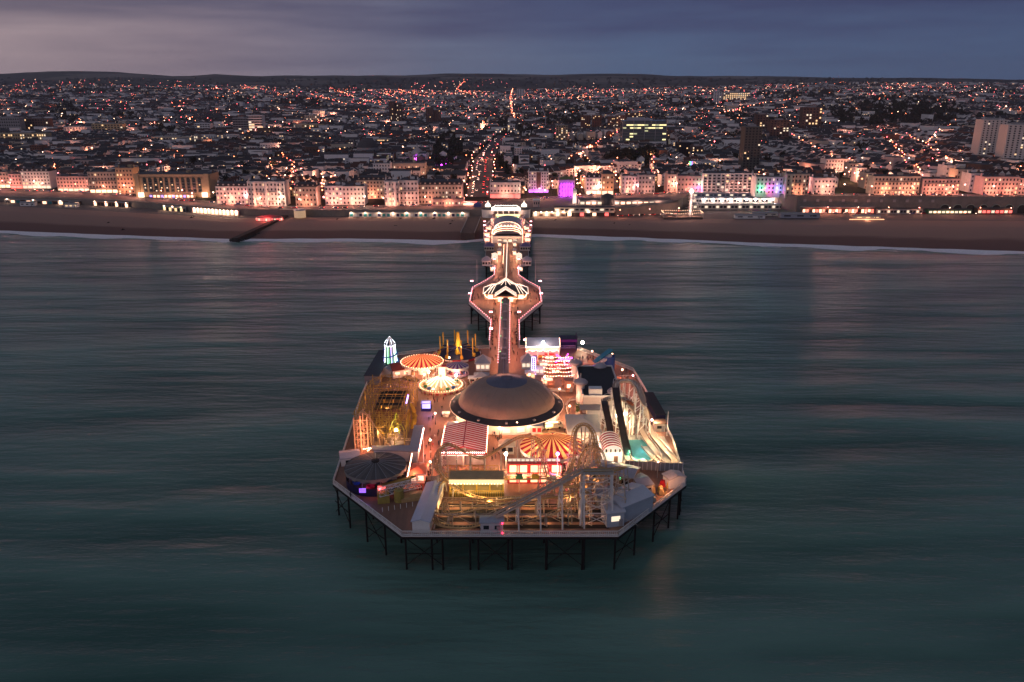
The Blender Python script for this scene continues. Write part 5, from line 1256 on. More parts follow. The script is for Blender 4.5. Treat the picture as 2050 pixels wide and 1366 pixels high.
# ---------------------------------------------------------------- log flume
lf = thing('log_flume', 'log flume with two humped dark water chutes on white steel frames', 'water ride', (40, 235, DK))
pool = mat('pool_water', (.10, .34, .36), .12, var=.3, scale=.3, spec=.6)
x0_, x1_ = 29.5, 48.0
mb = MB(); mb.prism([(33, 212.6), (48.2, 212.6), (49, 220), (48.4, 232), (36, 233), (33, 230)], DK + .01, DK + .5); part('pool_floor', mb, mat('pool_slab', (.36, .36, .32), .5, var=.15), lf)
mb = MB(); mb.prism([(36.2, 217), (37.4, 215.6), (41, 215), (43.8, 216.6), (43.6, 221), (41, 229), (36.4, 229)], DK + .5, DK + .56); part('pool_water', mb, pool, lf)
pinkw = mat('channel_fibreglass', (.46, .36, .29), .4, var=.15)
dark_ch = mat('dark_chute', (.05, .035, .035), .35, var=.3)
def chute(path, w, m, name='chute', d=.6):
    p = spline(path, 6, False); a, b = [], []
    mb = MB(); vs = []
    for i, q in enumerate(p):
        dd = (p[min(i + 1, len(p) - 1)] - p[max(i - 1, 0)]); h = Vector((-dd.y, dd.x, 0)).normalized() * w / 2; u = Vector((0, 0, d))
        vs.append([q + h + u, q + h * .9, q - h * .9, q - h + u, q - h * 1.15 + u, q - h * 1.05 - u * .3, q + h * 1.05 - u * .3, q + h * 1.15 + u])
    f = []
    for i in range(len(p) - 1):
        for k in range(8): f.append((i * 8 + k, (i + 1) * 8 + k, (i + 1) * 8 + (k + 1) % 8, i * 8 + (k + 1) % 8))
    mb.add([q for r in vs for q in r], f); part(name, mb, m, lf); return p
def at3(px, py, z): return (*P(px, py, z), z)
# tall loop
up1 = chute([at3(1258, 912, 8.9), at3(1250, 880, 11), at3(1237, 812, 19.5), at3(1232, 776, 23.2)], 2.0, dark_ch)
cr1 = chute([at3(1232, 776, 23.2), at3(1236, 767, 23.4), at3(1250, 763.5, 23.4), at3(1266, 766, 23.4), at3(1276, 776, 23.2), at3(1281, 786, 22.8)], 1.7, pinkw)
dn1 = chute([at3(1281, 786, 22.8), at3(1290, 812, 19.5), at3(1298, 848, 13), at3(1308, 872, 9.8), at3(1330, 900, 9), at3(1350, 922, 8.9), at3(1345, 932, 8.9), at3(1330, 932, 8.9), at3(1310, 917, 8.9), at3(1290, 894, 8.9)], 1.9, pinkw)
up2 = chute([at3(1222, 866, 11.6), at3(1217, 840, 15), at3(1211, 812, 18.6), at3(1211, 803, 18.8)], 1.9, dark_ch)
cr2 = chute([at3(1211, 803, 18.8), at3(1219, 799.5, 18.9), at3(1236, 799, 18.9), at3(1252, 802, 18.9), at3(1260, 808, 18.7)], 1.6, pinkw)
dn2 = chute([at3(1260, 808, 18.7), at3(1270, 825, 16.5), at3(1280, 852, 12), at3(1292, 876, 9.4), at3(1310, 900, 9), at3(1318, 915, 8.9), at3(1308, 928, 8.9), at3(1285, 931, 8.9), at3(1262, 925, 8.9), at3(1252, 905, 8.9)], 1.9, pinkw)
whitef = mat('flume_white_steel', (.75, .74, .70), .45, var=.1)
def frame(p, every, name='support', w=.26, sp=1.3):
    for i in range(0, len(p), every):
        q = p[i]
        if q.z < 11: continue
        d = (p[min(i + 1, len(p) - 1)] - p[max(i - 1, 0)]); h = Vector((-d.y, d.x, 0)); h = h.normalized() if h.length > .01 else Vector((1, 0, 0)); mb = MB()
        for s_ in (-1, 1): mb.bar((q.x + h.x * s_ * sp * 1.5, q.y + h.y * s_ * sp * 1.5, DK), (q.x + h.x * s_ * sp * .8, q.y + h.y * s_ * sp * .8, q.z - .3), w)
        z = DK + 3
        while z < q.z - 1: mb.bar((q.x - h.x * sp * 1.3, q.y - h.y * sp * 1.3, z), (q.x + h.x * sp * 1.2, q.y + h.y * sp * 1.2, z + 2.2), w * .6); z += 3
        part(name, mb, whitef, lf)
frame(up1, 4); frame(cr1, 6); frame(dn1[:24], 5); frame(up2, 5); frame(cr2, 6); frame(dn2[:20], 5)
mb = MB()
for p in (cr1, cr2):
    for s_ in (-1, 1):
        q = [v + Vector((0, s_ * .2, 1.3)) for v in p]; mb.tube([v + (v - sum(p, Vector()) / len(p)).normalized() * s_ * .9 for v in q], .08, 4)
    for v in p[::3]: mb.bar(v + Vector((0, 0, 0)), v + Vector((0, 0, 1.4)), .09)
part('crest_rail', mb, whitef, lf)
mb = MB()
for q in (cr1[0], cr2[-1]): pass
lb_ = dn2[1]; mb.tube([lb_ + Vector((-.9, .8, .7)), lb_ + Vector((0, 0, .6)), lb_ + Vector((.8, -1.2, .3))], [.45, .6, .4], 8); part('log_boat', mb, mat('orange_brown_boat', (.45, .14, .06), .5), lf)
for k in range(5): light(lf, (33 + 3.6 * k, 213.2 + (k % 2), DK + 3.6), 520, (1, .80, .55))
for xx, yy_, zz in ((37, 240, 13), (41, 246, 14), (36, 232, 12), (44, 226, 12), (48, 224, 11), (33.5, 236, 14), (46.5, 236, 12)): light(lf, (xx, yy_, zz), 1150, (1, .82, .62))
light(lf, (35.4, 219, DK + 2), 220, (.2, 1, .6)); light(lf, (36.2, 215, DK + 1.6), 160, (.2, 1, .7)); light(lf, (40, 220, DK + 3), 300, (.6, 1, .95))
# flume station with striped barrel roof
st = thing('flume_station', 'small boarding station with striped barrel roof beside the flume pool', 'station', (31.5, 217, DK))
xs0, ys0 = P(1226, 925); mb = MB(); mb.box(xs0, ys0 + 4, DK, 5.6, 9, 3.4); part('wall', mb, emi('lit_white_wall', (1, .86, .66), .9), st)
mb = MB(); n = 10
for j in range(12):
    mb.m = j % 2; ya, yb_ = ys0 - .6 + j * .85, ys0 - .6 + (j + 1) * .85
    for i in range(n):
        a, b = pi * i / n, pi * (i + 1) / n; mb.add([(xs0 - 3 * math.cos(a), ya, DK + 3.4 + 2.3 * math.sin(a)), (xs0 - 3 * math.cos(b), ya, DK + 3.4 + 2.3 * math.sin(b)), (xs0 - 3 * math.cos(b), yb_, DK + 3.4 + 2.3 * math.sin(b)), (xs0 - 3 * math.cos(a), yb_, DK + 3.4 + 2.3 * math.sin(a))], [(0, 1, 2, 3)])
part('barrel_roof', mb, [maroon, whitecan], st)
for k in range(4): q = MB(); q.box(xs0 - 2 + k * 1.33, ys0 - .58, DK + 3.4, .5, .12, 1.0); part('gable_stripe', q, blackp, st)
q = MB(); q.box(xs0 + .9, ys0 - .6, DK, 1.2, .12, 2.2); part('door', q, brickb, st); q = MB(); q.bar((xs0 - 3.2, ys0, DK + 2.2), (xs0 - 3.9, ys0 + 7, DK + 5.2), .3); part('light_tube', q, W_TUBE, st)
light(st, (xs0, ys0 - 2.4, DK + 3.4), 600, (1, .82, .6))
# turreted building with dark flat roof
tb = thing('turreted_building', 'pink white hall with black flat roof and onion capped corner turrets', 'building', (38, 290, DK))
c0, c1, c2, c3 = P(1158, 800, DK), P(1232, 800, DK), P(1232, 745, DK), P(1152, 745, DK)
bx0, bx1, by0, by1 = 24.2, 37.5, 251.5, 282
mb = MB(); mb.box((bx0 + bx1) / 2, (by0 + by1) / 2, DK, bx1 - bx0, by1 - by0, 6); part('wall', mb, mat('pale_pink_wall', (.6, .5, .46), .6, var=.12), tb)
mb = MB(); mb.box((bx0 + bx1) / 2, (by0 + by1) / 2, DK + 6, bx1 - bx0 - .8, by1 - by0 - .8, .25); part('roof', mb, mat('black_roof', (.018, .018, .022), .6, var=.3), tb)
mb = MB()
for a, b in segs([(bx0, by0), (bx1, by0), (bx1, by1), (bx0, by1), (bx0, by0)]): mb.bar((*a, DK + 6.3), (*b, DK + 6.3), .3, .7)
part('parapet', mb, white, tb)
mb = MB(); mb.box((bx0 + bx1) / 2, by0 - 2.5, DK, 11, 4.6, 3.2); part('lean_to', mb, white, tb); mb = MB(); mb.box((bx0 + bx1) / 2 - 3, by0 - 2.6, DK + 3.2, 10, 4.8, .2); part('corrugated_roof', mb, steel, tb)
q = MB(); q.box(28.5, by0 + 2.4, DK + 6.3, 4.4, 3, 2.2); part('roof_cabin', q, white, tb)
for i, (xx, yy_) in enumerate(((bx0 - .3, by0 + 8), (bx0 - .3, by1), (bx1 - 4.5, by1 - .5), (bx1 - 2.4, by0 + 2))):
    h_ = [7.5, 6.8, 5.6, 6.4][i]; mb = MB(); mb.smooth = True; mb.lathe(xx, yy_, [(1.5, DK), (1.5, DK + h_)], 12); part('turret', mb, white, tb)
    mb = MB(); mb.smooth = True; mb.lathe(xx, yy_, [(1.4, DK + h_), (2.5, DK + h_ + .5), (2.6, DK + h_ + 1), (1.9, DK + h_ + 1.7), (.6, DK + h_ + 2.2), (.12, DK + h_ + 2.6), (.08, DK + h_ + 4.2)], 16); part('onion_dome', mb, mat('pinkish_silver', (.42, .38, .40), .4, .3, var=.12), tb)
for yy_ in (257, 266, 277): light(tb, (bx0 - 2.2, yy_, DK + 4), 300, (1, .45, .35))
light(tb, (31, by0 - 6, DK + 5), 500, (1, .8, .6)); light(tb, (43, 284, DK + 4), 300, (1, .4, .35)); light(tb, (42, 270, DK + 4), 200, (1, .4, .35))
# white tent like roof
tn = thing('white_tent', 'marquee with smooth white pitched roof and painted waves on its front', 'marquee', (22.7, 234, DK))
mx0, mx1 = 17.8, 27.6; my0, my1 = 227.5, 241
mb = MB(); mb.box((mx0 + mx1) / 2, (my0 + my1) / 2, DK, mx1 - mx0, my1 - my0, 4); part('wall', mb, white, tn); mb = MB(); mb.hip((mx0 + mx1) / 2, (my0 + my1) / 2, DK + 4, mx1 - mx0, my1 - my0, 2.2, 0, .5, .6); part('roof', mb, mat('tent_white', (.55, .52, .48), .6, var=.08), tn)
for k in range(6): q = MB(); q.tube([(mx0 + .6 + k * 1.15 + .4 * math.cos(a), my0 - .06, DK + 2.6 + .3 * math.sin(a)) for a in (0, 1, 2, 3, 4)], .07, 4); part('painted_wave', q, stone_g, tn)
light(tn, (22, my0 - 3, DK + 3.4), 420, (1, .72, .5))
# garden corner with shrub
gd = thing('potted_shrub', 'bushy green shrub in a fenced corner beside the pale turret', 'shrub', (22.4, 251, DK)); mb = MB()
for k in range(160): 
    a, b, r_ = R.uniform(0, 6.28), R.uniform(0, 3.), R.uniform(.3, 1.1); p = Vector((22.4 + r_ * math.cos(a), 251 + r_ * math.sin(a), DK + 1 + b)); u = Vector((R.uniform(-1, 1), R.uniform(-1, 1), R.uniform(-1, 1))) * .3; v = Vector((R.uniform(-1, 1), R.uniform(-1, 1), R.uniform(-1, 1))) * .3
    mb.add([p, p + u, p + u + v, p + v], [(0, 1, 2, 3)])
part('leaves', mb, mat('bright_leaf', (.05, .13, .03), .8), gd); mb = MB(); mb.box(22.4, 251, DK, 1.4, 1.4, .7); part('planter', mb, offwhite, gd)
def fencel(label, pts, h=1.2, m=white, ps=2.):
    o = thing('fence', label, 'fence', (*pts[0], DK)); mb = MB()
    for a, b in segs(pts):
        mb.bar((*a, DK + h), (*b, DK + h), .12); mb.bar((*a, DK + h * .5), (*b, DK + h * .5), .1, .5); a, b = Vector(a), Vector(b); n = max(1, int((b - a).length / ps))
        for i in range(n + 1): p = a.lerp(b, i / n); mb.box(p.x, p.y, DK, .14, .14, h + .15)
    part('rails', mb, m, o); return o
fencel('white fence round the shrub corner left of the marquee', [(19.2, 243), (18.6, 257), (20.5, 262), (23.5, 263)])
fencel('white rail along the festoon lit beer garden', [(12, 272), (19.5, 271), (20, 275), (22.6, 275)])
fencel('white queue rail left of the flume station', [(27.5, 214), (27.8, 226), (28.6, 236)])
fencel('low white fence left of the striped pavilion', [P(872, 916), P(874, 938), P(884, 938)])
fencel('white rail in front of the dark canopy booth', [P(830, 905), P(836, 934), P(848, 934), P(848, 880)])
# festoon lit terrace, pinkish floor and stalls
ft = thing('festoon_canopy', 'rows of swagged bulbs over the pink beer garden left of the black roof', 'string lights', (23, 286, DK))
for k in range(6):
    yy_ = 277 + k * 4.2; bulbs(ft, 'bulb_string', [(12.2, yy_, DK + 4.4), (17.5, yy_ + 1.2, DK + 3.8), (23.3, yy_, DK + 4.6)], .95, .16, W_WARM, .35)
for xx in (12.2, 23.2):
    for k in range(3): q = MB(); q.box(xx, 277 + k * 10, DK, .15, .15, 4.6); part('pole', q, white, ft)
for k in range(6): light(ft, (14 + (k % 2) * 6, 278 + (k // 2) * 9, DK + 3.6), 220, (1, .42, .32))
bgf = thing('terrace_booths', 'row of pinkish booths and tables inside the beer garden', 'booth', (22, 285, DK))
for k in range(6):
    mb = MB(); xx, yy_ = 14.5 + (k % 2) * 5.4, 277 + (k // 2) * 8; mb.box(xx, yy_, DK, 2.6, 1.6, 1.1); mb.box(xx, yy_ + .7, DK + 1.1, 2.6, .2, .9); part('booth', mb, mat('salmon_panel', (.5, .25, .18), .7, var=.2), bgf)
shed('orange_stall', 'narrow salmon stall at the front of the beer garden', 'stall', *P(1138, 782), 2.8, 3.6, 4.2, .5, MAT['salmon_panel'], MAT['salmon_panel'], 0, 1, W_SHOP)
# back right dodgems with blue glass roof
bd = thing('bulb_edged_pavilion', 'pavilion with pale blue roof and zigzag bulb edging at the back of the head', 'pavilion', (15, 315, DK))
x0_, y0_ = P(1053, 694, DK + 6); x1_ = P(1121, 694, DK + 6)[0]
mb = MB(); mb.gable((x0_ + x1_) / 2, y0_ + 4, DK + 6, x1_ - x0_, 9, 2.4, 0, .2, .1); part('roof', mb, mat('blue_glass_roof', (.26, .30, .42), .3, var=.12), bd)
mb = MB(); mb.box((x0_ + x1_) / 2, y0_ - .6, DK + 4.4, x1_ - x0_, .4, 1.6); part('fascia', mb, emi('orange_fascia', (1, .45, .22), .9), bd)
bulbs(bd, 'bulb_string', [(x0_, y0_ - .9, DK + 6.1), (x1_, y0_ - .9, DK + 6.1)], .8, .2, W_WHITE); bulbs(bd, 'bulb_string', [(lerp(x0_, x1_, k / 10), y0_ - .9, DK + 4.2 + .5 * (k % 2)) for k in range(11)], .6, .16, W_WARM)
for q in (x0_, x1_): bulbs(bd, 'bulb_string', [(q, y0_ - .5, DK + 6.2), (q, y0_ + 4, DK + 8.8)], .7, .18, W_WARM)
for k in range(4): q = MB(); q.box(lerp(x0_ + .4, x1_ - .4, k / 3), y0_, DK, .4, .4, 6); part('column', q, white, bd)
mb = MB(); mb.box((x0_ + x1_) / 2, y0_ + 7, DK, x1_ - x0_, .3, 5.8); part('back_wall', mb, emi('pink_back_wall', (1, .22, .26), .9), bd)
for k in range(6): q = MB(); q.box(lerp(x0_ + 1.5, x1_ - 1.5, k / 5), y0_ + 2 + (k % 3), DK + .2, 1.2, 1.8, .7, k, .8); part('dodgem_car', q, [redp, bluep, yellowp][k % 3], bd)
for k in range(3): light(bd, (lerp(x0_, x1_, (k + .5) / 3), y0_ - 1.6, DK + 4), 550, (1, .36, .30)); light(bd, (lerp(x0_, x1_, (k + .5) / 3), y0_ + 3, DK + 4.6), 350, (1, .3, .32))
g = MB(); g.smooth = True; g.ball((x0_ + x1_) / 2, y0_ - 1, DK + 8, .6, 8, 6); part('flood_lamp', g, W_FLOOD, bd); light(bd, ((x0_ + x1_) / 2, y0_ - 2.2, DK + 8), 900, (1, .75, .6))
# navy funhouse and magenta ride
nf = thing('navy_booth', 'dark navy open fronted booth right of the bulb edged pavilion', 'booth', (23, 316, DK)); xx, yy_ = P(1137, 700)
mb = MB(); mb.box(xx, yy_ + 2.5, DK, 7, .3, 5.5); mb.box(xx - 3.5, yy_, DK, .3, 5, 5.5); mb.box(xx + 3.5, yy_, DK, .3, 5, 6.8); mb.box(xx, yy_, DK + 5.2, 7, 5, .25); part('shell', mb, navyp, nf); mb = MB(); mb.box(xx, yy_ - 2.6, DK + 4.2, 7, .2, 1); part('fascia', mb, purplep, nf); light(nf, (xx, yy_ - 1, DK + 3.5), 120, (.6, .15, 1))
mr = thing('magenta_ride', 'small ride bristling with magenta and violet lights', 'fairground ride', (*P(1129, 735), DK)); xx, yy_ = P(1129, 735)
mb = MB(); mb.lathe(xx, yy_, [(3.6, DK), (3.6, DK + .6), (.1, DK + .7)], 20); part('platform', mb, tanp, mr); mb = MB(); mb.lathe(xx, yy_, [(.8, DK + .6), (.5, DK + 4)], 10); part('hub', mb, yellowp, mr)
for k in range(12):
    a = k * .524; q = MB(); q.bar((xx + .6 * math.cos(a), yy_ + .6 * math.sin(a), DK + 3.4), (xx + 3.3 * math.cos(a), yy_ + 3.3 * math.sin(a), DK + 2 + (k % 3) * 1.1), .2); q.oct(xx + 3.3 * math.cos(a), yy_ + 3.3 * math.sin(a), DK + 2.2 + (k % 3) * 1.1, .34); part('light_arm', q, W_PURP if k % 2 else emi('magenta_arm', (1, .08, .6), 5), mr)
light(mr, (xx, yy_ - 3, DK + 3.6), 500, (1, .15, .75)); light(mr, (xx + 3, yy_, DK + 4.6), 250, (.8, .1, 1))
mb = MB(); mb.lathe(xx, yy_, [(4.4, DK), (4.4, DK + .9)], 24); part('fence', mb, redp, mr)
# vertical violet sign and kiosks by the neck
vs_ = thing('violet_pylon_sign', 'tall upright sign outlined with violet and white light tubes', 'sign', (*P(1068, 752), DK)); xx, yy_ = P(1068, 752); zt_ = HT(yy_, 715)
mb = MB(); mb.box(xx, yy_, DK + .5, 1.5, .5, zt_ - DK - .5); part('panel', mb, navyp, vs_); mb = MB()
for q in (-.72, .72): mb.box(xx + q, yy_ - .3, DK + .5, .14, .14, zt_ - DK - .5)
mb.box(xx, yy_ - .3, zt_ - .1, 1.5, .14, .14); mb.box(xx, yy_ - .3, DK + .5, 1.5, .14, .14); part('tube_outline', mb, emi('blue_violet_tube', (.35, .3, 1), 9), vs_)
mb = MB()
for k in range(7): mb.box(xx, yy_ - .3, lerp(DK + 1.2, zt_ - 1, k / 6), .5, .1, .5)
part('light_cells', mb, emi('violet_cell', (.6, .45, 1), 4), vs_); light(vs_, (xx, yy_ - 2, DK + 4), 260, (.5, .4, 1))
kiosk(*P(1057, 735), 5, 5, 3.2, 2.8, white, greyroof, 'white kiosk with blue grey hipped roof behind the violet pylon sign', win=W_WIN2)
kiosk(*P(1062, 757), 3.4, 3.2, 2.6, .9, offwhite, white, 'cream booth at the foot of the violet pylon sign', win=W_WIN)
kiosk(*P(1080, 748), 3.2, 3, 2.6, .8, white, white, 'little white booth right of the violet pylon sign', win=W_WIN2)
kiosk(*P(1015, 905), 4.2, 3.4, 3.0, 1.5, offwhite, mat('cream_roof', (.6, .5, .36), .6), 'little cream kiosk with pitched roof between striped pavilion and umbrella ride', win=glassd)
kiosk(*P(1074, 866), 3.3, 3.3, 3.1, .4, white, greyroof, 'round white booth against the dome at the right of its front', win=redp)
kiosk(*P(908, 862), 3.0, 2.4, 2.4, .3, white, white, 'white box booth under the dome skirt beside the striped pavilion', win=glassd)
kiosk(*P(1190, 893), 2.2, 1.8, 1.8, .3, offwhite, offwhite, 'low pale counter right of the umbrella ride', win=glassd)
kiosk(*P(893, 812 + 22), 1.6, 1.2, 1.4, .2, white, white, 'tiny white cart on the deck left of the dome', win=glassd)
for k, (px, py) in enumerate(((1100, 720), (1088, 734), (1112, 748), (1095, 770))):
    kiosk(*P(px, py), 3.2, 2.2, 2.2, .6, [offwhite, white, MAT['salmon_panel'], white][k], [redp, greyroof, redp, white][k], ['pale stall with red cap in front of the bulb edged pavilion', 'white stall with grey cap behind the beer garden', 'salmon stall between the beer garden and the neck', 'white stall at the near corner of the beer garden'][k], win=W_SHOP)
# big slide at the back right
sl = thing('giant_slide', 'blue and white giant slide tower at the back right rail', 'slide', (*P(1206, 738), DK)); xx, yy_ = P(1206, 738)
mb = MB(); mb.lathe(xx + 2.4, yy_, [(2.4, DK), (2.4, HT(yy_, 712))], 14); part('tower', mb, bluep, sl); zz = HT(yy_, 703)
mb = MB(); mb.bar((xx + 3.4, yy_ + 2, zz), (xx - 3.6, yy_ - 3, zz - 3.6), 2.2, .5); part('slide_top', mb, mat('turquoise_cover', (.03, .22, .32), .4), sl); mb = MB(); mb.bar((xx + 3, yy_ - .2, zz - 1.6), (xx - 4.5, yy_ - 4, zz - 6), 2., .7); part('slide_bed', mb, white, sl)
light(sl, (xx - 5, yy_ + 1, DK + 4), 420, (1, .6, .45))
# detached bright lamp behind right
x, y = P(1166, 690, DK + 8); o = thing('rear_flood_mast', 'tall mast with dazzling lamp above the back right rail', 'flood light', (x, 321.5, DK)); x = x * 321.5 / y; mb = MB(); z = HT(321.5, 686); mb.tube([(x, 321.5, DK), (x, 321.5, z)], .1, 6); part('pole', mb, irond, o); g = MB(); g.smooth = True; g.ball(x, 321.5, z, .62, 8, 6); part('lamp', g, W_FLOOD, o); light(o, (x, 320.5, z), 1600, (1, .78, .62))
# pink lamps on right rail
for px, py, lb in ((1267, 753, 'pink lamp on the right rail behind the log flume, farther one'), (1275, 768, 'pink lamp on the right rail behind the log flume, nearer one'), (1305, 842, 'violet lamp on the right rail beside the log flume')):
    x, y = P(px, py, DK + 4); o = thing('rail_lamp', lb, 'street lamp', (x, y, DK)); mb = MB(); mb.tube([(x, y, DK), (x, y, DK + 4)], .08, 6); part('pole', mb, irond, o); g = MB(); g.smooth = True; g.ball(x, y, DK + 4.2, .36, 8, 6); part('lantern', g, W_PINK, o); light(o, (x, y - .6, DK + 3.9), 500, (1, .38, .38))
shed('dark_rail_shed', 'dark blue sided shed along the right rail beyond the log flume', 'shed', 50.2 - 1.2, 254, 20, 3.2, 2.6, .5, navyp, blackp, pi / 2 + .04, 0, door=False, flat=True)
shed('rail_cabin', 'cream cabin beside the right rail below the log flume crest', 'cabin', 47.8, 238, 3.6, 3.4, 2.8, .4, offwhite, brickb, 0, 1)
# van by the dome
va = thing('parked_van', 'pale catering van parked under the right side of the dome', 'van', (*P(1105, 858), DK)); x, y = P(1105, 858)
mb = MB(); mb.box(x, y, DK + .5, 5.2, 2.1, 1.7, .35, .94); mb.box(x + 2.8, y + 1.0, DK + .5, 1.2, 2, 1.1, .35, .9); part('body', mb, offwhite, va); mb = MB(); mb.box(x + 2.2, y + .8, DK + 1.5, 1.2, 2.06, .7, .35, .9); part('window', mb, glassd, va)
for u in (-1.8, 2.3):
    for v in (-1, 1): q = MB(); cx_, cy_ = x + u * math.cos(.35) - v * math.sin(.35), y + u * math.sin(.35) + v * math.cos(.35); q.ball(cx_, cy_, DK + .4, .4, 8, 6); part('wheel', q, blackp, va)
q = MB(); q.box(x - 1, y - 1.6, DK + 1.2, 2.6, .1, .9, .35); part('serving_hatch', q, emi('hatch_light', (1, .85, .35), 2.4), va); light(va, (x - 1, y - 3, DK + 2), 200, (1, .75, .35))
# general warm deck lamps: low lamp posts
dl = lamp_proto('deck_lamp', irond, W_WARM, 4.0, False)
spots = [(868, 800, 'left of the dome near the blue screen booth'), (872, 850, 'left of the striped pavilion at its far corner'), (862, 905, 'left of the striped pavilion at its near corner'), (862, 950, 'beside the curved cream barrier'), (1000, 880, 'between striped pavilion and cream kiosk'), (1035, 870, 'in front of the dome wall'), (1140, 835, 'on the deck right of the dome'), (1120, 800, 'beside the dome under the beer garden'), (1090, 775, 'at the beer garden corner by the dome'), (1012 - 45, 800 - 20, 'at the left shoulder of the dome'), (1050, 780, 'at the right shoulder of the dome'), (900, 735, 'behind the spinning ride'), (850, 770, 'left of the spinning ride'), (1060, 770, 'below the violet pylon booths'), (1165, 905, 'right of the umbrella ride'), (1225, 728, 'on the terrace behind the black roof'), (1185, 722, 'behind the onion turrets'), (1245, 760, 'by the right rail terrace')]
for i, (px, py, wh) in enumerate(spots):
    x, y = P(px, py); o = dl if i == 0 else copy_tree(dl); o.location = (x, y, DK); ORG[o] = (x, y, DK)
    tag(o, 'single globe lamp post ' + wh, 'street lamp', 'single globe lamp posts on the pier head'); light(o, (x, y, DK + 3.3), 560, (1, .36, .22) if px < 1010 or py < 790 else (1, .55, .32))
# ================================================================ the town
USED = []          # footprints kept clear (x, y, rx, ry)
def clear(x, y, m=0):
    for a, b, c, d in USED:
        if abs(x - a) < c + m and abs(y - b) < d + m: return False
    return True
win_box = MB(); win_box.box(0, 0, 0, 1.0, .22, 1.7)
WD = win_box.mesh('window', glassd); WL = win_box.mesh('window', W_WIN); WL2 = win_box.mesh('window', W_WIN2)
WF = win_box.mesh('window', mat('lilac_reflecting_glass', (.10, .10, .13), .2, var=0))
def pick(lit):
    lit = lit * .55
    r = R.random()
    return WL if r < lit * .6 else WL2 if r < lit else WD
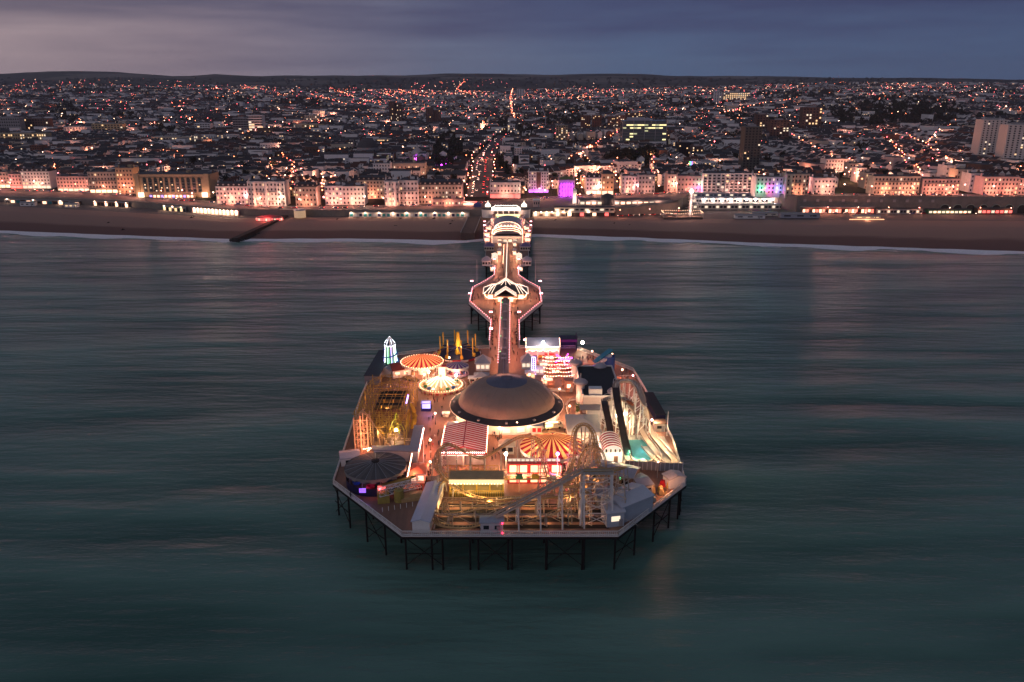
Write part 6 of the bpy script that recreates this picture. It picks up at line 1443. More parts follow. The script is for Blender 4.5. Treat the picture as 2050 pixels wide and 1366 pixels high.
# prototypes by size are scaled per building through the object scale
def hotel(name, label, px0, px1, pyb, pyt, wm, fl=4, bays=None, depth=16, lit=.22, roof='flat', rm=slate, shop=None, bow=0, cat='hotel', zb=None, bands=True, balcony=False, tow=False, warm=0, rz=0., ratio=1., sink=0):
    x0, y0 = PT(px0, pyb); x1, y1 = PT(px1, pyb); y = (y0 + y1) / 2; k = y / y0; x0 *= y / y0; x1 *= y / y1
    x = (x0 + x1) / 2; wd = abs(x1 - x0); z0 = T(x, y + 1) if zb is None else zb
    z1 = HT(y, pyt); h = z1 - z0; fl_h = h / (fl + .25)
    if roof == 'mansard': h -= 3.2
    fl_h = h / (fl + .15)
    o = thing(name, label, cat, (x, y, z0)); USED.append((x, y + depth / 2, wd / 2 + 2, depth / 2 + 5))
    mb = MB(); mb.box(x, y + depth / 2, z0 - 3, wd, depth, h + 3)
    part('wall', mb, wm, o)
    if bow:
        for q in range(bow):
            bx = x - wd / 2 + wd * (q + .5) / bow; mb = MB(); mb.lathe(bx, y + .3, [(2.3, z0), (2.3, z1 - (3.4 if roof == 'mansard' else .4)), (.05, z1 - (3.2 if roof == 'mansard' else .3))], 12); part('bow_front', mb, wm, o)
    if bands:
        mb = MB()
        for k_ in (1, fl): mb.box(x, y - .1, z0 + fl_h * k_ + .05, wd + .3, .5, .28)
        mb.box(x, y + depth / 2, z0 + h - .02, wd + .5, depth + .5, .35)
        part('cornice', mb, wm, o)
    if roof == 'mansard':
        mb = MB(); mb.box(x, y + depth / 2, z0 + h + .33, wd, depth, 2.9, 0, .9 if wd > 12 else .8); part('mansard_roof', mb, rm, o)
        n = max(2, int(wd / 4.5))
        for i in range(n):
            q = MB(); xx = x - wd / 2 + wd * (i + .5) / n; q.box(xx, y + .9, z0 + h + .4, 1.5, 1.3, 1.7); q.gable(xx, y + .9, z0 + h + 2.1, 1.5, 1.5, .5, pi / 2, .1, .1); part('dormer', q, wm, o)
    elif roof == 'hip': mb = MB(); mb.hip(x, y + depth / 2, z0 + h + .33, wd, depth, 3.4, 0, .2, .6); part('roof', mb, rm, o)
    else:
        mb = MB(); mb.box(x, y + depth / 2, z0 + h + .33, wd - .8, depth - .8, .2); part('roof', mb, flat_roof, o)
        mb = MB(); mb.box(x + wd * .15, y + depth * .6, z0 + h + .5, min(4, wd * .3), 3.4, 2); part('roof_housing', mb, wm, o)
    n = 2 if wd < 14 else 3 if wd < 30 else 4
    for i in range(n):
        q = MB(); xx = x - wd / 2 + .7 + (wd - 1.4) * i / (n - 1); q.box(xx, y + depth * .45, z0 + h, .9, 2.2, 2.6 if roof == 'flat' else 5); part('chimney', q, brickb if i % 2 else wm, o)
    nb = bays or max(3, int(wd / 3.1))
    me_s = 1.0
    for f in range(fl):
        for b_ in range(nb):
            xx = x - wd / 2 + wd * (b_ + .5) / nb; zz = z0 + fl_h * (f + .3)
            if f == 0 and shop: continue
            yy = y - .06
            if bow:
                dx = (xx - (x - wd / 2)) / (wd / bow) % 1 - .5; dx *= wd / bow
                if abs(dx) < 2.0: yy = y + .3 - math.sqrt(2.3 ** 2 - dx * dx) - .03
            w_ = inst('window', pick(lit * (1.3 if f < 2 else .8)), o, (xx, yy, zz)); w_.scale = (min(1.3, wd / nb * .42) * ratio, 1, fl_h * .5 / 1.7 if fl_h < 4 else 1.1)
    if shop:
        q = MB(); n = max(2, int(wd / 5))
        for i in range(n): q = MB(); q.box(x - wd / 2 + wd * (i + .5) / n, y - .15, z0 + .3, wd / n * .8, .25, fl_h * .72); part('shopfront', q, shop, o)
        q = MB(); q.box(x, y - .6, z0 + fl_h * .86, wd, 1.2, .25); part('awning', q, R.choice([redp, white, navyp]) if shop is not W_REDS else redp, o)
    else:
        q = MB(); q.box(x - wd * .1, y - .7, z0, 2.2, 1.4, 3); part('porch', q, wm, o)
    if balcony:
        for f in range(1, fl, 1 if balcony == 2 else 2):
            q = MB(); q.box(x, y - .7, z0 + fl_h * f, wd * .96, 1.2, .18)
            q.bar((x - wd * .48, y - 1.25, z0 + fl_h * f + .9), (x + wd * .48, y - 1.25, z0 + fl_h * f + .9), .08); part('balcony', q, white if balcony == 2 else irond, o)
    if warm:
        n = max(1, int(wd / 16))
        for i in range(n): light(o, (x - wd / 2 + wd * (i + .5) / n, y - 5, z0 + 4.), warm * 1.1, (1, .34, .21), .4, 'facade_light')
    return o, x, y, z0, z1, wd
HN = []
def H(nick, label, px0, px1, pyb, pyt, wm, **k):
    r = hotel(k.pop('name', 'seafront_hotel'), label, px0, px1, pyb, pyt, wm, **k); HN.append((px0, px1, nick)); return r
H('leftmost stucco house', 'cream stucco house at the far left end of the seafront', -26, 22, 377, 345, render_c, fl=4, shop=W_SHOP, warm=900)
H('narrow left hotel', 'narrow pinkish hotel front between two taller ones at the far left', 22, 46, 378, 349, render_p, fl=4, shop=W_REDS, warm=900)
H('gabled left hotel', 'tall pale hotel with uneven parapets left of the first side street', 47, 103, 379, 338, render_w, fl=5, shop=W_WIN2, warm=1200, roof='mansard')
H('long low terrace', 'long low pink lit terrace left of the balconied hotel', 117, 180, 384, 354, render_p, fl=4, shop=W_WIN2, warm=1200)
H('balconied hotel', 'cream hotel with stacked balconies left of the arched brown hotel', 181, 237, 387, 345, render_c, fl=5, balcony=1, shop=W_SHOP, warm=1200)
H('corner brick block', 'tall brown corner block touching the arched modern hotel', 238, 271, 389, 337, render_y, fl=6, lit=.15, warm=900)
# arched modern hotel
o, x, y, z0, z1, wd = H('arched modern hotel', 'wide sand coloured modern hotel with a row of tall arched bays', 273, 424, 396, 350, mat('sandstone', (.42, .32, .2), .8, var=.15), fl=1, bays=2, lit=0, shop=None, bands=True, depth=26)
n = 11; mb = MB()
for i in range(n):
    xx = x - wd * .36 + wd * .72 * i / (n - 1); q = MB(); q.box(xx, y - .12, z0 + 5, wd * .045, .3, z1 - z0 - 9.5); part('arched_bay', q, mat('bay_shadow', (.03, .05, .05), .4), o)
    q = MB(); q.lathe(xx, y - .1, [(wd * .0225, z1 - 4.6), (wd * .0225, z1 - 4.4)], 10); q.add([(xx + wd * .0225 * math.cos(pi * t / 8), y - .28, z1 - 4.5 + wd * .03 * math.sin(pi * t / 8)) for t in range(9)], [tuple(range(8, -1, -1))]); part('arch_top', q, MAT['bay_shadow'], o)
    for f in range(4):
        inst('window', W_ := pick(.55), o, (xx, y - .32, z0 + 6 + f * 2.9)).scale = (1.2, 1, .7)
        mb.box(xx, y - .5, z0 + 5.6 + f * 2.9, wd * .05, .7, .18)
part('balconies', mb, stone_g, o)
for q_ in (-.46, .46): q = MB(); q.box(x + wd * q_, y - .6, z0, wd * .06, 1.4, z1 - z0 + 1); part('pylon', q, MAT['sandstone'], o)
q = MB(); q.box(x, y - 3, z0, wd * .6, 5, 3.6); part('entrance_canopy', q, MAT['sandstone'], o)
for k in range(12): q = MB(); q.box(x - wd * .27 + wd * .54 * k / 11, y - 5.6, z0 + .8, wd * .03, .2, 2.2); part('lit_glazing', q, W_SHOP if k % 3 else emi('bluish_bar', (.35, .25, 1), 2.), o)
for k in (-.42, .42): q = MB(); q.box(x + wd * k, y - 1.6, z0 + .4, 5.6, .4, 4.6); part('lit_portal', q, emi('portal_light', (1, .62, .42), 2.6), o); light(o, (x + wd * k, y - 6, z0 + 4), 1200, (1, .5, .32))
light(o, (x, y - 9, z0 + 4), 900, (1, .5, .32))
H('slate mansard hotel', 'white hotel with dark mansard roof right of the arched modern hotel', 435, 498, 410, 367, render_w, fl=4, roof='mansard', warm=1400, lit=.3)
H('grand white hotel', 'grand white hotel with rounded bows at its right end', 499, 573, 414, 364, render_w, fl=5, bow=3, warm=1500, lit=.25, balcony=1)
H('small turreted hotel', 'small cream hotel with steep dark roof standing alone between two side streets', 593, 635, 415, 368, render_c, fl=4, roof='mansard', warm=1100, lit=.2, rm=slate)
H('white signed hotel', 'white four storey hotel with a bright lit panel on its top floor', 652, 687, 412, 373, white, fl=4, lit=.5, warm=1200)
H('curved corner hotel', 'pale hotel with bright porch left of the orange lit hotel', 687, 731, 412, 374, render_w, fl=4, warm=1500, lit=.15)
H('orange lit hotel', 'orange lit hotel with curved pediment set back behind the road', 716, 774, 399, 355, render_c, fl=5, warm=2000, lit=.25, roof='mansard')
H('bow windowed hotel', 'tall white hotel with two round bow fronts', 771, 800, 413, 363, render_w, fl=5, bow=2, warm=1000, lit=.25, balcony=1)
H('plain white hotel', 'tall plain white hotel front with iron balconies beside the bow windowed one', 801, 838, 412, 362, render_w, fl=5, warm=1000, lit=.2, balcony=1)
H('great corner hotel', 'great cream hotel with dark hipped roofs left of the avenue', 838, 925, 410, 364, render_c, fl=4, roof='mansard', warm=900, lit=.35, depth=24)
H('glass fronted restaurant', 'low pink lit glazed restaurant in front of the great corner hotel', 866, 929, 414, 399, render_p, fl=1, bays=10, lit=.9, depth=8, name='restaurant', cat='restaurant', warm=1400)
H('red shopfront hotel', 'white low hotel with red lit shopfronts right of the avenue', 981, 1042, 398, 366, render_w, fl=3, shop=W_REDS, warm=1500, lit=.2)
o, *_ = H('striped flats', 'six storey flats with a brown central stripe above violet shop lights', 1058, 1098, 387, 344, white, fl=7, bays=8, lit=.25, shop=emi('violet_shop', (.6, .12, 1), 3.), warm=500, name='apartment_block', cat='apartment block')
x_, y_, z_, z2_, w__ = _; q = MB(); q.box(x_, y_ - .1, z_ + 5, w__ * .22, .3, z2_ - z_ - 5); part('brown_stripe', q, brickb, o); light(o, (x_, y_ - 4, z_ + 3), 700, (.7, .15, 1))
o, x, y, z0, z1, wd = H('purple columned building', 'columned building lit bright purple with a green hipped roof', 1118, 1150, 394, 361, mat('lilac_stucco', (.5, .38, .48), .8), fl=3, bays=5, lit=.0, roof='hip', rm=mat('copper_roof', (.16, .17, .06), .6), name='clubhouse', cat='club')
for k in range(5): q = MB(); q.lathe(x - wd * .36 + wd * .18 * k, y - 1.1, [(.4, z0), (.4, z1 - 2.5)], 8); part('column', q, emi('purple_column', (.62, .04, 1), 2.2), o)
for k in range(3): q = MB(); q.box(x, y - .2, z0 + 2 + 4.2 * k, wd * .7, .2, 1.8); part('purple_panel', q, emi('purple_panel', (.62, .03, 1), 1.3), o)
for k in (-4, 4): light(o, (x + k, y - 5, z0 + 3), 1500, (.62, .05, 1)); 
light(o, (x, y - 4, z0 + 10), 700, (.62, .05, 1))
H('white corner hotel', 'white hotel on the corner right of the purple lit columned building', 1173, 1204, 390, 350, render_w, fl=4, shop=W_SHOP, warm=1100, roof='mansard')
H('cream gabled house', 'narrow cream gabled house joined to the white corner hotel', 1204, 1228, 391, 349, render_y, fl=4, shop=W_WIN2, warm=900, roof='hip', rm=slate2)
H('bay fronted hotel', 'pale hotel with bowed bays between two side streets right of the cream gabled house', 1244, 1276, 388, 353, render_w, fl=4, bow=2, warm=900)
H('grey white terrace', 'greyish terrace left of the steep lamp lined street', 1277, 1310, 388, 351, mat('grey_stucco', (.42, .41, .42), .8), fl=4, warm=800)
H('pink lit corner', 'pink lit corner house right of the steep lamp lined street', 1335, 1354, 386, 350, render_p, fl=4, warm=900)
o, x, y, z0, z1, wd = H('rainbow lit terrace', 'low terrace with green and magenta floodlit doorway beside the white balconied flats', 1355, 1405, 386, 353, render_p, fl=3, warm=1000)
light(o, (x + wd * .35, y - 4, z0 + 3), 900, (1, .05, .8)); light(o, (x + wd * .35, y - 3, z0 + 8), 400, (.1, 1, .5))
o, x, y, z0, z1, wd = H('white balconied flats', 'large modern white flats with open balconies across the whole front', 1406, 1503, 385, 348, white, fl=6, bays=11, lit=.18, balcony=2, warm=0, depth=20, name='apartment_block', cat='apartment block', ratio=1.8)
q = MB()
for k in range(12): q.box(x - wd / 2 + wd * k / 11, y - .8, z0, .35, 1.2, z1 - z0 - 1)
part('fin_walls', q, white, o)
for k in range(3): light(o, (x - 18 + 18 * k, y - 6, z0 + 4), 500, (1, .5, .4))
o, x, y, z0, z1, wd = H('green magenta lit hotel', 'white hotel spotlit green, magenta and blue in patches', 1512, 1565, 390, 355, render_w, fl=4, warm=400)
for k, cc in enumerate(((.15, 1, .5), (1, .03, .7), (.2, .25, 1))): light(o, (x - wd * .34 + k * wd * .34, y - 3, z0 + 5), 700, cc)
H('balconied pale house', 'tall pale hotel with lit bays left of the bright three storey corner', 1572, 1617, 391, 349, render_c, fl=5, bow=2, warm=1200, balcony=1)
H('bright three storey corner', 'white three storey hotel at the corner of the sloping lawn', 1627, 1670, 390, 357, render_w, fl=3, warm=1200, balcony=1)
H('long creamy terrace', 'long creamy terrace with black balconies right of the sloping lawn', 1747, 1838, 391, 354, render_c, fl=4, warm=1600, lit=.4, balcony=1)
H('lower pink terrace', 'pinkish terrace half a storey lower right of the long creamy one', 1845, 1918, 391, 359, render_p, fl=4, warm=1500, lit=.25, balcony=1)
H('far right terrace', 'long pale terrace running out of the picture at the far right', 1965, 2035, 392, 355, render_p, fl=4, warm=1500, lit=.2)
H('edge terrace', 'pink lit terrace cut by the right edge of the picture', 2036, 2105, 392, 358, render_p, fl=4, warm=1500, lit=.2)
H('white stepped hotel', 'white hotel with a brightly lit ground floor above the sloping lawn', 1650, 1697, 349, 319, render_w, fl=4, lit=.25, shop=W_WIN2, warm=600)
for i, (a, b, yb, yt) in enumerate(((1698, 1716, 358, 328), (1714, 1731, 368, 337), (1730, 1746, 380, 347), (1888, 1912, 372, 332), (1912, 1938, 378, 340), (1938, 1962, 386, 348))):
    H('sloping terrace', f"{ORD[i % 3]} stucco house down the sloping street {'beside the lawn' if i < 3 else 'right of the lower pink terrace'}", a, b, yb, yt, render_w if i % 2 else render_c, fl=4, warm=500, lit=.3, name='terraced_house', cat='house')
# second line and landmarks
H('white cubic block', 'white cubic four storey building behind the orange lit hotel', 748, 782, 356, 328, white, fl=4, lit=.1, name='office_building', cat='office')
H('lit museum front', 'long cream lit civic building with tall windows behind the bow windowed hotel', 787, 852, 352, 327, render_c, fl=2, bays=9, lit=.7, warm=800, name='civic_building', cat='civic building')
def block(label, px0, px1, pyb, pyt, wm, fl, bays, lit, name='tower_block', cat='tower block', depth=18, col=0., roofb=True, fr=.5):
    x0, y = PT(px0, pyb); x1 = PT(px1, pyb)[0]; x = (x0 + x1) / 2; wd = x1 - x0; z0 = T(x, y) - 1; z1 = HT(y, pyt); o = thing(name, label, cat, (x, y, z0)); USED.append((x, y + depth / 2, wd / 2 + 4, depth / 2 + 6))
    mb = MB(); mb.box(x, y + depth / 2, z0 - 6, wd, depth, z1 - z0 + 6); part('wall', mb, wm, o)
    if roofb: mb = MB(); mb.box(x, y + depth / 2, z1 + .02, wd * .4, depth * .5, 2.6); part('roof_housing', mb, stone_g, o)
    mb = MB(); mb.box(x, y + depth / 2, z1, wd + .6, depth + .6, .5); part('parapet', mb, wm, o)
    fh = (z1 - z0 - 3) / fl
    for f in range(fl):
        for b_ in range(bays):
            if fl * bays > 100 and (f * bays + b_) % 2 and R.random() < .0: continue
            w_ = inst('window', pick(lit), o, (x - wd / 2 + wd * (b_ + .5) / bays, y - .06, z0 + 3 + fh * (f + .2))); w_.scale = (wd / bays * fr, 1, fh * .55 / 1.7)
    return o, x, y, z0, z1, wd
conc = mat('warm_grey_concrete', (.66, .60, .54), .8, var=.1)
block('tall cream tower block of many small windows at the right edge, left half', 1955, 2003, 322, 241, conc, 17, 6, .05, fr=.35)
block('tall cream tower block of many small windows at the right edge, right half', 2004, 2062, 334, 251, conc, 17, 6, .08, fr=.35)
block('dark olive tower standing alone behind the white balconied flats', 1485, 1518, 345, 255, mat('olive_cladding', (.09, .09, .075), .6, var=.1), 16, 5, .1)
block('beige slab tower with lit window column left of the glass office', 1113, 1137, 291, 252, mat('beige_panel', (.34, .27, .18), .8), 9, 5, .5)
block('brown brick tower behind the beige slab, left of the pair', 1163, 1184, 264, 232, brick, 10, 5, .25)
block('brown brick tower behind the beige slab, right of the pair', 1186, 1206, 264, 232, brick, 10, 5, .25)
block('brown tower left of the glass office roof', 1217, 1231, 264, 234, brickb, 10, 4, .2); block('brown twin tower close behind the glass office', 1233, 1250, 264, 232, brickb, 10, 4, .2)
block('low brown slab of flats rising behind the glass office', 1252, 1290, 246, 227, brick, 6, 8, .3)
block('tall twin lit tower near the left centre skyline', 780, 792, 251, 204, brickb, 14, 4, .4); block('slightly lower twin of the lit tower near the left centre', 793, 804, 251, 207, brickb, 14, 4, .4)
block('dark plain slab tower right of the twin lit towers', 853, 868, 251, 217, brickb, 12, 4, .03); block('dark slab joined to the plain tower', 869, 882, 251, 221, brickb, 12, 4, .05)
block('white office slab with banded windows left of centre', 468, 500, 268, 237, stone_g, 6, 6, .2, name='office_building', cat='office', fr=.9)
block('white office slab with lit bands left of centre', 500, 528, 270, 232, white, 7, 5, .55, name='office_building', cat='office', fr=.95)
block('white banded office among dark roofs at the left', 391, 419, 266, 248, white, 4, 6, .15, name='office_building', cat='office', fr=.8)
block('pale flats with rows of windows at the left', 130, 176, 272, 255, render_w, 4, 8, .2); block('warm lit long brown office at the left', 186, 248, 268, 249, render_y, 4, 10, .3, name='office_building', cat='office')
block('small white tower on the central hill', 1035, 1050, 196, 179, white, 8, 3, .05)
block('dark shabby office block at the left edge', 2, 48, 268, 236, stone_g, 5, 9, .1, name='office_building', cat='office'); block('dark office block second from the left edge', 52, 104, 266, 238, brickb, 5, 9, .15, name='office_building', cat='office')
block('white hotel like block behind the red shopfront hotel', 1030, 1072, 312, 297, white, 3, 9, .15, name='office_building', cat='office')
block('brown lit office with stair tower right of the dark olive tower', 1603, 1642, 264, 216, brickb, 8, 6, .35); block('tall dark flats behind the dark olive tower', 1513, 1536, 266, 230, brickb, 7, 4, .3); block('dark glazed flats with lit core', 1540, 1578, 276, 241, brickb, 7, 6, .2)
block('white hospital block with crane on the right skyline', 1429, 1446, 209, 184, white, 8, 3, .1, name='hospital_block', cat='hospital')
block('brightly lit hospital wing on the right skyline', 1447, 1502, 205, 186, render_c, 5, 12, 1.5, name='hospital_block', cat='hospital')
block('small lit church like tower in the avenue axis', 1016, 1031, 265, 250, render_w, 2, 3, .9, name='church_tower', cat='church')
block('long cream parade of shops behind the arched hotel', 305, 385, 291, 275, render_c, 2, 14, .6, name='civic_building', cat='civic building'); block('cream parade right of the long shops', 386, 398, 293, 272, render_c, 3, 3, .6, name='civic_building', cat='civic building')
block('warm lit long block at the far left behind the front', -10, 104, 288, 268, render_y, 3, 22, .8, name='civic_building', cat='civic building')
block('low lit market hall at the far left', 30, 70, 306, 294, render_y, 2, 8, .8, name='civic_building', cat='civic building')
block('brown office above the first left side street', 62, 90, 310, 292, brick, 4, 5, .35, name='office_building', cat='office')
block('lit college block left of the twin towers', 610, 640, 248, 232, render_c, 3, 8, .7, name='civic_building', cat='civic building'); block('orange lit theatre block right of the white office', 605, 650, 262, 250, render_y, 2, 9, .8, name='civic_building', cat='civic building')
block('white long office with even windows in mid town', 627, 654, 240, 222, white, 3, 8, .3, name='office_building', cat='office')
block('yellow windowed block near the grey domed hall', 752, 782, 292, 279, render_c, 2, 8, .9, name='civic_building', cat='civic building')
block('brick flats behind the rainbow terrace', 1385, 1408, 318, 294, brickb, 4, 5, .3); block('black boxy flats with one lit row', 1358, 1384, 312, 286, blackp, 5, 5, .2)
block('white flats with parapet left of the rainbow sign', 1312, 1352, 335, 320, white, 3, 9, .3, name='apartment_block', cat='apartment block'); block('pale flats right of the rainbow sign', 1392, 1440, 345, 326, render_w, 3, 10, .3, name='apartment_block', cat='apartment block')
# lit glass office
x0, y = PT(1245, 297); x1 = PT(1340, 297)[0]; z0 = T((x0 + x1) / 2, y); z1 = HT(y, 242); x = (x0 + x1) / 2; wd = x1 - x0
o = thing('glass_office', 'wide glass office block glowing yellow green from several floors', 'office', (x, y, z0)); USED.append((x, y + 18, wd / 2 + 4, 24))
mb = MB(); mb.box(x, y + 16, z0, wd, 32, z1 - z0); part('wall', mb, mat('office_glass', (.12, .15, .16), .2, .3, var=.15), o)
fh = (z1 - z0) / 9
for f in range(9):
    mb = MB(); mb.box(x, y - .1, z0 + fh * f, wd + .4, .4, .35); part('floor_slab', mb, stone_g, o)
    for b_ in range(12):
        if R.random() < (.85 if f in (0, 1, 6, 7) else .25 if f != 8 else 0): q = MB(); q.box(x - wd / 2 + wd * (b_ + .5) / 12, y - .12, z0 + fh * f + fh * .3, wd / 12 * .96, .2, fh * .45); part('lit_pane', q, emi('office_light', (1, .85, .38), R.choice([1.6])) if b_ % 3 else emi('office_light_dim', (.8, .8, .4), .7), o)
for b_ in range(5): q = MB(); q.box(x - wd / 2 + wd * b_ / 4, y - .2, z0, .7, .5, z1 - z0); part('mullion', q, steel, o)
mb = MB(); mb.box(x - wd * .12, y + 16, z1, wd * .5, 18, 3.4); part('plant_room', mb, greyroof, o)
# onion domed pavilion palace and round dome hall
def dome_hall(label, px, py, r, m, name, cat, lit=None, onion=False, grp=None):
    x, y = PT(px, py); z0 = T(x, y); o = thing(name, label, cat, (x, y, z0), grp); USED.append((x, y, r + 4, r + 4)); mb = MB(); mb.smooth = True
    mb.lathe(x, y, [(r, z0 - 3), (r, z0 + r * .7)], 16); part('drum', mb, render_c if onion else stone_g, o); mb = MB(); mb.smooth = True
    if onion: mb.lathe(x, y, [(r * .8, z0 + r * .7), (r * 1.12, z0 + r * 1.15), (r * .95, z0 + r * 1.7), (r * .3, z0 + r * 2.25), (.15, z0 + r * 2.9)], 16)
    else: mb.lathe(x, y, [(r, z0 + r * .7), (r * .86, z0 + r * 1.05), (r * .5, z0 + r * 1.4), (.1, z0 + r * 1.55)], 16)
    part('dome', mb, m, o)
    if lit: light(o, (x, y - r - 3, z0 + 3), 1600, lit)
    return o
dome_hall('large grey dome roofed concert hall behind the white cubic block', 737, 311, 17, slate2, 'domed_hall', 'hall')
dome_hall('purple lit onion dome of the royal style palace', 836, 322, 8, mat('pale_stone', (.4, .37, .36), .7), 'onion_domed_palace', 'palace', (.6, .05, 1), True)
dome_hall('small yellow lit onion dome left of the purple one', 803, 325, 4.5, MAT['pale_stone'], 'onion_domed_palace', 'palace', (1, .8, .3), True)
dome_hall('small yellow lit onion dome right of the purple one', 851, 318, 4, MAT['pale_stone'], 'onion_domed_palace', 'palace', (1, .8, .3), True)
dome_hall('green copper dome beside the grey domed hall', 756, 300, 5, mat('verdigris', (.12, .28, .2), .6), 'copper_domed_hall', 'hall'); dome_hall('green copper dome farther right', 783, 300, 4.5, MAT['verdigris'], 'copper_domed_hall', 'hall')
# coloured light spots in the gardens
def glow(label, px, py, m, col, r=1.6, w_=900, hz=3):
    x, y = PT(px, py); z = T(x, y); o = thing('coloured_light', label, 'light', (x, y, z)); mb = MB(); mb.tube([(x, y, z), (x, y, z + hz)], .15, 5); part('pole', mb, irond, o); mb = MB(); mb.smooth = True; mb.ball(x, y, z + hz, r, 8, 6); part('lamp', mb, m, o); light(o, (x, y - r - 1.5, z + hz), w_, col)
glow('round blue light at the left of the purple lit gardens', 857, 333, emi('cyan_blue', (.1, .35, 1), 9), (.1, .3, 1), 2.4, 2500)
for i, (px, py) in enumerate(((868, 336), (876, 332), (884, 335), (893, 334), (903, 333), (912, 336))): glow(f"{ORD[i]} purple or pink party light from the left in the gardens", px, py, W_PURP if i < 4 else W_REDS, (.6, .05, 1) if i < 4 else (1, .2, .4), 1.2, 1500)
for i, (px, cc) in enumerate(((1372, (1, .1, .1)), (1376, (1, .6, .1)), (1380, (.2, 1, .2)), (1384, (.2, .3, 1)))): pass
x, y = PT(1379, 342); z = HT(y, 332); o = thing('rainbow_sign', 'rainbow coloured lit wall panel among the roofs at the right', 'sign', (x, y, z))
for i, cc in enumerate(((1, .05, .3), (1, .45, .05), (.15, 1, .15), (.1, .35, 1), (.6, .1, 1))): q = MB(); q.box(x - 4 + i * 2, y, z, 1.9, .4, 5); part('colour_panel', q, emi(f"rainbow_{'abcde'[i]}", cc, 2.2), o)
q = MB(); q.box(x, y + 3, T(x, y), 12, 5, z - T(x, y) + 6); part('wall', q, brickb, o)
# cranes
for i, (px, pyb, pyt, jx, jy) in enumerate(((947, 262, 218, 942, 205), (1092, 262, 236, 1078, 192), (1415, 213, 184, 1416, 183), (1470, 200, 196, 1440, 178))):
    x, y = PT(px, pyb); z = T(x, y); zt_ = HT(y, pyt); o = thing('tower_crane', ['slim tower crane right of the plain slab tower', 'tower crane with long leaning jib above the avenue', 'distant mast crane left of the hospital', 'luffing crane over the lit hospital'][i], 'crane', (x, y, z)); mb = MB(); wq = 1.4 if i < 2 else 3
    for a, b_ in ((-1, -1), (1, -1), (1, 1), (-1, 1)): mb.bar((x + a * wq / 2, y + b_ * wq / 2, z), (x + a * wq / 2, y + b_ * wq / 2, zt_), .5)
    mb.bar((x, y, z), (x, y, zt_), .6); part('mast', mb, steel, o); mb = MB(); xj = (jx - 1025) / F * (y * cT + 60 * sT); mb.bar((x, y, zt_), (xj, y + 5, HT(y, jy)), 1.3); mb.bar((x, y, zt_ + 2), (x + (x - xj) * .25, y, zt_ + 1), 1.2); part('jib', mb, steel, o)

# ---- street lamps, seafront row
slamp = lamp_proto('street_lamp', irond, W_STREET, 9., False); slamp.hide_render = False
lamps = 0
def set_lamp(x, y, z, label, watts=0, m=None, group='street lamps of the town', s=1., col=(1, .38, .22)):
    global lamps
    o = slamp if lamps == 0 else copy_tree(slamp); lamps += 1
    o.location = (x, y, z); ORG[o] = (x, y, z); o.scale = (s, s, s); tag(o, label, 'street lamp', group)
    if m:
        for ch in o.children:
            if ch.name.startswith('lantern'):
                ch.data = m
    if watts:
        l_ = light(None, (x, y - .8, z + 8.6 * s), watts, col, .5); l_.parent = o; l_.location = (0, -.8, 8.6)
    return o
def lamp_mesh(m, r=.5): g = MB(); g.smooth = True; g.ball(0, 0, 9, r, 8, 6); return g.mesh('lantern', m)
LM_O, LM_P, LM_W = lamp_mesh(W_STREET, .46), lamp_mesh(W_STREETP, .46), lamp_mesh(W_STREETW, .46)
def near_hotel(x, y):
    px = shown(x, y, zR(x))[0]; best = min(HN[:40], key=lambda h: abs((h[0] + h[1]) / 2 - px)); return best[2]
seen = {}
def uniq(lb):
    seen[lb] = seen.get(lb, 0) + 1
    return lb
k = 0
cnt = {}
for i in range(62):
    x = -560 + i * 18.5
    if abs(x + 5) < 12: continue
    y = yF(x) - (3.6 if i % 2 else 17.6); nh = near_hotel(x, y); side = 'inland' if i % 2 else 'seaward'
    cnt[(nh, side)] = cnt.get((nh, side), 0) + 1
    set_lamp(x, y, zR(x), f"{ORD[cnt[(nh, side)] - 1]} {side} seafront lamp before the {nh}", 2400 if i % 2 else 2600, [LM_O, LM_P, LM_O, LM_W][i % 4], 'seafront street lamps', 1., [(1, .36, .25), (1, .32, .30), (1, .38, .27), (1, .6, .42)][i % 4])

# ---- houses
def house_variant(w_, d_, h_, gh, wm, rm, kind):
    o = thing('terraced_house', None, None, (0, 0, 0)); bpy.data.objects.remove(o)
    mb = MB()
    if kind == 'flat': mb.box(0, 0, -5, w_, d_, h_ + 5.)
    elif kind == 'gablef': mb.gwall(0, 0, -5, d_, w_, h_ + 5, gh, pi / 2)
    else: mb.gwall(0, 0, -5, w_, d_, h_ + 5, gh)
    me = mb.mesh('house_wall', wm); o = bpy.data.objects.new('terraced_house', me); C.objects.link(o); ORG[o] = (0, 0, 0)
    mb = MB()
    if kind == 'flat': mb.box(0, 0, h_, w_ - .5, d_ - .5, .25); 
    elif kind == 'gablef': mb.gable(0, 0, h_, d_, w_, gh, pi / 2, .25, .2)
    else: mb.gable(0, 0, h_, w_, d_, gh, 0, .25, .2)
    part('roof', mb, rm if kind != 'flat' else flat_roof, o)
    mb = MB(); mb.box(w_ * .46, 0, h_ - .5, .8, 1.6, gh + 1.8 if kind != 'flat' else 2.4); part('chimney', mb, brickb, o)
    nf = 3 if h_ > 8 else 2; nb = 3 if w_ > 8 else 2
    for f in range(nf):
        for b_ in range(nb):
            q = inst('window', WD, o, (-w_ / 2 + w_ * (b_ + .5) / nb, -d_ / 2 - .04, 1.2 + f * 2.9)); q.scale = (1.1, 1, .9)
    remember(o); return o
VAR = []
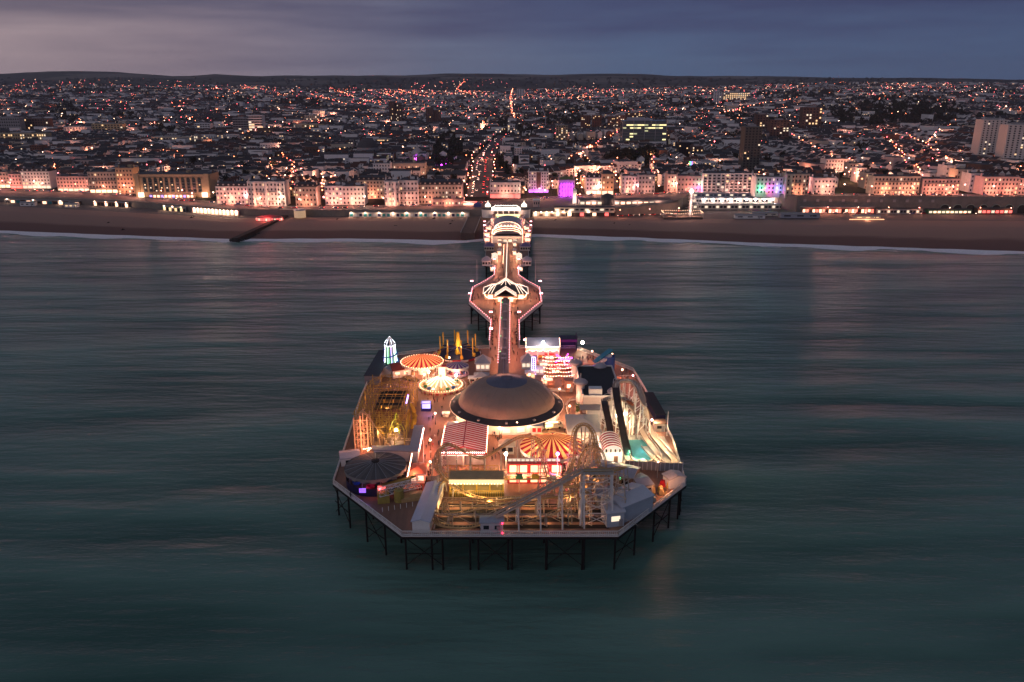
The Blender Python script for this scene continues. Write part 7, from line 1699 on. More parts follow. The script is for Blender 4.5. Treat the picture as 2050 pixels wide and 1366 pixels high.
for i in range(12):
    wm = [render_w, render_c, brick, render_w, white, render_p, render_w, render_y, brickb, render_w, stone_g, render_c][i]
    rm = [slate, tile, slate2, slate, slate2, slate, tile, slate, slate2, slate, slate, slate2][i]
    VAR.append((house_variant(R.uniform(6, 10), R.uniform(8, 11), R.uniform(6, 11), R.uniform(2, 3.4), wm, rm, ['gable', 'gablef', 'gable', 'gable', 'flat', 'gable', 'gablef', 'gable', 'flat', 'gablef', 'gable', 'gable'][i]),
                [ 'white', 'cream', 'red brick', 'white', 'bright white', 'pinkish', 'white', 'ochre', 'brown brick', 'white', 'grey', 'cream'][i],
                ['slate ridged', 'tiled front gabled', 'grey ridged', 'slate ridged', 'flat roofed', 'slate ridged', 'tiled front gabled', 'slate ridged', 'flat roofed', 'slate front gabled', 'slate ridged', 'grey ridged'][i]))
hv = [0] * 12
# wooded ground seen as dark masses: (px, py, rx, ry)
WOODS = [(897, 305, 34, 38), (1120, 240, 55, 16), (1790, 225, 150, 36), (132, 228, 30, 26), (210, 176, 200, 12), (640, 178, 120, 8), (1390, 208, 60, 12), (1470, 238, 40, 10), (1180, 222, 90, 8), (1270, 318, 60, 14), (1590, 190, 90, 10), (600, 205, 55, 10), (1010, 250, 14, 20), (1050, 270, 22, 18), (1700, 380, 0, 0), (470, 200, 70, 8), (1250, 160, 220, 13), (1650, 165, 220, 9), (760, 172, 60, 7), (330, 262, 26, 10), (1945, 185, 70, 8), (1720, 300, 20, 12), (1560, 250, 26, 9), (880, 285, 30, 14), (70, 196, 60, 6), (1330, 235, 30, 8), (250, 235, 40, 6), (1080, 305, 18, 8), (560, 290, 30, 6), (1480, 275, 30, 8)]
def wooded(px, py):
    f = 1 + .45 * noise.noise((px / 14, py / 7, 0))
    for a, b_, c, d in WOODS:
        if c and ((px - a) / c) ** 2 + ((py - b_) / d) ** 2 < f: return True
    return False
def on_avenue(x, y):
    for (xa, ya), (xb, yb) in zip(ax, ax[1:]):
        if ya <= y <= yb: return abs(x - lerp(xa, xb, (y - ya) / (yb - ya))) < 20
    return False
houses = []; lampsp = []
# blocks of terraces
bid = 0
y = 0
rowi = 0
d = 34.
while d < 4700:
    bd = R.uniform(60, 110) * (1 + d / 4200)
    W_ = (d + 800) * .72
    x = -W_ - R.uniform(0, 60)
    while x < W_:
        bwid = R.uniform(60, 150) * (1 + d / 4000)
        cxx, cyy = x + bwid / 2, yF(x + bwid / 2) + d + bd / 2
        side = cxx > 330 and d < 900
        ang = R.choice([0, 0, 0, pi / 2, .35, -.3, pi / 2, .15]) if not side else R.choice([pi / 2 + .35, pi / 2 + .3, 0, pi / 2 + .5])
        if -560 < cxx < 150 and 2400 < d < 3600: ang = pi / 2 + .5
        c, s = math.cos(ang), math.sin(ang); step = R.uniform(17, 25) if d < 1500 else R.uniform(24, 34)
        L_, D_ = (bwid, bd) if abs(c) > .7 else (bd, bwid)
        v = -D_ / 2 + 8
        skip = R.random() < .06
        while v < D_ / 2 - 4 and not skip:
            u = -L_ / 2 + 5; base = R.randrange(12); rid = rowi; rowi += 1; kk = 0; nscale = R.uniform(.85, 1.15)
            while u < L_ / 2 - 5:
                vi = base if R.random() < .7 else R.randrange(12)
                w_ = 8 * nscale
                hx, hy = cxx + u * c - v * s, cyy + u * s + v * c; u += w_
                if R.random() < .06: continue
                if hy < yF(hx) + 24 or on_avenue(hx, hy) or not clear(hx, hy, 4): continue
                hz = T(hx, hy); px, py = shown(hx, hy, hz)
                if px < -30 or px > 2080: continue
                if wooded(px, py) and R.random() < .92: continue
                if 1672 < px < 1735 and 345 < py < 392: continue
                dens = 1 - .6 * sm(hy, 2600, 5400)
                if R.random() > dens: continue
                houses.append((hx, hy, hz, ang + (pi if R.random() < .0 else 0), vi, rid, kk)); kk += 1
            if R.random() < .8:
                for q in range(int(L_ / 38) + 1):
                    uu = -L_ / 2 + q * 38 + R.uniform(0, 10); lx, ly = cxx + uu * c - (v + step * .5) * s, cyy + uu * s + (v + step * .5) * c
                    lampsp.append((lx, ly))
            v += step
        x += bwid + 10
    d += bd + 10
houses.sort(key=lambda h: h[1] - yF(h[0]) * .0)
def visible_rank(h): return h[1]
near = houses[:300]; far = houses[300:]
print('houses', len(houses), 'lamps', len(lampsp))
rowsn = {}; rown = {}
for h in near:
    nh = near_hotel(h[0], h[1]); rown.setdefault(nh, []).append(h)
first_used = [False] * 12
allhouses = []
for nh, hs_ in rown.items():
    hs_.sort(key=lambda h: (h[1]))
    tally = {}
    for h in hs_:
        o0, colr, kind = VAR[h[4]]; key = (colr, kind); tally[key] = tally.get(key, 0) + 1; t_ = tally[key]
        if not first_used[h[4]]: o = o0; first_used[h[4]] = True
        else: o = copy_tree(o0)
        o.location = (h[0], h[1], h[2]); o.rotation_euler = (0, 0, h[3] if abs(math.cos(h[3])) > .3 else h[3]); ORG[o] = (h[0], h[1], h[2]); sc_ = R.uniform(.9, 1.12); o.scale = (1, 1, sc_)
        for ch in o.children:
            if ch.name.startswith('window') and R.random() < .22: ch.data = WL if R.random() < .7 else WL2
        tag(o, f"{colr} {kind} house, {ordn(t_ - 1)} of its kind inland behind the {nh}", 'house', 'town houses behind the seafront')
# the rest as one mass
for i_, (v_, u_) in enumerate(zip(VAR, first_used)):
    if not u_:
        for ch in list(v_[0].children): bpy.data.objects.remove(ch)
        bpy.data.objects.remove(v_[0])
mb = MB(); MS = [render_w, render_c, brick, white, render_p, slate, tile, slate2, flat_roof, glassd, W_WIN, W_WIN2, brickb, stone_g]
wmi = [0, 3, 2, 0, 3, 4, 0, 1, 12, 3, 13, 0]; rmi = [5, 6, 7, 5, 8, 5, 6, 5, 8, 5, 5, 7]
for hx, hy, hz, ang, vi, rid, kk in far:
    w_, d_, h_ = 8.6, R.uniform(8, 10.5), R.uniform(6, 8.5) if hy > 1600 else R.uniform(6.5, 10); gh = R.uniform(2.2, 3.2)
    big = R.random() < .05
    if big: w_, d_, h_ = R.uniform(14, 34), R.uniform(10, 16), R.uniform(8, 15)
    mb.m = wmi[vi] if not big or R.random() < .4 else 3
    if big or vi in (4, 8):
        mb.box(hx, hy, hz - 6, w_, d_, h_ + 6, ang); mb.m = 8; mb.box(hx, hy, hz + h_, w_ - .6, d_ - .6, .3, ang)
    else:
        mb.gwall(hx, hy, hz - 6, w_, d_, h_ + 6, gh, ang); mb.m = rmi[vi]
        c, s = math.cos(ang), math.sin(ang); a, b_ = w_ / 2 + .2, d_ / 2 + .4; p = []
        for q in ((-a, -b_, -.1), (a, -b_, -.1), (a, 0, gh + .15), (-a, 0, gh + .15), (a, b_, -.1), (-a, b_, -.1)): p.append((hx + q[0] * c - q[1] * s, hy + q[0] * s + q[1] * c, hz + h_ + q[2]))
        mb.add(p, [(0, 1, 2, 3), (3, 2, 4, 5)])
    # windows on the seaward face
    c, s = math.cos(ang), math.sin(ang)
    if abs(c) > .5:
        nb = max(2, int(w_ / 4)); nf = 2 if h_ < 9 else 3
        for f in range(nf):
            for q in range(nb):
                u0 = -w_ / 2 + w_ * (q + .3) / nb; u1 = u0 + w_ / nb * .4; vv = -d_ / 2 - .06; zz = hz + 1.2 + 2.9 * f
                r_ = R.random(); mb.m = 9 if r_ > .16 else 10 if r_ > .05 else 11
                mb.add([(hx + u * c - vv * s, hy + u * s + vv * c, z) for u, z in ((u0, zz), (u1, zz), (u1, zz + 1.4), (u0, zz + 1.4))], [(0, 1, 2, 3)])
    else:
        vv = math.copysign(w_ / 2 + .06, s)
        for q in (-.25, .25):
            for f in range(2):
                r_ = R.random()
                if r_ > .5: continue
                mb.m = 9 if r_ > .12 else 10; zz = hz + 1.2 + 2.9 * f; v0 = q * d_ - .7; v1 = v0 + 1.4; uu = -vv if s > 0 else vv
                mb.add([(hx + uu * c - v * s, hy + uu * s + v * c, z) for v, z in ((v0, zz), (v1, zz), (v1, zz + 1.4), (v0, zz + 1.4))], [(0, 1, 2, 3)])
part('far_houses', mb, MS, None, kind='stuff')['label'] = 'mass of small terraced houses spreading over the hills'
# ---- trees
def tree_proto(seed, conic=False):
    r_ = random.Random(seed); o = thing('broadleaf_tree', None, None, (0, 0, 0))
    mb = MB(); mb.tube([(0, 0, -2), (.1, 0, 2), (.2, .1, 5)], [.45, .35, .2], 6)
    for k in range(5): a = k * 1.26; mb.tube([(.1, 0, 3), (1.8 * math.cos(a), 1.8 * math.sin(a), 5.5), (2.8 * math.cos(a), 2.8 * math.sin(a), 7.2)], [.2, .12, .05], 4)
    part('trunk', mb, bark, o); mb = MB(); cl = [(r_.uniform(-2.8, 2.8), r_.uniform(-2.8, 2.8), r_.uniform(4.5, 9.5), r_.uniform(1.4, 2.6)) for _ in range(9)]
    for k in range(420):
        a, b_, c, rr = r_.choice(cl); dv = Vector((r_.gauss(0, 1), r_.gauss(0, 1), r_.gauss(0, 1))).normalized() * rr * r_.uniform(.55, 1.05); p = Vector((a, b_, c)) + dv
        u = Vector((r_.uniform(-1, 1), r_.uniform(-1, 1), r_.uniform(-.6, .6))).normalized() * r_.uniform(.5, .95); v = u.cross(Vector((r_.uniform(-1, 1), r_.uniform(-1, 1), r_.uniform(-1, 1)))).normalized() * r_.uniform(.4, .8)
        mb.add([p - u, p - v, p + u, p + v], [(0, 1, 2, 3)])
    part('crown', mb, leaf, o); remember(o); return o
TP = [tree_proto(k) for k in range(4)]; tused = [0] * 4
tpos = []
for a, b_, c, d_ in WOODS:
    if not c or b_ < 200: continue
    for k in range(int(c * d_ / 14)):
        px, py = a + R.uniform(-c, c) * 1.05, b_ + R.uniform(-d_, d_) * 1.05
        if not wooded(px, py): continue
        x, y = PT(px, py)
        if on_avenue(x, y) or not clear(x, y, 3) or y < yF(x) + 25: continue
        tpos.append((x, y, b_))
for k in range(900):
    y = R.uniform(0, 1) ** 1.3 * 1500 + 830; x = R.uniform(-.62, .62) * (y + 100)
    if y > yF(x) + 40 and clear(x, y, 4) and not on_avenue(x, y): tpos.append((x, y, 0))
for k in range(60):
    t = R.uniform(.25, len(ax) - 1.05); q = int(t); x = lerp(ax[q][0], ax[q + 1][0], t - q) + R.choice([-1, 1]) * R.uniform(21, 34); y = lerp(ax[q][1], ax[q + 1][1], t - q)
    if clear(x, y, 2): tpos.append((x, y, 0))
tpos.sort(key=lambda t: t[1]); near_t, far_t = tpos[:290], tpos[290:]
tt = {}
for i, (x, y, wz) in enumerate(near_t):
    v = R.randrange(4); o = copy_tree(TP[v]) if tused[v] else TP[v]; tused[v] = 1
    z = T(x, y); s_ = R.uniform(.7, 1.25) * (1.25 if wz else .9); o.location = (x, y, z); o.scale = (s_, s_, s_ * R.uniform(.85, 1.1)); o.rotation_euler[2] = R.uniform(0, 6.28)
    nh = near_hotel(x, y); tt[nh] = tt.get(nh, 0) + 1
    tag(o, f"dark leafy tree, {ORD[tt[nh] - 1] if tt[nh] <= 20 else 'far'} from the shore inland behind the {nh}", 'tree', 'dark trees among the town roofs' if tt[nh] <= 20 else f"far trees inland behind the {nh}")
# far woodland mass
mb = MB()
def leafclump(mb, x, y, z, r, n, fs):
    for k in range(n):
        dv = Vector((R.gauss(0, 1), R.gauss(0, 1), abs(R.gauss(0, .8)))).normalized(); p = Vector((x, y, z)) + Vector((dv.x * r, dv.y * r, dv.z * r * 1.1)) * R.uniform(.6, 1)
        u = Vector((R.uniform(-1, 1), R.uniform(-1, 1), R.uniform(-.7, .7))).normalized() * fs; v = u.cross(Vector((R.uniform(-1, 1), R.uniform(-1, 1), R.uniform(-1, 1)))).normalized() * fs * .8
        mb.add([p - u, p - v, p + u, p + v], [(0, 1, 2, 3)])
for x, y, wz in far_t: leafclump(mb, x, y, T(x, y) + 2, R.uniform(5, 8), 26, 1.9)
n = 0
for k in range(5200):
    px, py = R.uniform(-20, 2070), R.uniform(158, 262)
    w_ = wooded(px, py)
    if not w_ and R.random() > .45: continue
    x, y = PT(px, py)
    if y > 8000 or not clear(x, y, 3) or on_avenue(x, y): continue
    leafclump(mb, x, y, T(x, y) + 1, R.uniform(5, 9) * (1 + y / 9000), 14, 2.6 * (1 + y / 7000)); n += 1
for k in range(1500):
    px, py = R.uniform(-20, 2070), R.uniform(262, 345)
    x, y = PT(px, py)
    if noise.noise((px / 40, py / 14, 3)) < .02 or not clear(x, y, 3) or on_avenue(x, y) or y < yF(x) + 60: continue
    leafclump(mb, x, y, T(x, y) + 2.5, R.uniform(3.5, 6), 22, 1.5)
part('woodland', mb, leaf, None, kind='stuff')['label'] = 'dark woodland and garden trees over the far hills'
# ---- town lamps
lampsp = [(x, y) for x, y in lampsp if y > yF(x) + 20 and clear(x, y, 2)]
lampsp.sort(key=lambda p: p[1])
cand = []
for x, y in lampsp:
    z = T(x, y); px, py = shown(x, y, z)
    if -10 < px < 2060 and not (wooded(px, py) and R.random() < .85):
        keep = .62 + .38 * noise.noise((px / 90, py / 30, 4))
        if R.random() < keep: cand.append((x, y, z))
# lamps of the avenue
av = []
for i in range(18):
    t = i / 18 * (len(ax) - 1); k = int(t); f = t - k; x = lerp(ax[k][0], ax[k + 1][0], f); y = lerp(ax[k][1], ax[k + 1][1], f)
    for q in (-1, 1): av.append((x + q * 14 + R.uniform(-3, 3), y + R.uniform(-8, 8), T(x, y)))
cc = {}
for i, (x, y, z) in enumerate(av):
    sd = 'right' if i % 2 else 'left'; cc[sd] = cc.get(sd, 0) + 1
    set_lamp(x, y, z, f"{ordn(cc[sd] - 1)} lamp from the shore on the {sd} kerb of the avenue", 700 if i < 26 else 0, [LM_O, LM_P, LM_W][(i // 2) % 3], 'lamps of the avenue inland')
for gi, (px, gl) in enumerate(((110, 'first left'), (583, 'grand white hotel'), (643, 'small turreted hotel'), (1050, 'red shopfront'), (1108, 'striped flats'), (1162, 'purple columned'), (1236, 'cream gabled'), (1322, 'steep lamp lined'), (1622, 'balconied pale'), (1940, 'lower pink terrace'), (255, 'corner brick'))):
    x0_, y0_ = PT(px, 396)
    for k_ in range(3):
        xx_, yy_ = x0_ * (1 + .03 * k_), yF(x0_) + 14 + 34 * k_; set_lamp(xx_, yy_, T(xx_, yy_), f"{ORD[k_]} lamp up the side street by the {gl}{' corner' if gi else ' gap'}", 2600, [LM_O, LM_P, LM_W][(gi + k_) % 3], 'side street lamps')
STREETS = [[(1312, 384), (1318, 345), (1302, 318)], [(1735, 384), (1680, 338), (1625, 300), (1580, 280)], [(1865, 390), (1800, 310), (1768, 265)], [(1958, 388), (1885, 318), (1820, 280)], [(1206, 389), (1196, 350)], [(1168, 392), (1158, 352)], [(1236, 388), (1226, 350), (1240, 330)], [(642, 408), (636, 365)], [(584, 412), (586, 350), (560, 320)], [(108, 380), (100, 340)], [(1030, 250), (1022, 200), (1026, 180)], [(1860, 300), (1905, 260)], [(480, 280), (560, 262), (650, 250)], [(230, 330), (300, 312), (390, 318)], [(1150, 330), (1215, 290), (1260, 262)], [(1440, 235), (1520, 215), (1600, 200)], [(640, 320), (720, 310)], [(930, 165), (915, 180), (945, 192)], [(620, 190), (700, 215)], [(680, 186), (760, 212)], [(740, 184), (820, 206)], [(800, 182), (870, 200)]]
nn = 300 - lamps - 20; cc = {}
for i, (x, y, z) in enumerate(cand[:nn]):
    nh = near_hotel(x, y); cc[nh] = cc.get(nh, 0) + 1
    set_lamp(x, y, z, f"{ordn(cc[nh] - 1)} street lamp inland from the shore behind the {nh}", 2000 if i % 2 == 0 else 0, [LM_O, LM_O, LM_P, LM_W][R.randrange(4)], 'street lamps in the town', 1)
FL = [MB() for _ in range(1)][0]
for x, y, z in cand[nn:]:
    FL.m = R.choice([0, 0, 0, 1, 1, 2, 2]); r_ = (.36 + y / 9000) * R.uniform(.55, 1.25) * (1 if R.random() > .07 else 1.8)
    px_, py_ = shown(x, y, z); cl_ = noise.noise((px_ / 55, py_ / 12, 7)) + .55 * noise.noise((px_ / 16, py_ / 5, 2))
    if cl_ < -.05 - .0 and R.random() < .9: continue
    if R.random() < .25 * sm(y, 1800, 4200): continue
    if R.random() < .08 and y < 3000: light(None, (x, y - 1.5, z + 7), 7500, (1, .34, .20), 1., 'street_light_glow')
    FL.oct(x, y, z + 9, r_ * 1.25)
    if y < 2500: FL.m = 3; FL.box(x, y, z, .3, .3, 7.6)
for st_ in STREETS:
    w_ = [PT(*p) for p in st_]; q_ = 0
    for (xa, ya), (xb, yb) in segs(w_):
        L_ = math.hypot(xb - xa, yb - ya); stp = 17 + ya / 90; n = int(L_ / stp)
        for i in range(n):
            x, y = lerp(xa, xb, (i + R.uniform(-.2, .2)) / n), lerp(ya, yb, (i + .5) / n); z = T(x, y); FL.m = [0, 0, 1, 0, 2][q_ % 5]; FL.oct(x + R.uniform(-4, 4), y, z + 10.5, .55 + y / 5200); q_ += 1
            if y < 2600 and q_ % 3 == 0: light(None, (x, y - 2, z + 10), 5200, (1, .34, .20), 1., 'street_light_glow')
# village light clusters on the hills
for k in range(420):
    cx_, cy_ = R.choice([(60, 172), (170, 168), (340, 170), (960, 168), (700, 186), (760, 192), (1180, 178), (1250, 186), (1330, 188), (1475, 196), (1800, 178), (1760, 188), (1880, 182), (1970, 192), (1460, 212), (560, 195), (870, 175), (1090, 190)])
    px, py = cx_ + R.gauss(0, 42), cy_ + R.gauss(0, 5)
    if py < 157 + 8 * 0: continue
    x, y = PT(px, py)
    if y > 7600: continue
    FL.m = R.choice([0, 1, 1, 2]); FL.oct(x, y, T(x, y) + 9, (.35 + y / 8000) * R.uniform(.6, 1.5))
part('far_street_lamps', FL, [W_STREET, W_STREETP, W_STREETW, irond], None, kind='stuff')['label'] = 'hundreds of tiny orange and pink street lamps over the far town'
# ================================================================ seafront furniture: wall, huts, cafes, cars, people
# beach huts and shops built into the promenade wall
def row(px0, px1, n, base, kind, cat, labelf, wms, h, doors, z0=4., lit=None, grp=None, dep=4.):
    for i in range(n):
        px = lerp(px0, px1, (i + .5) / n); x, _ = P(px, base, z0); y = yW(x) - dep / 2 + .2; w_ = abs(P(px1, base, z0)[0] - P(px0, base, z0)[0]) / n
        o = thing(kind, labelf(i), cat, (x, y, z0), grp); mb = MB(); mb.box(x, y, z0 - .6, w_ * .97, dep, h + .6); part('wall', mb, wms[i % len(wms)], o)
        mb = MB(); mb.box(x, y - .3, z0 + h, w_ * .99, dep + .8, .25); part('roof', mb, stone_g, o); d_ = doors[i % len(doors)]
        q = MB(); q.box(x, y - dep / 2 - .06, z0, w_ * .62, .14, h * .72); part('door', q, d_, o)
        if lit and i % lit == 0:
            g = MB(); g.ball(x, y - dep / 2 - .5, z0 + h + .1, .4, 8, 6); part('lamp', g, W_WARM, o); light(o, (x, y - dep / 2 - 1.4, z0 + h - .2), 350, (1, .62, .42))
row(700, 940, 26, 433, 'beach_hut', 'beach hut', lambda i: f"pale lock up hut with {['teal', 'white', 'dark', 'teal'][i % 4]} door, {ordn(i)} of the row left of the pier", [white, offwhite], 3.4, [teal, white, navyp, teal], lit=3, grp='huts under the promenade left of the pier')
row(1066, 1132, 6, 431, 'arch_shop', 'shop', lambda i: f"cream lit lock up shop, {ORD[i]} right of the pier entrance", [offwhite], 3.8, [W_WIN2, brickb], lit=1, grp='cream shops right of the pier')
row(1133, 1232, 8, 431, 'dark_shop', 'shop', lambda i: f"dark red lit shop, {ORD[i]} in the row right of the cream shops", [blackp, brickb], 4., [W_SHOP, brickb, W_REDS, glassd], lit=3, grp='dark shops right of the pier')
row(330, 384, 8, 420, 'green_arch_shop', 'shop', lambda i: f"green arched unit, {ORD[i]} from the left below the arched modern hotel", [greenp, stone_g], 4., [W_WIN, glassd], lit=3, grp='green arches in the wall')
row(388, 492, 12, 425, 'lit_cafe', 'cafe', lambda i: f"brilliantly lit cafe, {ORD[i]} from the left below the mansard hotel", [render_p], 4.2, [W_SHOP, W_WIN2, W_SHOP], lit=1, grp='bright cafes left of the long groyne')
row(180, 262, 10, 414, 'arch_cafe', 'cafe', lambda i: f"dark arched cafe, {ORD[i]} from the left below the balconied hotel", [brickb], 4., [W_SHOP, glassd, glassd], lit=3, grp='arched cafes in the left wall')
row(0, 170, 14, 408, 'wall_kiosk', 'kiosk', lambda i: f"small dark unit, {ORD[i]} from the left edge under the promenade ramp", [stone_g, brickb], 3.4, [glassd, W_SHOP, teal], lit=5, grp='dark units at the left edge')
# carousel on the left beach and other small lit places
x, y = P(540, 440, 3.6); o = thing('beach_restaurant', 'round red lit beach restaurant at the root of the long groyne', 'restaurant', (x, y, 3)); mb = MB(); mb.lathe(x, y, [(11, 1), (11, 6.2)], 20, 0, None, .5); part('wall', mb, stone_g, o); mb = MB(); mb.lathe(x, y, [(11.6, 6.2), (.1, 8)], 20, 0, None, .5); part('roof', mb, mat('red_lit_roof', (.4, .06, .07), .6), o)
for k in range(14): a = pi + pi * (k + .5) / 14; q = MB(); q.box(x + 11.1 * math.cos(a), y + 5.6 * math.sin(a), 3.4, 1.4, .4, 1.8, 0); part('lit_window', q, W_REDS if k % 3 else W_WIN2, o)
light(o, (x, y - 8, 7), 1500, (1, .15, .12)); light(o, (x - 6, y, 12), 900, (1, .12, .12))
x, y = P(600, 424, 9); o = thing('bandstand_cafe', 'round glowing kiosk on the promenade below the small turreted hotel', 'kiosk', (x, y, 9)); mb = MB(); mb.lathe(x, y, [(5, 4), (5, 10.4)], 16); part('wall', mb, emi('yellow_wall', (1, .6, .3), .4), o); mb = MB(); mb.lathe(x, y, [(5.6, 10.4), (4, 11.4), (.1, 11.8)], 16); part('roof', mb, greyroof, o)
o = thing('red_awning_kiosk', 'red lit awning kiosk left of the pier entrance', 'kiosk', (*P(940, 412, 9), 9)); x, y = P(940, 412, 9); mb = MB(); mb.box(x, y, 9, 13, 5, 3.2); part('wall', mb, stone_g, o); mb = MB(); mb.box(x, y - .6, 12.2, 14, 6.4, .5); part('awning', mb, emi('red_awning', (1, .13, .10), 1.6), o); mb = MB(); mb.box(x, y - 2.6, 9.8, 11, .2, 1.7); part('counter_light', mb, W_SHOP, o); light(o, (x, y - 5, 12), 900, (1, .25, .2))
o = thing('blue_tent', 'small blue tent between the red kiosk and the pier entrance', 'tent', (*P(956, 414, 9), 9)); x, y = P(956, 414, 9); mb = MB(); mb.hip(x, y, 11, 7, 6, 2.4, 0, .3, 1.); mb.box(x, y, 9, 6.6, 5.6, 2); part('canopy', mb, mat('blue_canvas', (.08, .1, .3), .6), o)
# pavilion of the sea life kind at the right of the avenue: low grey building + garden
def slab(name, label, cat, px0, px1, base, z0, h, dep, wm, rm, winm=None, n=8):
    if base < 0: x0, x1 = P(px0, 411, 4)[0], P(px1, 411, 4)[0]; y = yW((x0 + x1) / 2) + base
    else: x0, y = P(px0, base, z0); x1 = P(px1, base, z0)[0]
    x = (x0 + x1) / 2; o = thing(name, label, cat, (x, y, z0)); mb = MB(); mb.box(x, y + dep / 2, z0 - 1, x1 - x0, dep, h + 1); part('wall', mb, wm, o)
    mb = MB(); mb.box(x, y + dep / 2, z0 + h, x1 - x0 + .8, dep + .8, .3); part('roof', mb, rm, o)
    if winm:
        for i in range(n): q = MB(); q.box(lerp(x0, x1, (i + .5) / n), y - .08, z0 + h * .25, (x1 - x0) / n * .7, .2, h * .45); part('window', q, winm if (i % 3) else W_WIN2, o)
    return o, x, y, x1 - x0
o, x, y, wd = slab('aquarium', 'long low aquarium building with flat grey roof right of the pier entrance', 'aquarium', 1160, 1345, 412, 9, 5, 14, stone_g, flat_roof, W_SHOP, 16)
for k in range(4): light(o, (x - 30 + 20 * k, y - 3, 13), 500, (1, .5, .38))
slab('low_terrace_hall', 'low pale hall in front of the aquarium behind the dark shops', 'hall', 1110, 1230, 424, 8, 3.6, 9, offwhite, flat_roof, glassd, 12)
mb = MB(); x, y = P(1216, 400, 14); o = thing('glass_dome', 'small dark glazed dome on the aquarium roof', 'dome', (x, y, 9)); mb.smooth = True; mb.lathe(x, y, [(7, 9), (7, 14.3), (6, 17), (3.5, 19), (.1, 20)], 16); part('dome', mb, mat('dark_dome', (.06, .06, .06), .4), o)
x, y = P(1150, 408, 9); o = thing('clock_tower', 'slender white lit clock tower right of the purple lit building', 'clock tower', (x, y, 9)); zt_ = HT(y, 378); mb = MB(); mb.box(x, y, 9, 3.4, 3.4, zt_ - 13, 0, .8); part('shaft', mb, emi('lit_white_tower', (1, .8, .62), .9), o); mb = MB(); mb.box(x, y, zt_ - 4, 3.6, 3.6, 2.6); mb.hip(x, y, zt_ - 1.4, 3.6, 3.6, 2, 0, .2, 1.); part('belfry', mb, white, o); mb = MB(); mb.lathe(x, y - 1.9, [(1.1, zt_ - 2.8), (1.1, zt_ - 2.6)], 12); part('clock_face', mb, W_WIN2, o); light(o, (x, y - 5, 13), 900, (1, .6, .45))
# colonnaded white terrace buildings (two tiers) below the balconied flats
o, x, y, wd = slab('colonnaded_terrace', 'long white colonnaded terrace with bright lamps below the white balconied flats', 'terrace building', 1378, 1562, -17, 8.5, 4.4, 16, white, greyroof, glassd, 30)
for k in range(9): px = 1412 + k * 17; xx, yy = P(px, 400, 12); g = MB(); g.ball(xx, y - 1, 12, .5, 8, 6); part('globe_lamp', g, W_FLOOD, o); light(o, (xx, y - 2.4, 11.6), 500, (1, .72, .6))
slab('glazed_gallery', 'long glazed gallery with curved grey roof above the colonnaded terrace', 'gallery', 1382, 1558, -9, 13.3, 3.2, 8, greyroof, greyroof, mat('blue_glass', (.10, .13, .18), .2, .2), 22)
slab('lower_arcade', 'lower white arcade with dark openings under the colonnaded terrace', 'arcade', 1376, 1564, -26, 4, 4.4, 12, offwhite, stone_g, glassd, 26)
# light helix tower and festooned base
x, y = P(1381, 432, 4); zt_ = HT(y, 380); o = thing('light_helix_tower', 'tall leaning tower wound with white light bulbs above the right beach', 'tower', (x, y, 4)); mb = MB(); mb.lathe(x, y, [(1.2, 4), (.9, zt_)], 8); part('mast', mb, white, o); pts_ = [(x + 2.3 * math.cos(a * .55), y + 2.3 * math.sin(a * .55), lerp(5, zt_ - 3, a / 80)) for a in range(81)]
mb = MB(); mb.tube(pts_, .25, 4); part('helix_stair', mb, steel, o); bulbs(o, 'bulb_string', pts_, 1.2, .26, W_WARM); mb = MB(); mb.smooth = True; mb.lathe(x, y, [(1.8, zt_ - 3), (2.6, zt_ - 1.2), (1.4, zt_ + .6), (.1, zt_ + 1.2)], 12); part('top_cabin', mb, emi('lit_cabin', (1, .75, .6), 1.8), o)
mb = MB(); mb.bar((x + 2, y, zt_ - 4), (x + 10, y - 3, 5), .35); part('stay', mb, white, o)
for zz in (8, 16, 24): light(o, (x, y - 4, zz), 700, (1, .6, .5))
x, y = P(1365, 436, 4); o = thing('event_platform', 'raised dark platform edged with festoon bulbs at the foot of the light tower', 'platform', (x, y, 3)); mb = MB(); mb.box(x, y, 1.2, 34, 12, 4); part('deck', mb, timber, o); bulbs(o, 'bulb_string', [(x - 17, y - 6, 9), (x - 6, y - 6, 8.2), (x + 6, y - 6, 8.6), (x + 17, y - 6, 9), (x + 17, y + 6, 9.4), (x - 17, y + 6, 9.4), (x - 17, y - 6, 9)], 1.8, .2, W_WARM)
for xx in (-17, -6, 6, 17): q = MB(); q.box(x + xx, y - 6, 5, .2, .2, 4); part('pole', q, white, o)
for k in (-10, 0, 10): light(o, (x + k, y, 8), 700, (1, .5, .36))
# raised cliff wall arches at the right
o, x, y, wd = slab('red_lit_parade', 'long shop parade glowing orange red in the cliff wall right of the colonnade', 'parade', 1568, 1702, -7, 4, 5.5, 5, brickb, stone_g, None, 0)
for k in range(22):
    q = MB(); q.box(x - wd / 2 + wd * (k + .5) / 22, y - .1, 4.6, wd / 22 * .75, .2, 3.2); part('shopfront', q, [W_SHOP, emi('red_shop', (1, .2, .12), 1.6), glassd, W_SHOP, emi('red_shop', (1, .2, .12), 1.6)][k % 5], o)
for k in range(5): light(o, (x - wd * .4 + wd * .2 * k, y - 3, 8), 500, (1, .3, .2))
o = thing('cliff_wall', 'tall grey green retaining wall with arches below the right terraces', 'wall', (350, 780, 4))
mb = MB(); xa = P(1568, 424, 4)[0]
n = 34
for i in range(n):
    a = xa + (640 - xa) * i / n; b_ = xa + (640 - xa) * (i + 1) / n; mb.add([(a, yW(a) - .5, 3.5), (b_, yW(b_) - .5, 3.5), (b_, yW(b_) - .5, zR(b_) + 1), (a, yW(a) - .5, zR(a) + 1), (a, yW(a) + .9, zR(a) + 1), (b_, yW(b_) + .9, zR(b_) + 1)], [(0, 1, 2, 3), (3, 2, 5, 4)])
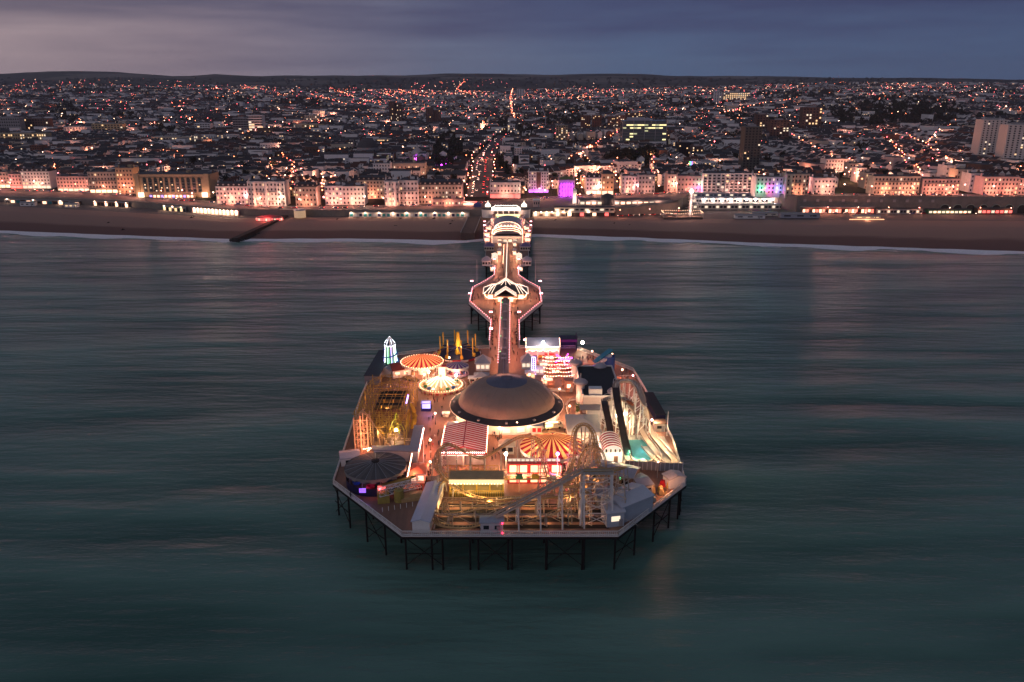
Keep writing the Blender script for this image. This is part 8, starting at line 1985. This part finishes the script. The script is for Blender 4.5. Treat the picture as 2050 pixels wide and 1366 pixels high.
part('face', mb, mat('wall_stone', (.16, .16, .15), .9, var=.4, scale=.15), o)
for i in range(n):
    a = xa + (640 - xa) * (i + .5) / n
    if i < 12: 
        q = MB(); q.box(a, yW(a) - .7, zR(a) - 4.5, 2.6, .4, 2.4); part('pier_cap', q, stone_g, o); continue
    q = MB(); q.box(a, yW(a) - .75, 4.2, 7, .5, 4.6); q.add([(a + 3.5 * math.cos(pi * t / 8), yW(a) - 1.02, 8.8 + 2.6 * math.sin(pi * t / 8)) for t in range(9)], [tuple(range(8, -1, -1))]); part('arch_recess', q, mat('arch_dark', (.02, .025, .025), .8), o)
    q = MB(); q.tube([(a + 3.9 * math.cos(pi * t / 8), yW(a) - .9, 8.8 + 3. * math.sin(pi * t / 8)) for t in range(9)], .3, 4); part('arch_rim', q, mat('pale_green_iron', (.22, .3, .26), .6), o)
# promenade railing wall along left
o = thing('promenade_wall', 'pale promenade retaining wall with railing left of the pier', 'wall', (-300, 720, 4)); mb = MB(); mr_ = MB()
for i in range(64):
    a = -640 + i * 9.8; b_ = a + 9.8; mb.add([(a, yW(a) - .2, 3.4), (b_, yW(b_) - .2, 3.4), (b_, yW(b_) - .2, zR(b_) + .3), (a, yW(a) - .2, zR(a) + .3)], [(0, 1, 2, 3)]); mr_.bar((a, yW(a) + .2, zR(a) + 1.1), (b_, yW(b_) + .2, zR(b_) + 1.1), .12); mr_.bar((a, yW(a) + .2, zR(a) + .6), (b_, yW(b_) + .2, zR(b_) + .6), .08); mr_.box(a, yW(a) + .2, zR(a), .15, .15, 1.2)
part('face', mb, mat('painted_wall', (.22, .19, .16), .8, var=.3, scale=.2), o); part('railing', mr_, mat('turquoise_rail', (.15, .3, .28), .6), o)
o = thing('promenade_wall', 'promenade retaining wall with pale railing between the pier and the cliff wall', 'wall', (100, 700, 4)); mb = MB(); mr_ = MB()
for i in range(28):
    a = 14 + i * 9.8; b_ = a + 9.8
    if b_ > xa: break
    mb.add([(a, yW(a) - .2, 3.4), (b_, yW(b_) - .2, 3.4), (b_, yW(b_) - .2, zR(b_) + .3), (a, yW(a) - .2, zR(a) + .3)], [(0, 1, 2, 3)]); mr_.bar((a, yW(a) + .2, zR(a) + 1.1), (b_, yW(b_) + .2, zR(b_) + 1.1), .12); mr_.box(a, yW(a) + .2, zR(a), .15, .15, 1.2)
part('face', mb, MAT['painted_wall'], o); part('railing', mr_, MAT['turquoise_rail'], o)
# long dark parades and a second pale tier against the cliff wall
for i, (p0, p1, hh, dp, wm_, lb, wn, nn_) in enumerate(((1706, 1790, 4.5, 6, stone_g, 'grey flat roofed parade with dim windows right of the red lit parade', glassd, 14), (1800, 1880, 4, 6, greenp, 'long green painted shelter against the cliff wall', W_SHOP, 10), (1890, 1955, 5, 6, brickb, 'brown lift house and shops between the green shelter and the arches', W_REDS, 8))):
    slab('seafront_parade', lb, 'parade', p0, p1, -8, 4, hh, dp, wm_, flat_roof, wn, nn_)
# groynes
def groyne(label, a, b_, w_, z0, z1, m, rocks=False):
    o = thing('groyne', label, 'groyne', (*a, SEA)); mb = MB(); mb.bar((*a, z0 - 2.5), (*b_, z1 - 2.5), w_, 5.4); part('body', mb, m, o)
    if rocks:
        for sd in (-1, 1):
            q = MB(); av_, bv = Vector((*a, 0)), Vector((*b_, 0)); d_ = (bv - av_); h = Vector((-d_.y, d_.x, 0)).normalized()
            for k in range(60): p = av_ + d_ * R.random() * .5 + h * sd * (w_ / 2 + R.uniform(0, 2.4)); q.ball(p.x, p.y, SEA + R.uniform(-.2, 1.4), R.uniform(.7, 1.5), 5, 4, .8)
            part('rock_armour', q, mat('wet_rock', (.03, .03, .028), .6), o)
    else:
        mb = MB(); av_, bv = Vector((*a, 0)), Vector((*b_, 0)); d_ = bv - av_; h = Vector((-d_.y, d_.x, 0)).normalized() * w_ / 2
        for q in (-1, 1): mb.bar((a[0] + h.x * q, a[1] + h.y * q, z0 + .5), (b_[0] + h.x * q, b_[1] + h.y * q, z1 + .5), .5, .6)
        part('kerb', mb, stone_g, o)
dk = mat('dark_concrete', (.10, .075, .06), .8, var=.4, scale=.4)
groyne('long dark rock groyne slanting into the sea at the left', P(470, 485, SEA), P(572, 436, 3), 5, .4, 5, mat('black_groyne', (.03, .024, .02), .8, var=.4), True)
groyne('broad concrete groyne beside the pier on its left', P(936, 472, 1), P(950, 438, 4), 11, 3.0, 5.4, dk)
mb = MB(); 
# cars
def car_proto(bm_, name='parked_car'):
    o = thing(name, None, None, (0, 0, 0)); mb = MB(); mb.add([(-2.1, -.85, .35), (2.1, -.85, .35), (2.1, .85, .35), (-2.1, .85, .35), (-2.15, -.88, .8), (2.15, -.88, .72), (2.15, .88, .72), (-2.15, .88, .8), (-1.9, -.84, .98), (1.95, -.84, .86), (1.95, .84, .86), (-1.9, .84, .98)],
        [(3, 2, 1, 0), (0, 1, 5, 4), (1, 2, 6, 5), (2, 3, 7, 6), (3, 0, 4, 7), (4, 5, 9, 8), (5, 6, 10, 9), (6, 7, 11, 10), (7, 4, 8, 11), (8, 9, 10, 11)]); part('body', mb, bm_, o)
    mb = MB(); mb.add([(-1.7, -.8, .97), (1.0, -.8, .9), (1.0, .8, .9), (-1.7, .8, .97), (-1.2, -.62, 1.42), (.3, -.62, 1.42), (.3, .62, 1.42), (-1.2, .62, 1.42)], [(0, 1, 5, 4), (1, 2, 6, 5), (2, 3, 7, 6), (3, 0, 4, 7), (4, 5, 6, 7)]); part('window', mb, glassd, o)
    for x in (-1.3, 1.3):
        for y in (-.8, .8): q = MB(); q.tube([(x, y - .1, .33), (x, y + .1, .33)], .33, 10); part('wheel', q, blackp, o)
    for y in (-.6, .6): q = MB(); q.box(2.13, y, .55, .14, .34, .2); part('headlight', q, W_HEAD, o); q = MB(); q.box(-2.15, y, .62, .14, .34, .2); part('tail_light', q, W_TAIL, o)
    remember(o); return o
paints = [('white', mat('car_white', (.6, .6, .6), .3, var=0)), ('silver', mat('car_silver', (.35, .35, .37), .3, .5, var=0)), ('black', mat('car_black', (.02, .02, .02), .25, var=0)), ('red', mat('car_red', (.4, .02, .02), .3, var=0)), ('blue', mat('car_blue', (.02, .06, .25), .3, var=0))]
CP = [car_proto(m) for _, m in paints]; cu = [0] * 5; cc = {}
def put_car(x, y, z, rz, where, grp):
    v = R.randrange(5); o = copy_tree(CP[v]) if cu[v] else CP[v]; cu[v] = 1; o.location = (x, y, z); o.rotation_euler[2] = rz; key = (paints[v][0], where); cc[key] = cc.get(key, 0) + 1
    tag(o, f"{paints[v][0]} car {where}, {ordn(cc[key] - 1)} such", 'car', grp)
xx = -545
while xx < 560:
    x = xx; 
    if abs(x + 8) > 9:
        for lane, rz in ((-8, 0), (-13.6, pi)):
            if R.random() < .62:
                x = xx + R.uniform(-3, 3); nh = near_hotel(x, yF(x)); put_car(x, yF(x) + lane, zR(x) + .02, rz, f"on the seafront road before the {nh}", 'cars on the seafront road')
    xx += 12
ai = 0
for i in range(34):
    t = (i + .3) / 34 * (len(ax) - 1.3); k = int(t); f = t - k; x = lerp(ax[k][0], ax[k + 1][0], f); y = lerp(ax[k][1], ax[k + 1][1], f)
    for q in (-1, 1):
        if R.random() < .75: put_car(x + q * R.choice([3.5, 7.5]), y, T(x, y) + .35, -pi / 2 if q < 0 else pi / 2, f"on the avenue inland, {'left' if q < 0 else 'right'} hand lanes", 'cars on the avenue')
for i in range(36):
    px = 1240 + i * 22
    if R.random() < .8: x, y = P(px, 431, 4); y = yW(x) - 7; put_car(x, y, 4.02, R.choice([0, pi]), f"parked on the lower drive below the {near_hotel(x, y)}", 'cars on the lower drive')
# lower drive surface
mb = MB()
for i in range(50):
    a = 90 + i * 11; b_ = a + 11; mb.add([(a, yW(a) - 10, 4.0), (b_, yW(b_) - 10, 4.0), (b_, yW(b_) - 2.5, 4.008), (a, yW(a) - 2.5, 4.008)], [(0, 1, 2, 3)])
struct('lower_drive', mb, MAT['lit_asphalt'])
# lamps on the lower drive
for i in range(17):
    x = 95 + i * 27; y = yW(x) - 11; set_lamp(x, y, 4, f"{ordn(i)} lamp from the left along the lower drive above the right beach", 700, [LM_O, LM_P, LM_W][i % 3], 'lamps on the lower drive', .7)
# shelters, vans and a pale kiosk on the promenade
for i, (px, py, z0, wd, h, m, lb) in enumerate(((1074, 414, 9, 6, 6, render_p, 'square pinkish kiosk right of the pier entrance dome'), (1600, 436, 4, 34, 3.4, greyroof, 'long grey marquee on the right beach edge'), (1500, 437, 4, 26, 2.6, white, 'row like white hut beside the right beach'), (1735, 437, 4, 22, 1.8, offwhite, 'low lit counter on the right beach edge'), (1530, 432, 4, 22, 2.4, offwhite, 'pale low pavilion behind the row like white hut'), (145, 415, 3.6, 12, 3, white, 'white beach kiosk near the left edge'), (58, 412, 3.6, 14, 3, white, 'white beach shed at the left edge'))):
    x, y = P(px, py, z0); shed('promenade_hut', lb, 'hut', x, y, wd, 5, h, 1, m, stone_g if i else white, 0, 3, W_WIN if i in (3, 5) else glassd, zb=z0)
o = thing('lit_counter_light', 'orange light strip along the low counter on the right beach', 'light', (*P(1735, 441, 3.6), 3.6)); x, y = P(1735, 441, 3.6); q = MB(); q.box(x, y, 4, 30, .3, .5); part('tube', q, emi('orange_tube', (1, .4, .2), 3), o); light(o, (x, y - 2, 5), 700, (1, .45, .25))
# boats / dark marks on beach
for i, (px, py) in enumerate(((675, 443), (800, 443), (868, 442), (900, 450), (790, 452), (905, 446), (1110, 444), (1258, 451), (1230, 449), (385, 440), (215, 445), (245, 455))):
    x, y = P(px, py, 1.5); z = SEA + (3.5 - SEA) * clamp((y - yS(x)) / (yB(x) - yS(x))); o = thing('beach_boulder', f"small dark timber heap on the shingle, {ordn(i)} of the scattered ones", 'timber heap', (x, y, z), 'dark heaps on the shingle'); mb = MB()
    for k in range(4): mb.bar((x + R.uniform(-2, 0), y + R.uniform(-1, 1), z), (x + R.uniform(0, 2), y + R.uniform(-1, 1), z + R.uniform(.4, 1.6)), .4)
    part('timber', mb, irond, o)
# the sloping lawn
mb = MB(); cs_ = [PT(1672, 389), PT(1742, 387), PT(1700, 356), PT(1674, 358)]
L0, L1, L2, L3 = cs_; nq = 8; 
for i in range(nq):
    for j in range(nq):
        def lp_(u, v): a = (lerp(L0[0], L1[0], u), lerp(L0[1], L1[1], u)); b_ = (lerp(L3[0], L2[0], u), lerp(L3[1], L2[1], u)); x, y = lerp(a[0], b_[0], v), lerp(a[1], b_[1], v); return (x, y, T(x, y) + .5)
        mb.add([lp_(i / nq, j / nq), lp_((i + 1) / nq, j / nq), lp_((i + 1) / nq, (j + 1) / nq), lp_(i / nq, (j + 1) / nq)], [(0, 1, 2, 3)])
tag(part('lawn', mb, mat('lawn_grass', (.012, .028, .010), .9, var=.3)), kind='structure')

# ---- people
def person_mesh(seed, coat, legs, stride):
    v = [(0, 0, .95), (0, 0, 1.15), (0, 0, 1.4), (0, 0, 1.52), (0, 0, 1.66), (0, .02, 1.76), (-.19, 0, 1.40), (-.25, .06 * stride, 1.12), (-.24, .18 * stride, .88), (.19, 0, 1.40), (.25, -.06 * stride, 1.12), (.24, -.18 * stride, .88),
         (-.1, 0, .92), (-.11, -.14 * stride, .5), (-.11, -.30 * stride, .06), (-.11, -.30 * stride + .16, .04), (.1, 0, .92), (.11, .18 * stride, .5), (.11, .26 * stride, .06), (.11, .26 * stride + .16, .04), (-.24, .22 * stride, .78), (.24, -.22 * stride, .78)]
    e = [(0, 1), (1, 2), (2, 3), (3, 4), (4, 5), (2, 6), (6, 7), (7, 8), (2, 9), (9, 10), (10, 11), (0, 12), (12, 13), (13, 14), (14, 15), (0, 16), (16, 17), (17, 18), (18, 19), (8, 20), (11, 21)]
    r = [.15, .14, .16, .06, .10, .07, .07, .055, .04, .07, .055, .04, .10, .07, .05, .04, .10, .07, .05, .04, .035, .035]
    me = bpy.data.meshes.new('body'); me.from_pydata(v, e, []); ob = bpy.data.objects.new('tmp', me); C.objects.link(ob)
    md = ob.modifiers.new('s', 'SKIN'); me.skin_vertices.new() if not me.skin_vertices else None
    for i, q in enumerate(me.skin_vertices[0].data): q.radius = (r[i], r[i] * (.75 if i < 3 else 1)); q.use_root = (i == 0)
    ob.modifiers.new('u', 'SUBSURF').levels = 1
    dg = bpy.context.evaluated_depsgraph_get(); m2 = bpy.data.meshes.new_from_object(ob.evaluated_get(dg)); bpy.data.objects.remove(ob)
    for m in (coat, legs, mat('skin_tone', (.45, .28, .2), .6, var=0), mat('dark_hair', (.03, .02, .015), .7, var=0)): m2.materials.append(m)
    for p in m2.polygons:
        z = p.center.z; p.material_index = 3 if z > 1.70 or (z > 1.6 and p.center.y < -.02) else 2 if z > 1.5 or (abs(p.center.x) > .2 and z < .86) else 0 if z > .9 else 1
    m2.name = 'person'; return m2
coats = [('black coat', (.015, .015, .017)), ('navy jacket', (.02, .03, .07)), ('red jacket', (.35, .03, .03)), ('grey coat', (.12, .12, .12)), ('white top', (.5, .5, .48)), ('brown coat', (.10, .06, .035))]
legm = mat('dark_trousers', (.02, .02, .03), .8, var=0)
PM = [person_mesh(i, mat('coat_' + n.replace(' ', '_'), c_, .8, var=0), legm, [1, .2, .7, .1, .9, .5][i]) for i, (n, c_) in enumerate(coats)]
pc = {}
def put_person(x, y, z, where):
    v = R.choice([0, 0, 0, 1, 1, 2, 3, 3, 4, 5]); o = bpy.data.objects.new('person', PM[v]); C.objects.link(o); o.location = (x, y, z); o.rotation_euler[2] = R.uniform(0, 6.28); s_ = R.uniform(.92, 1.06); o.scale = (s_, s_, s_)
    k = (v, where); pc[k] = pc.get(k, 0) + 1; tag(o, f"person in a {coats[v][0]} {['walking', 'standing', 'strolling', 'standing', 'walking', 'strolling'][v]} {where}, {ordn(pc[k] - 1)}", 'person', 'visitors on the pier')
pp = []
for i in range(26): pp.append((AX - R.uniform(2.6, 6.2), R.uniform(300, 392), 'left of the covered walkway'))
for i in range(26): pp.append((AX + R.uniform(2.6, 6.2), R.uniform(300, 392), 'right of the covered walkway'))
for i in range(14): pp.append((AX + R.choice([-1, 1]) * R.uniform(12, 17), R.uniform(396, 420), 'on the bulge beside the shelter hall'))
for i in range(16): pp.append((AX + R.choice([-1, 1]) * R.uniform(2.2, 5), R.uniform(432, 545), 'on the upper neck'))
for px0, px1, py0, py1, n, wh in ((850, 880, 860, 960, 18, 'left of the striped pavilion'), (985, 1008, 860, 930, 9, 'between the striped pavilion and the cream kiosk'), (855, 895, 800, 850, 7, 'left of the dome'), (1125, 1142, 820, 870, 6, 'right of the dome'), (825, 880, 742, 752, 8, 'before the red and cream carousel'), (1030, 1050, 850, 865, 4, 'at the dome front'), (1160, 1190, 718, 724, 7, 'on the back rail terrace'), (1242, 1268, 745, 772, 7, 'on the right rail terrace'), (930, 950, 745, 775, 5, 'beside the spinning ride'), (690, 720, 975, 1000, 3, 'near the dark round canopy'), (840, 862, 960, 985, 4, 'by the curved barrier'), (1150, 1180, 880, 905, 4, 'right of the umbrella ride')):
    for i in range(int(n * 1.6)): pp.append((*P(R.uniform(px0, px1), R.uniform(py0, py1)), wh))
for x, y, wh in pp: put_person(x, y, DK, wh)

# ---- evening haze over town and sea
mb = MB(); mb.box(0, 5200, SEA - 8, 17000, 12200, 420)
hz_ = part('haze', mb, [], None, kind='stuff'); m = bpy.data.materials.new('evening_haze'); m.use_nodes = True; n = m.node_tree.nodes; n.remove(n['Principled BSDF'])
v = n.new('ShaderNodeVolumePrincipled'); v.inputs['Color'].default_value = (.80, .80, .95, 1); v.inputs['Density'].default_value = 4e-5; v.inputs['Anisotropy'].default_value = .1
m.node_tree.links.new(v.outputs[0], n['Material Output'].inputs['Volume']); hz_.data.materials.append(m); m.cycles.homogeneous_volume = True
cy.volume_bounces = 0; hz_.hide_select = True
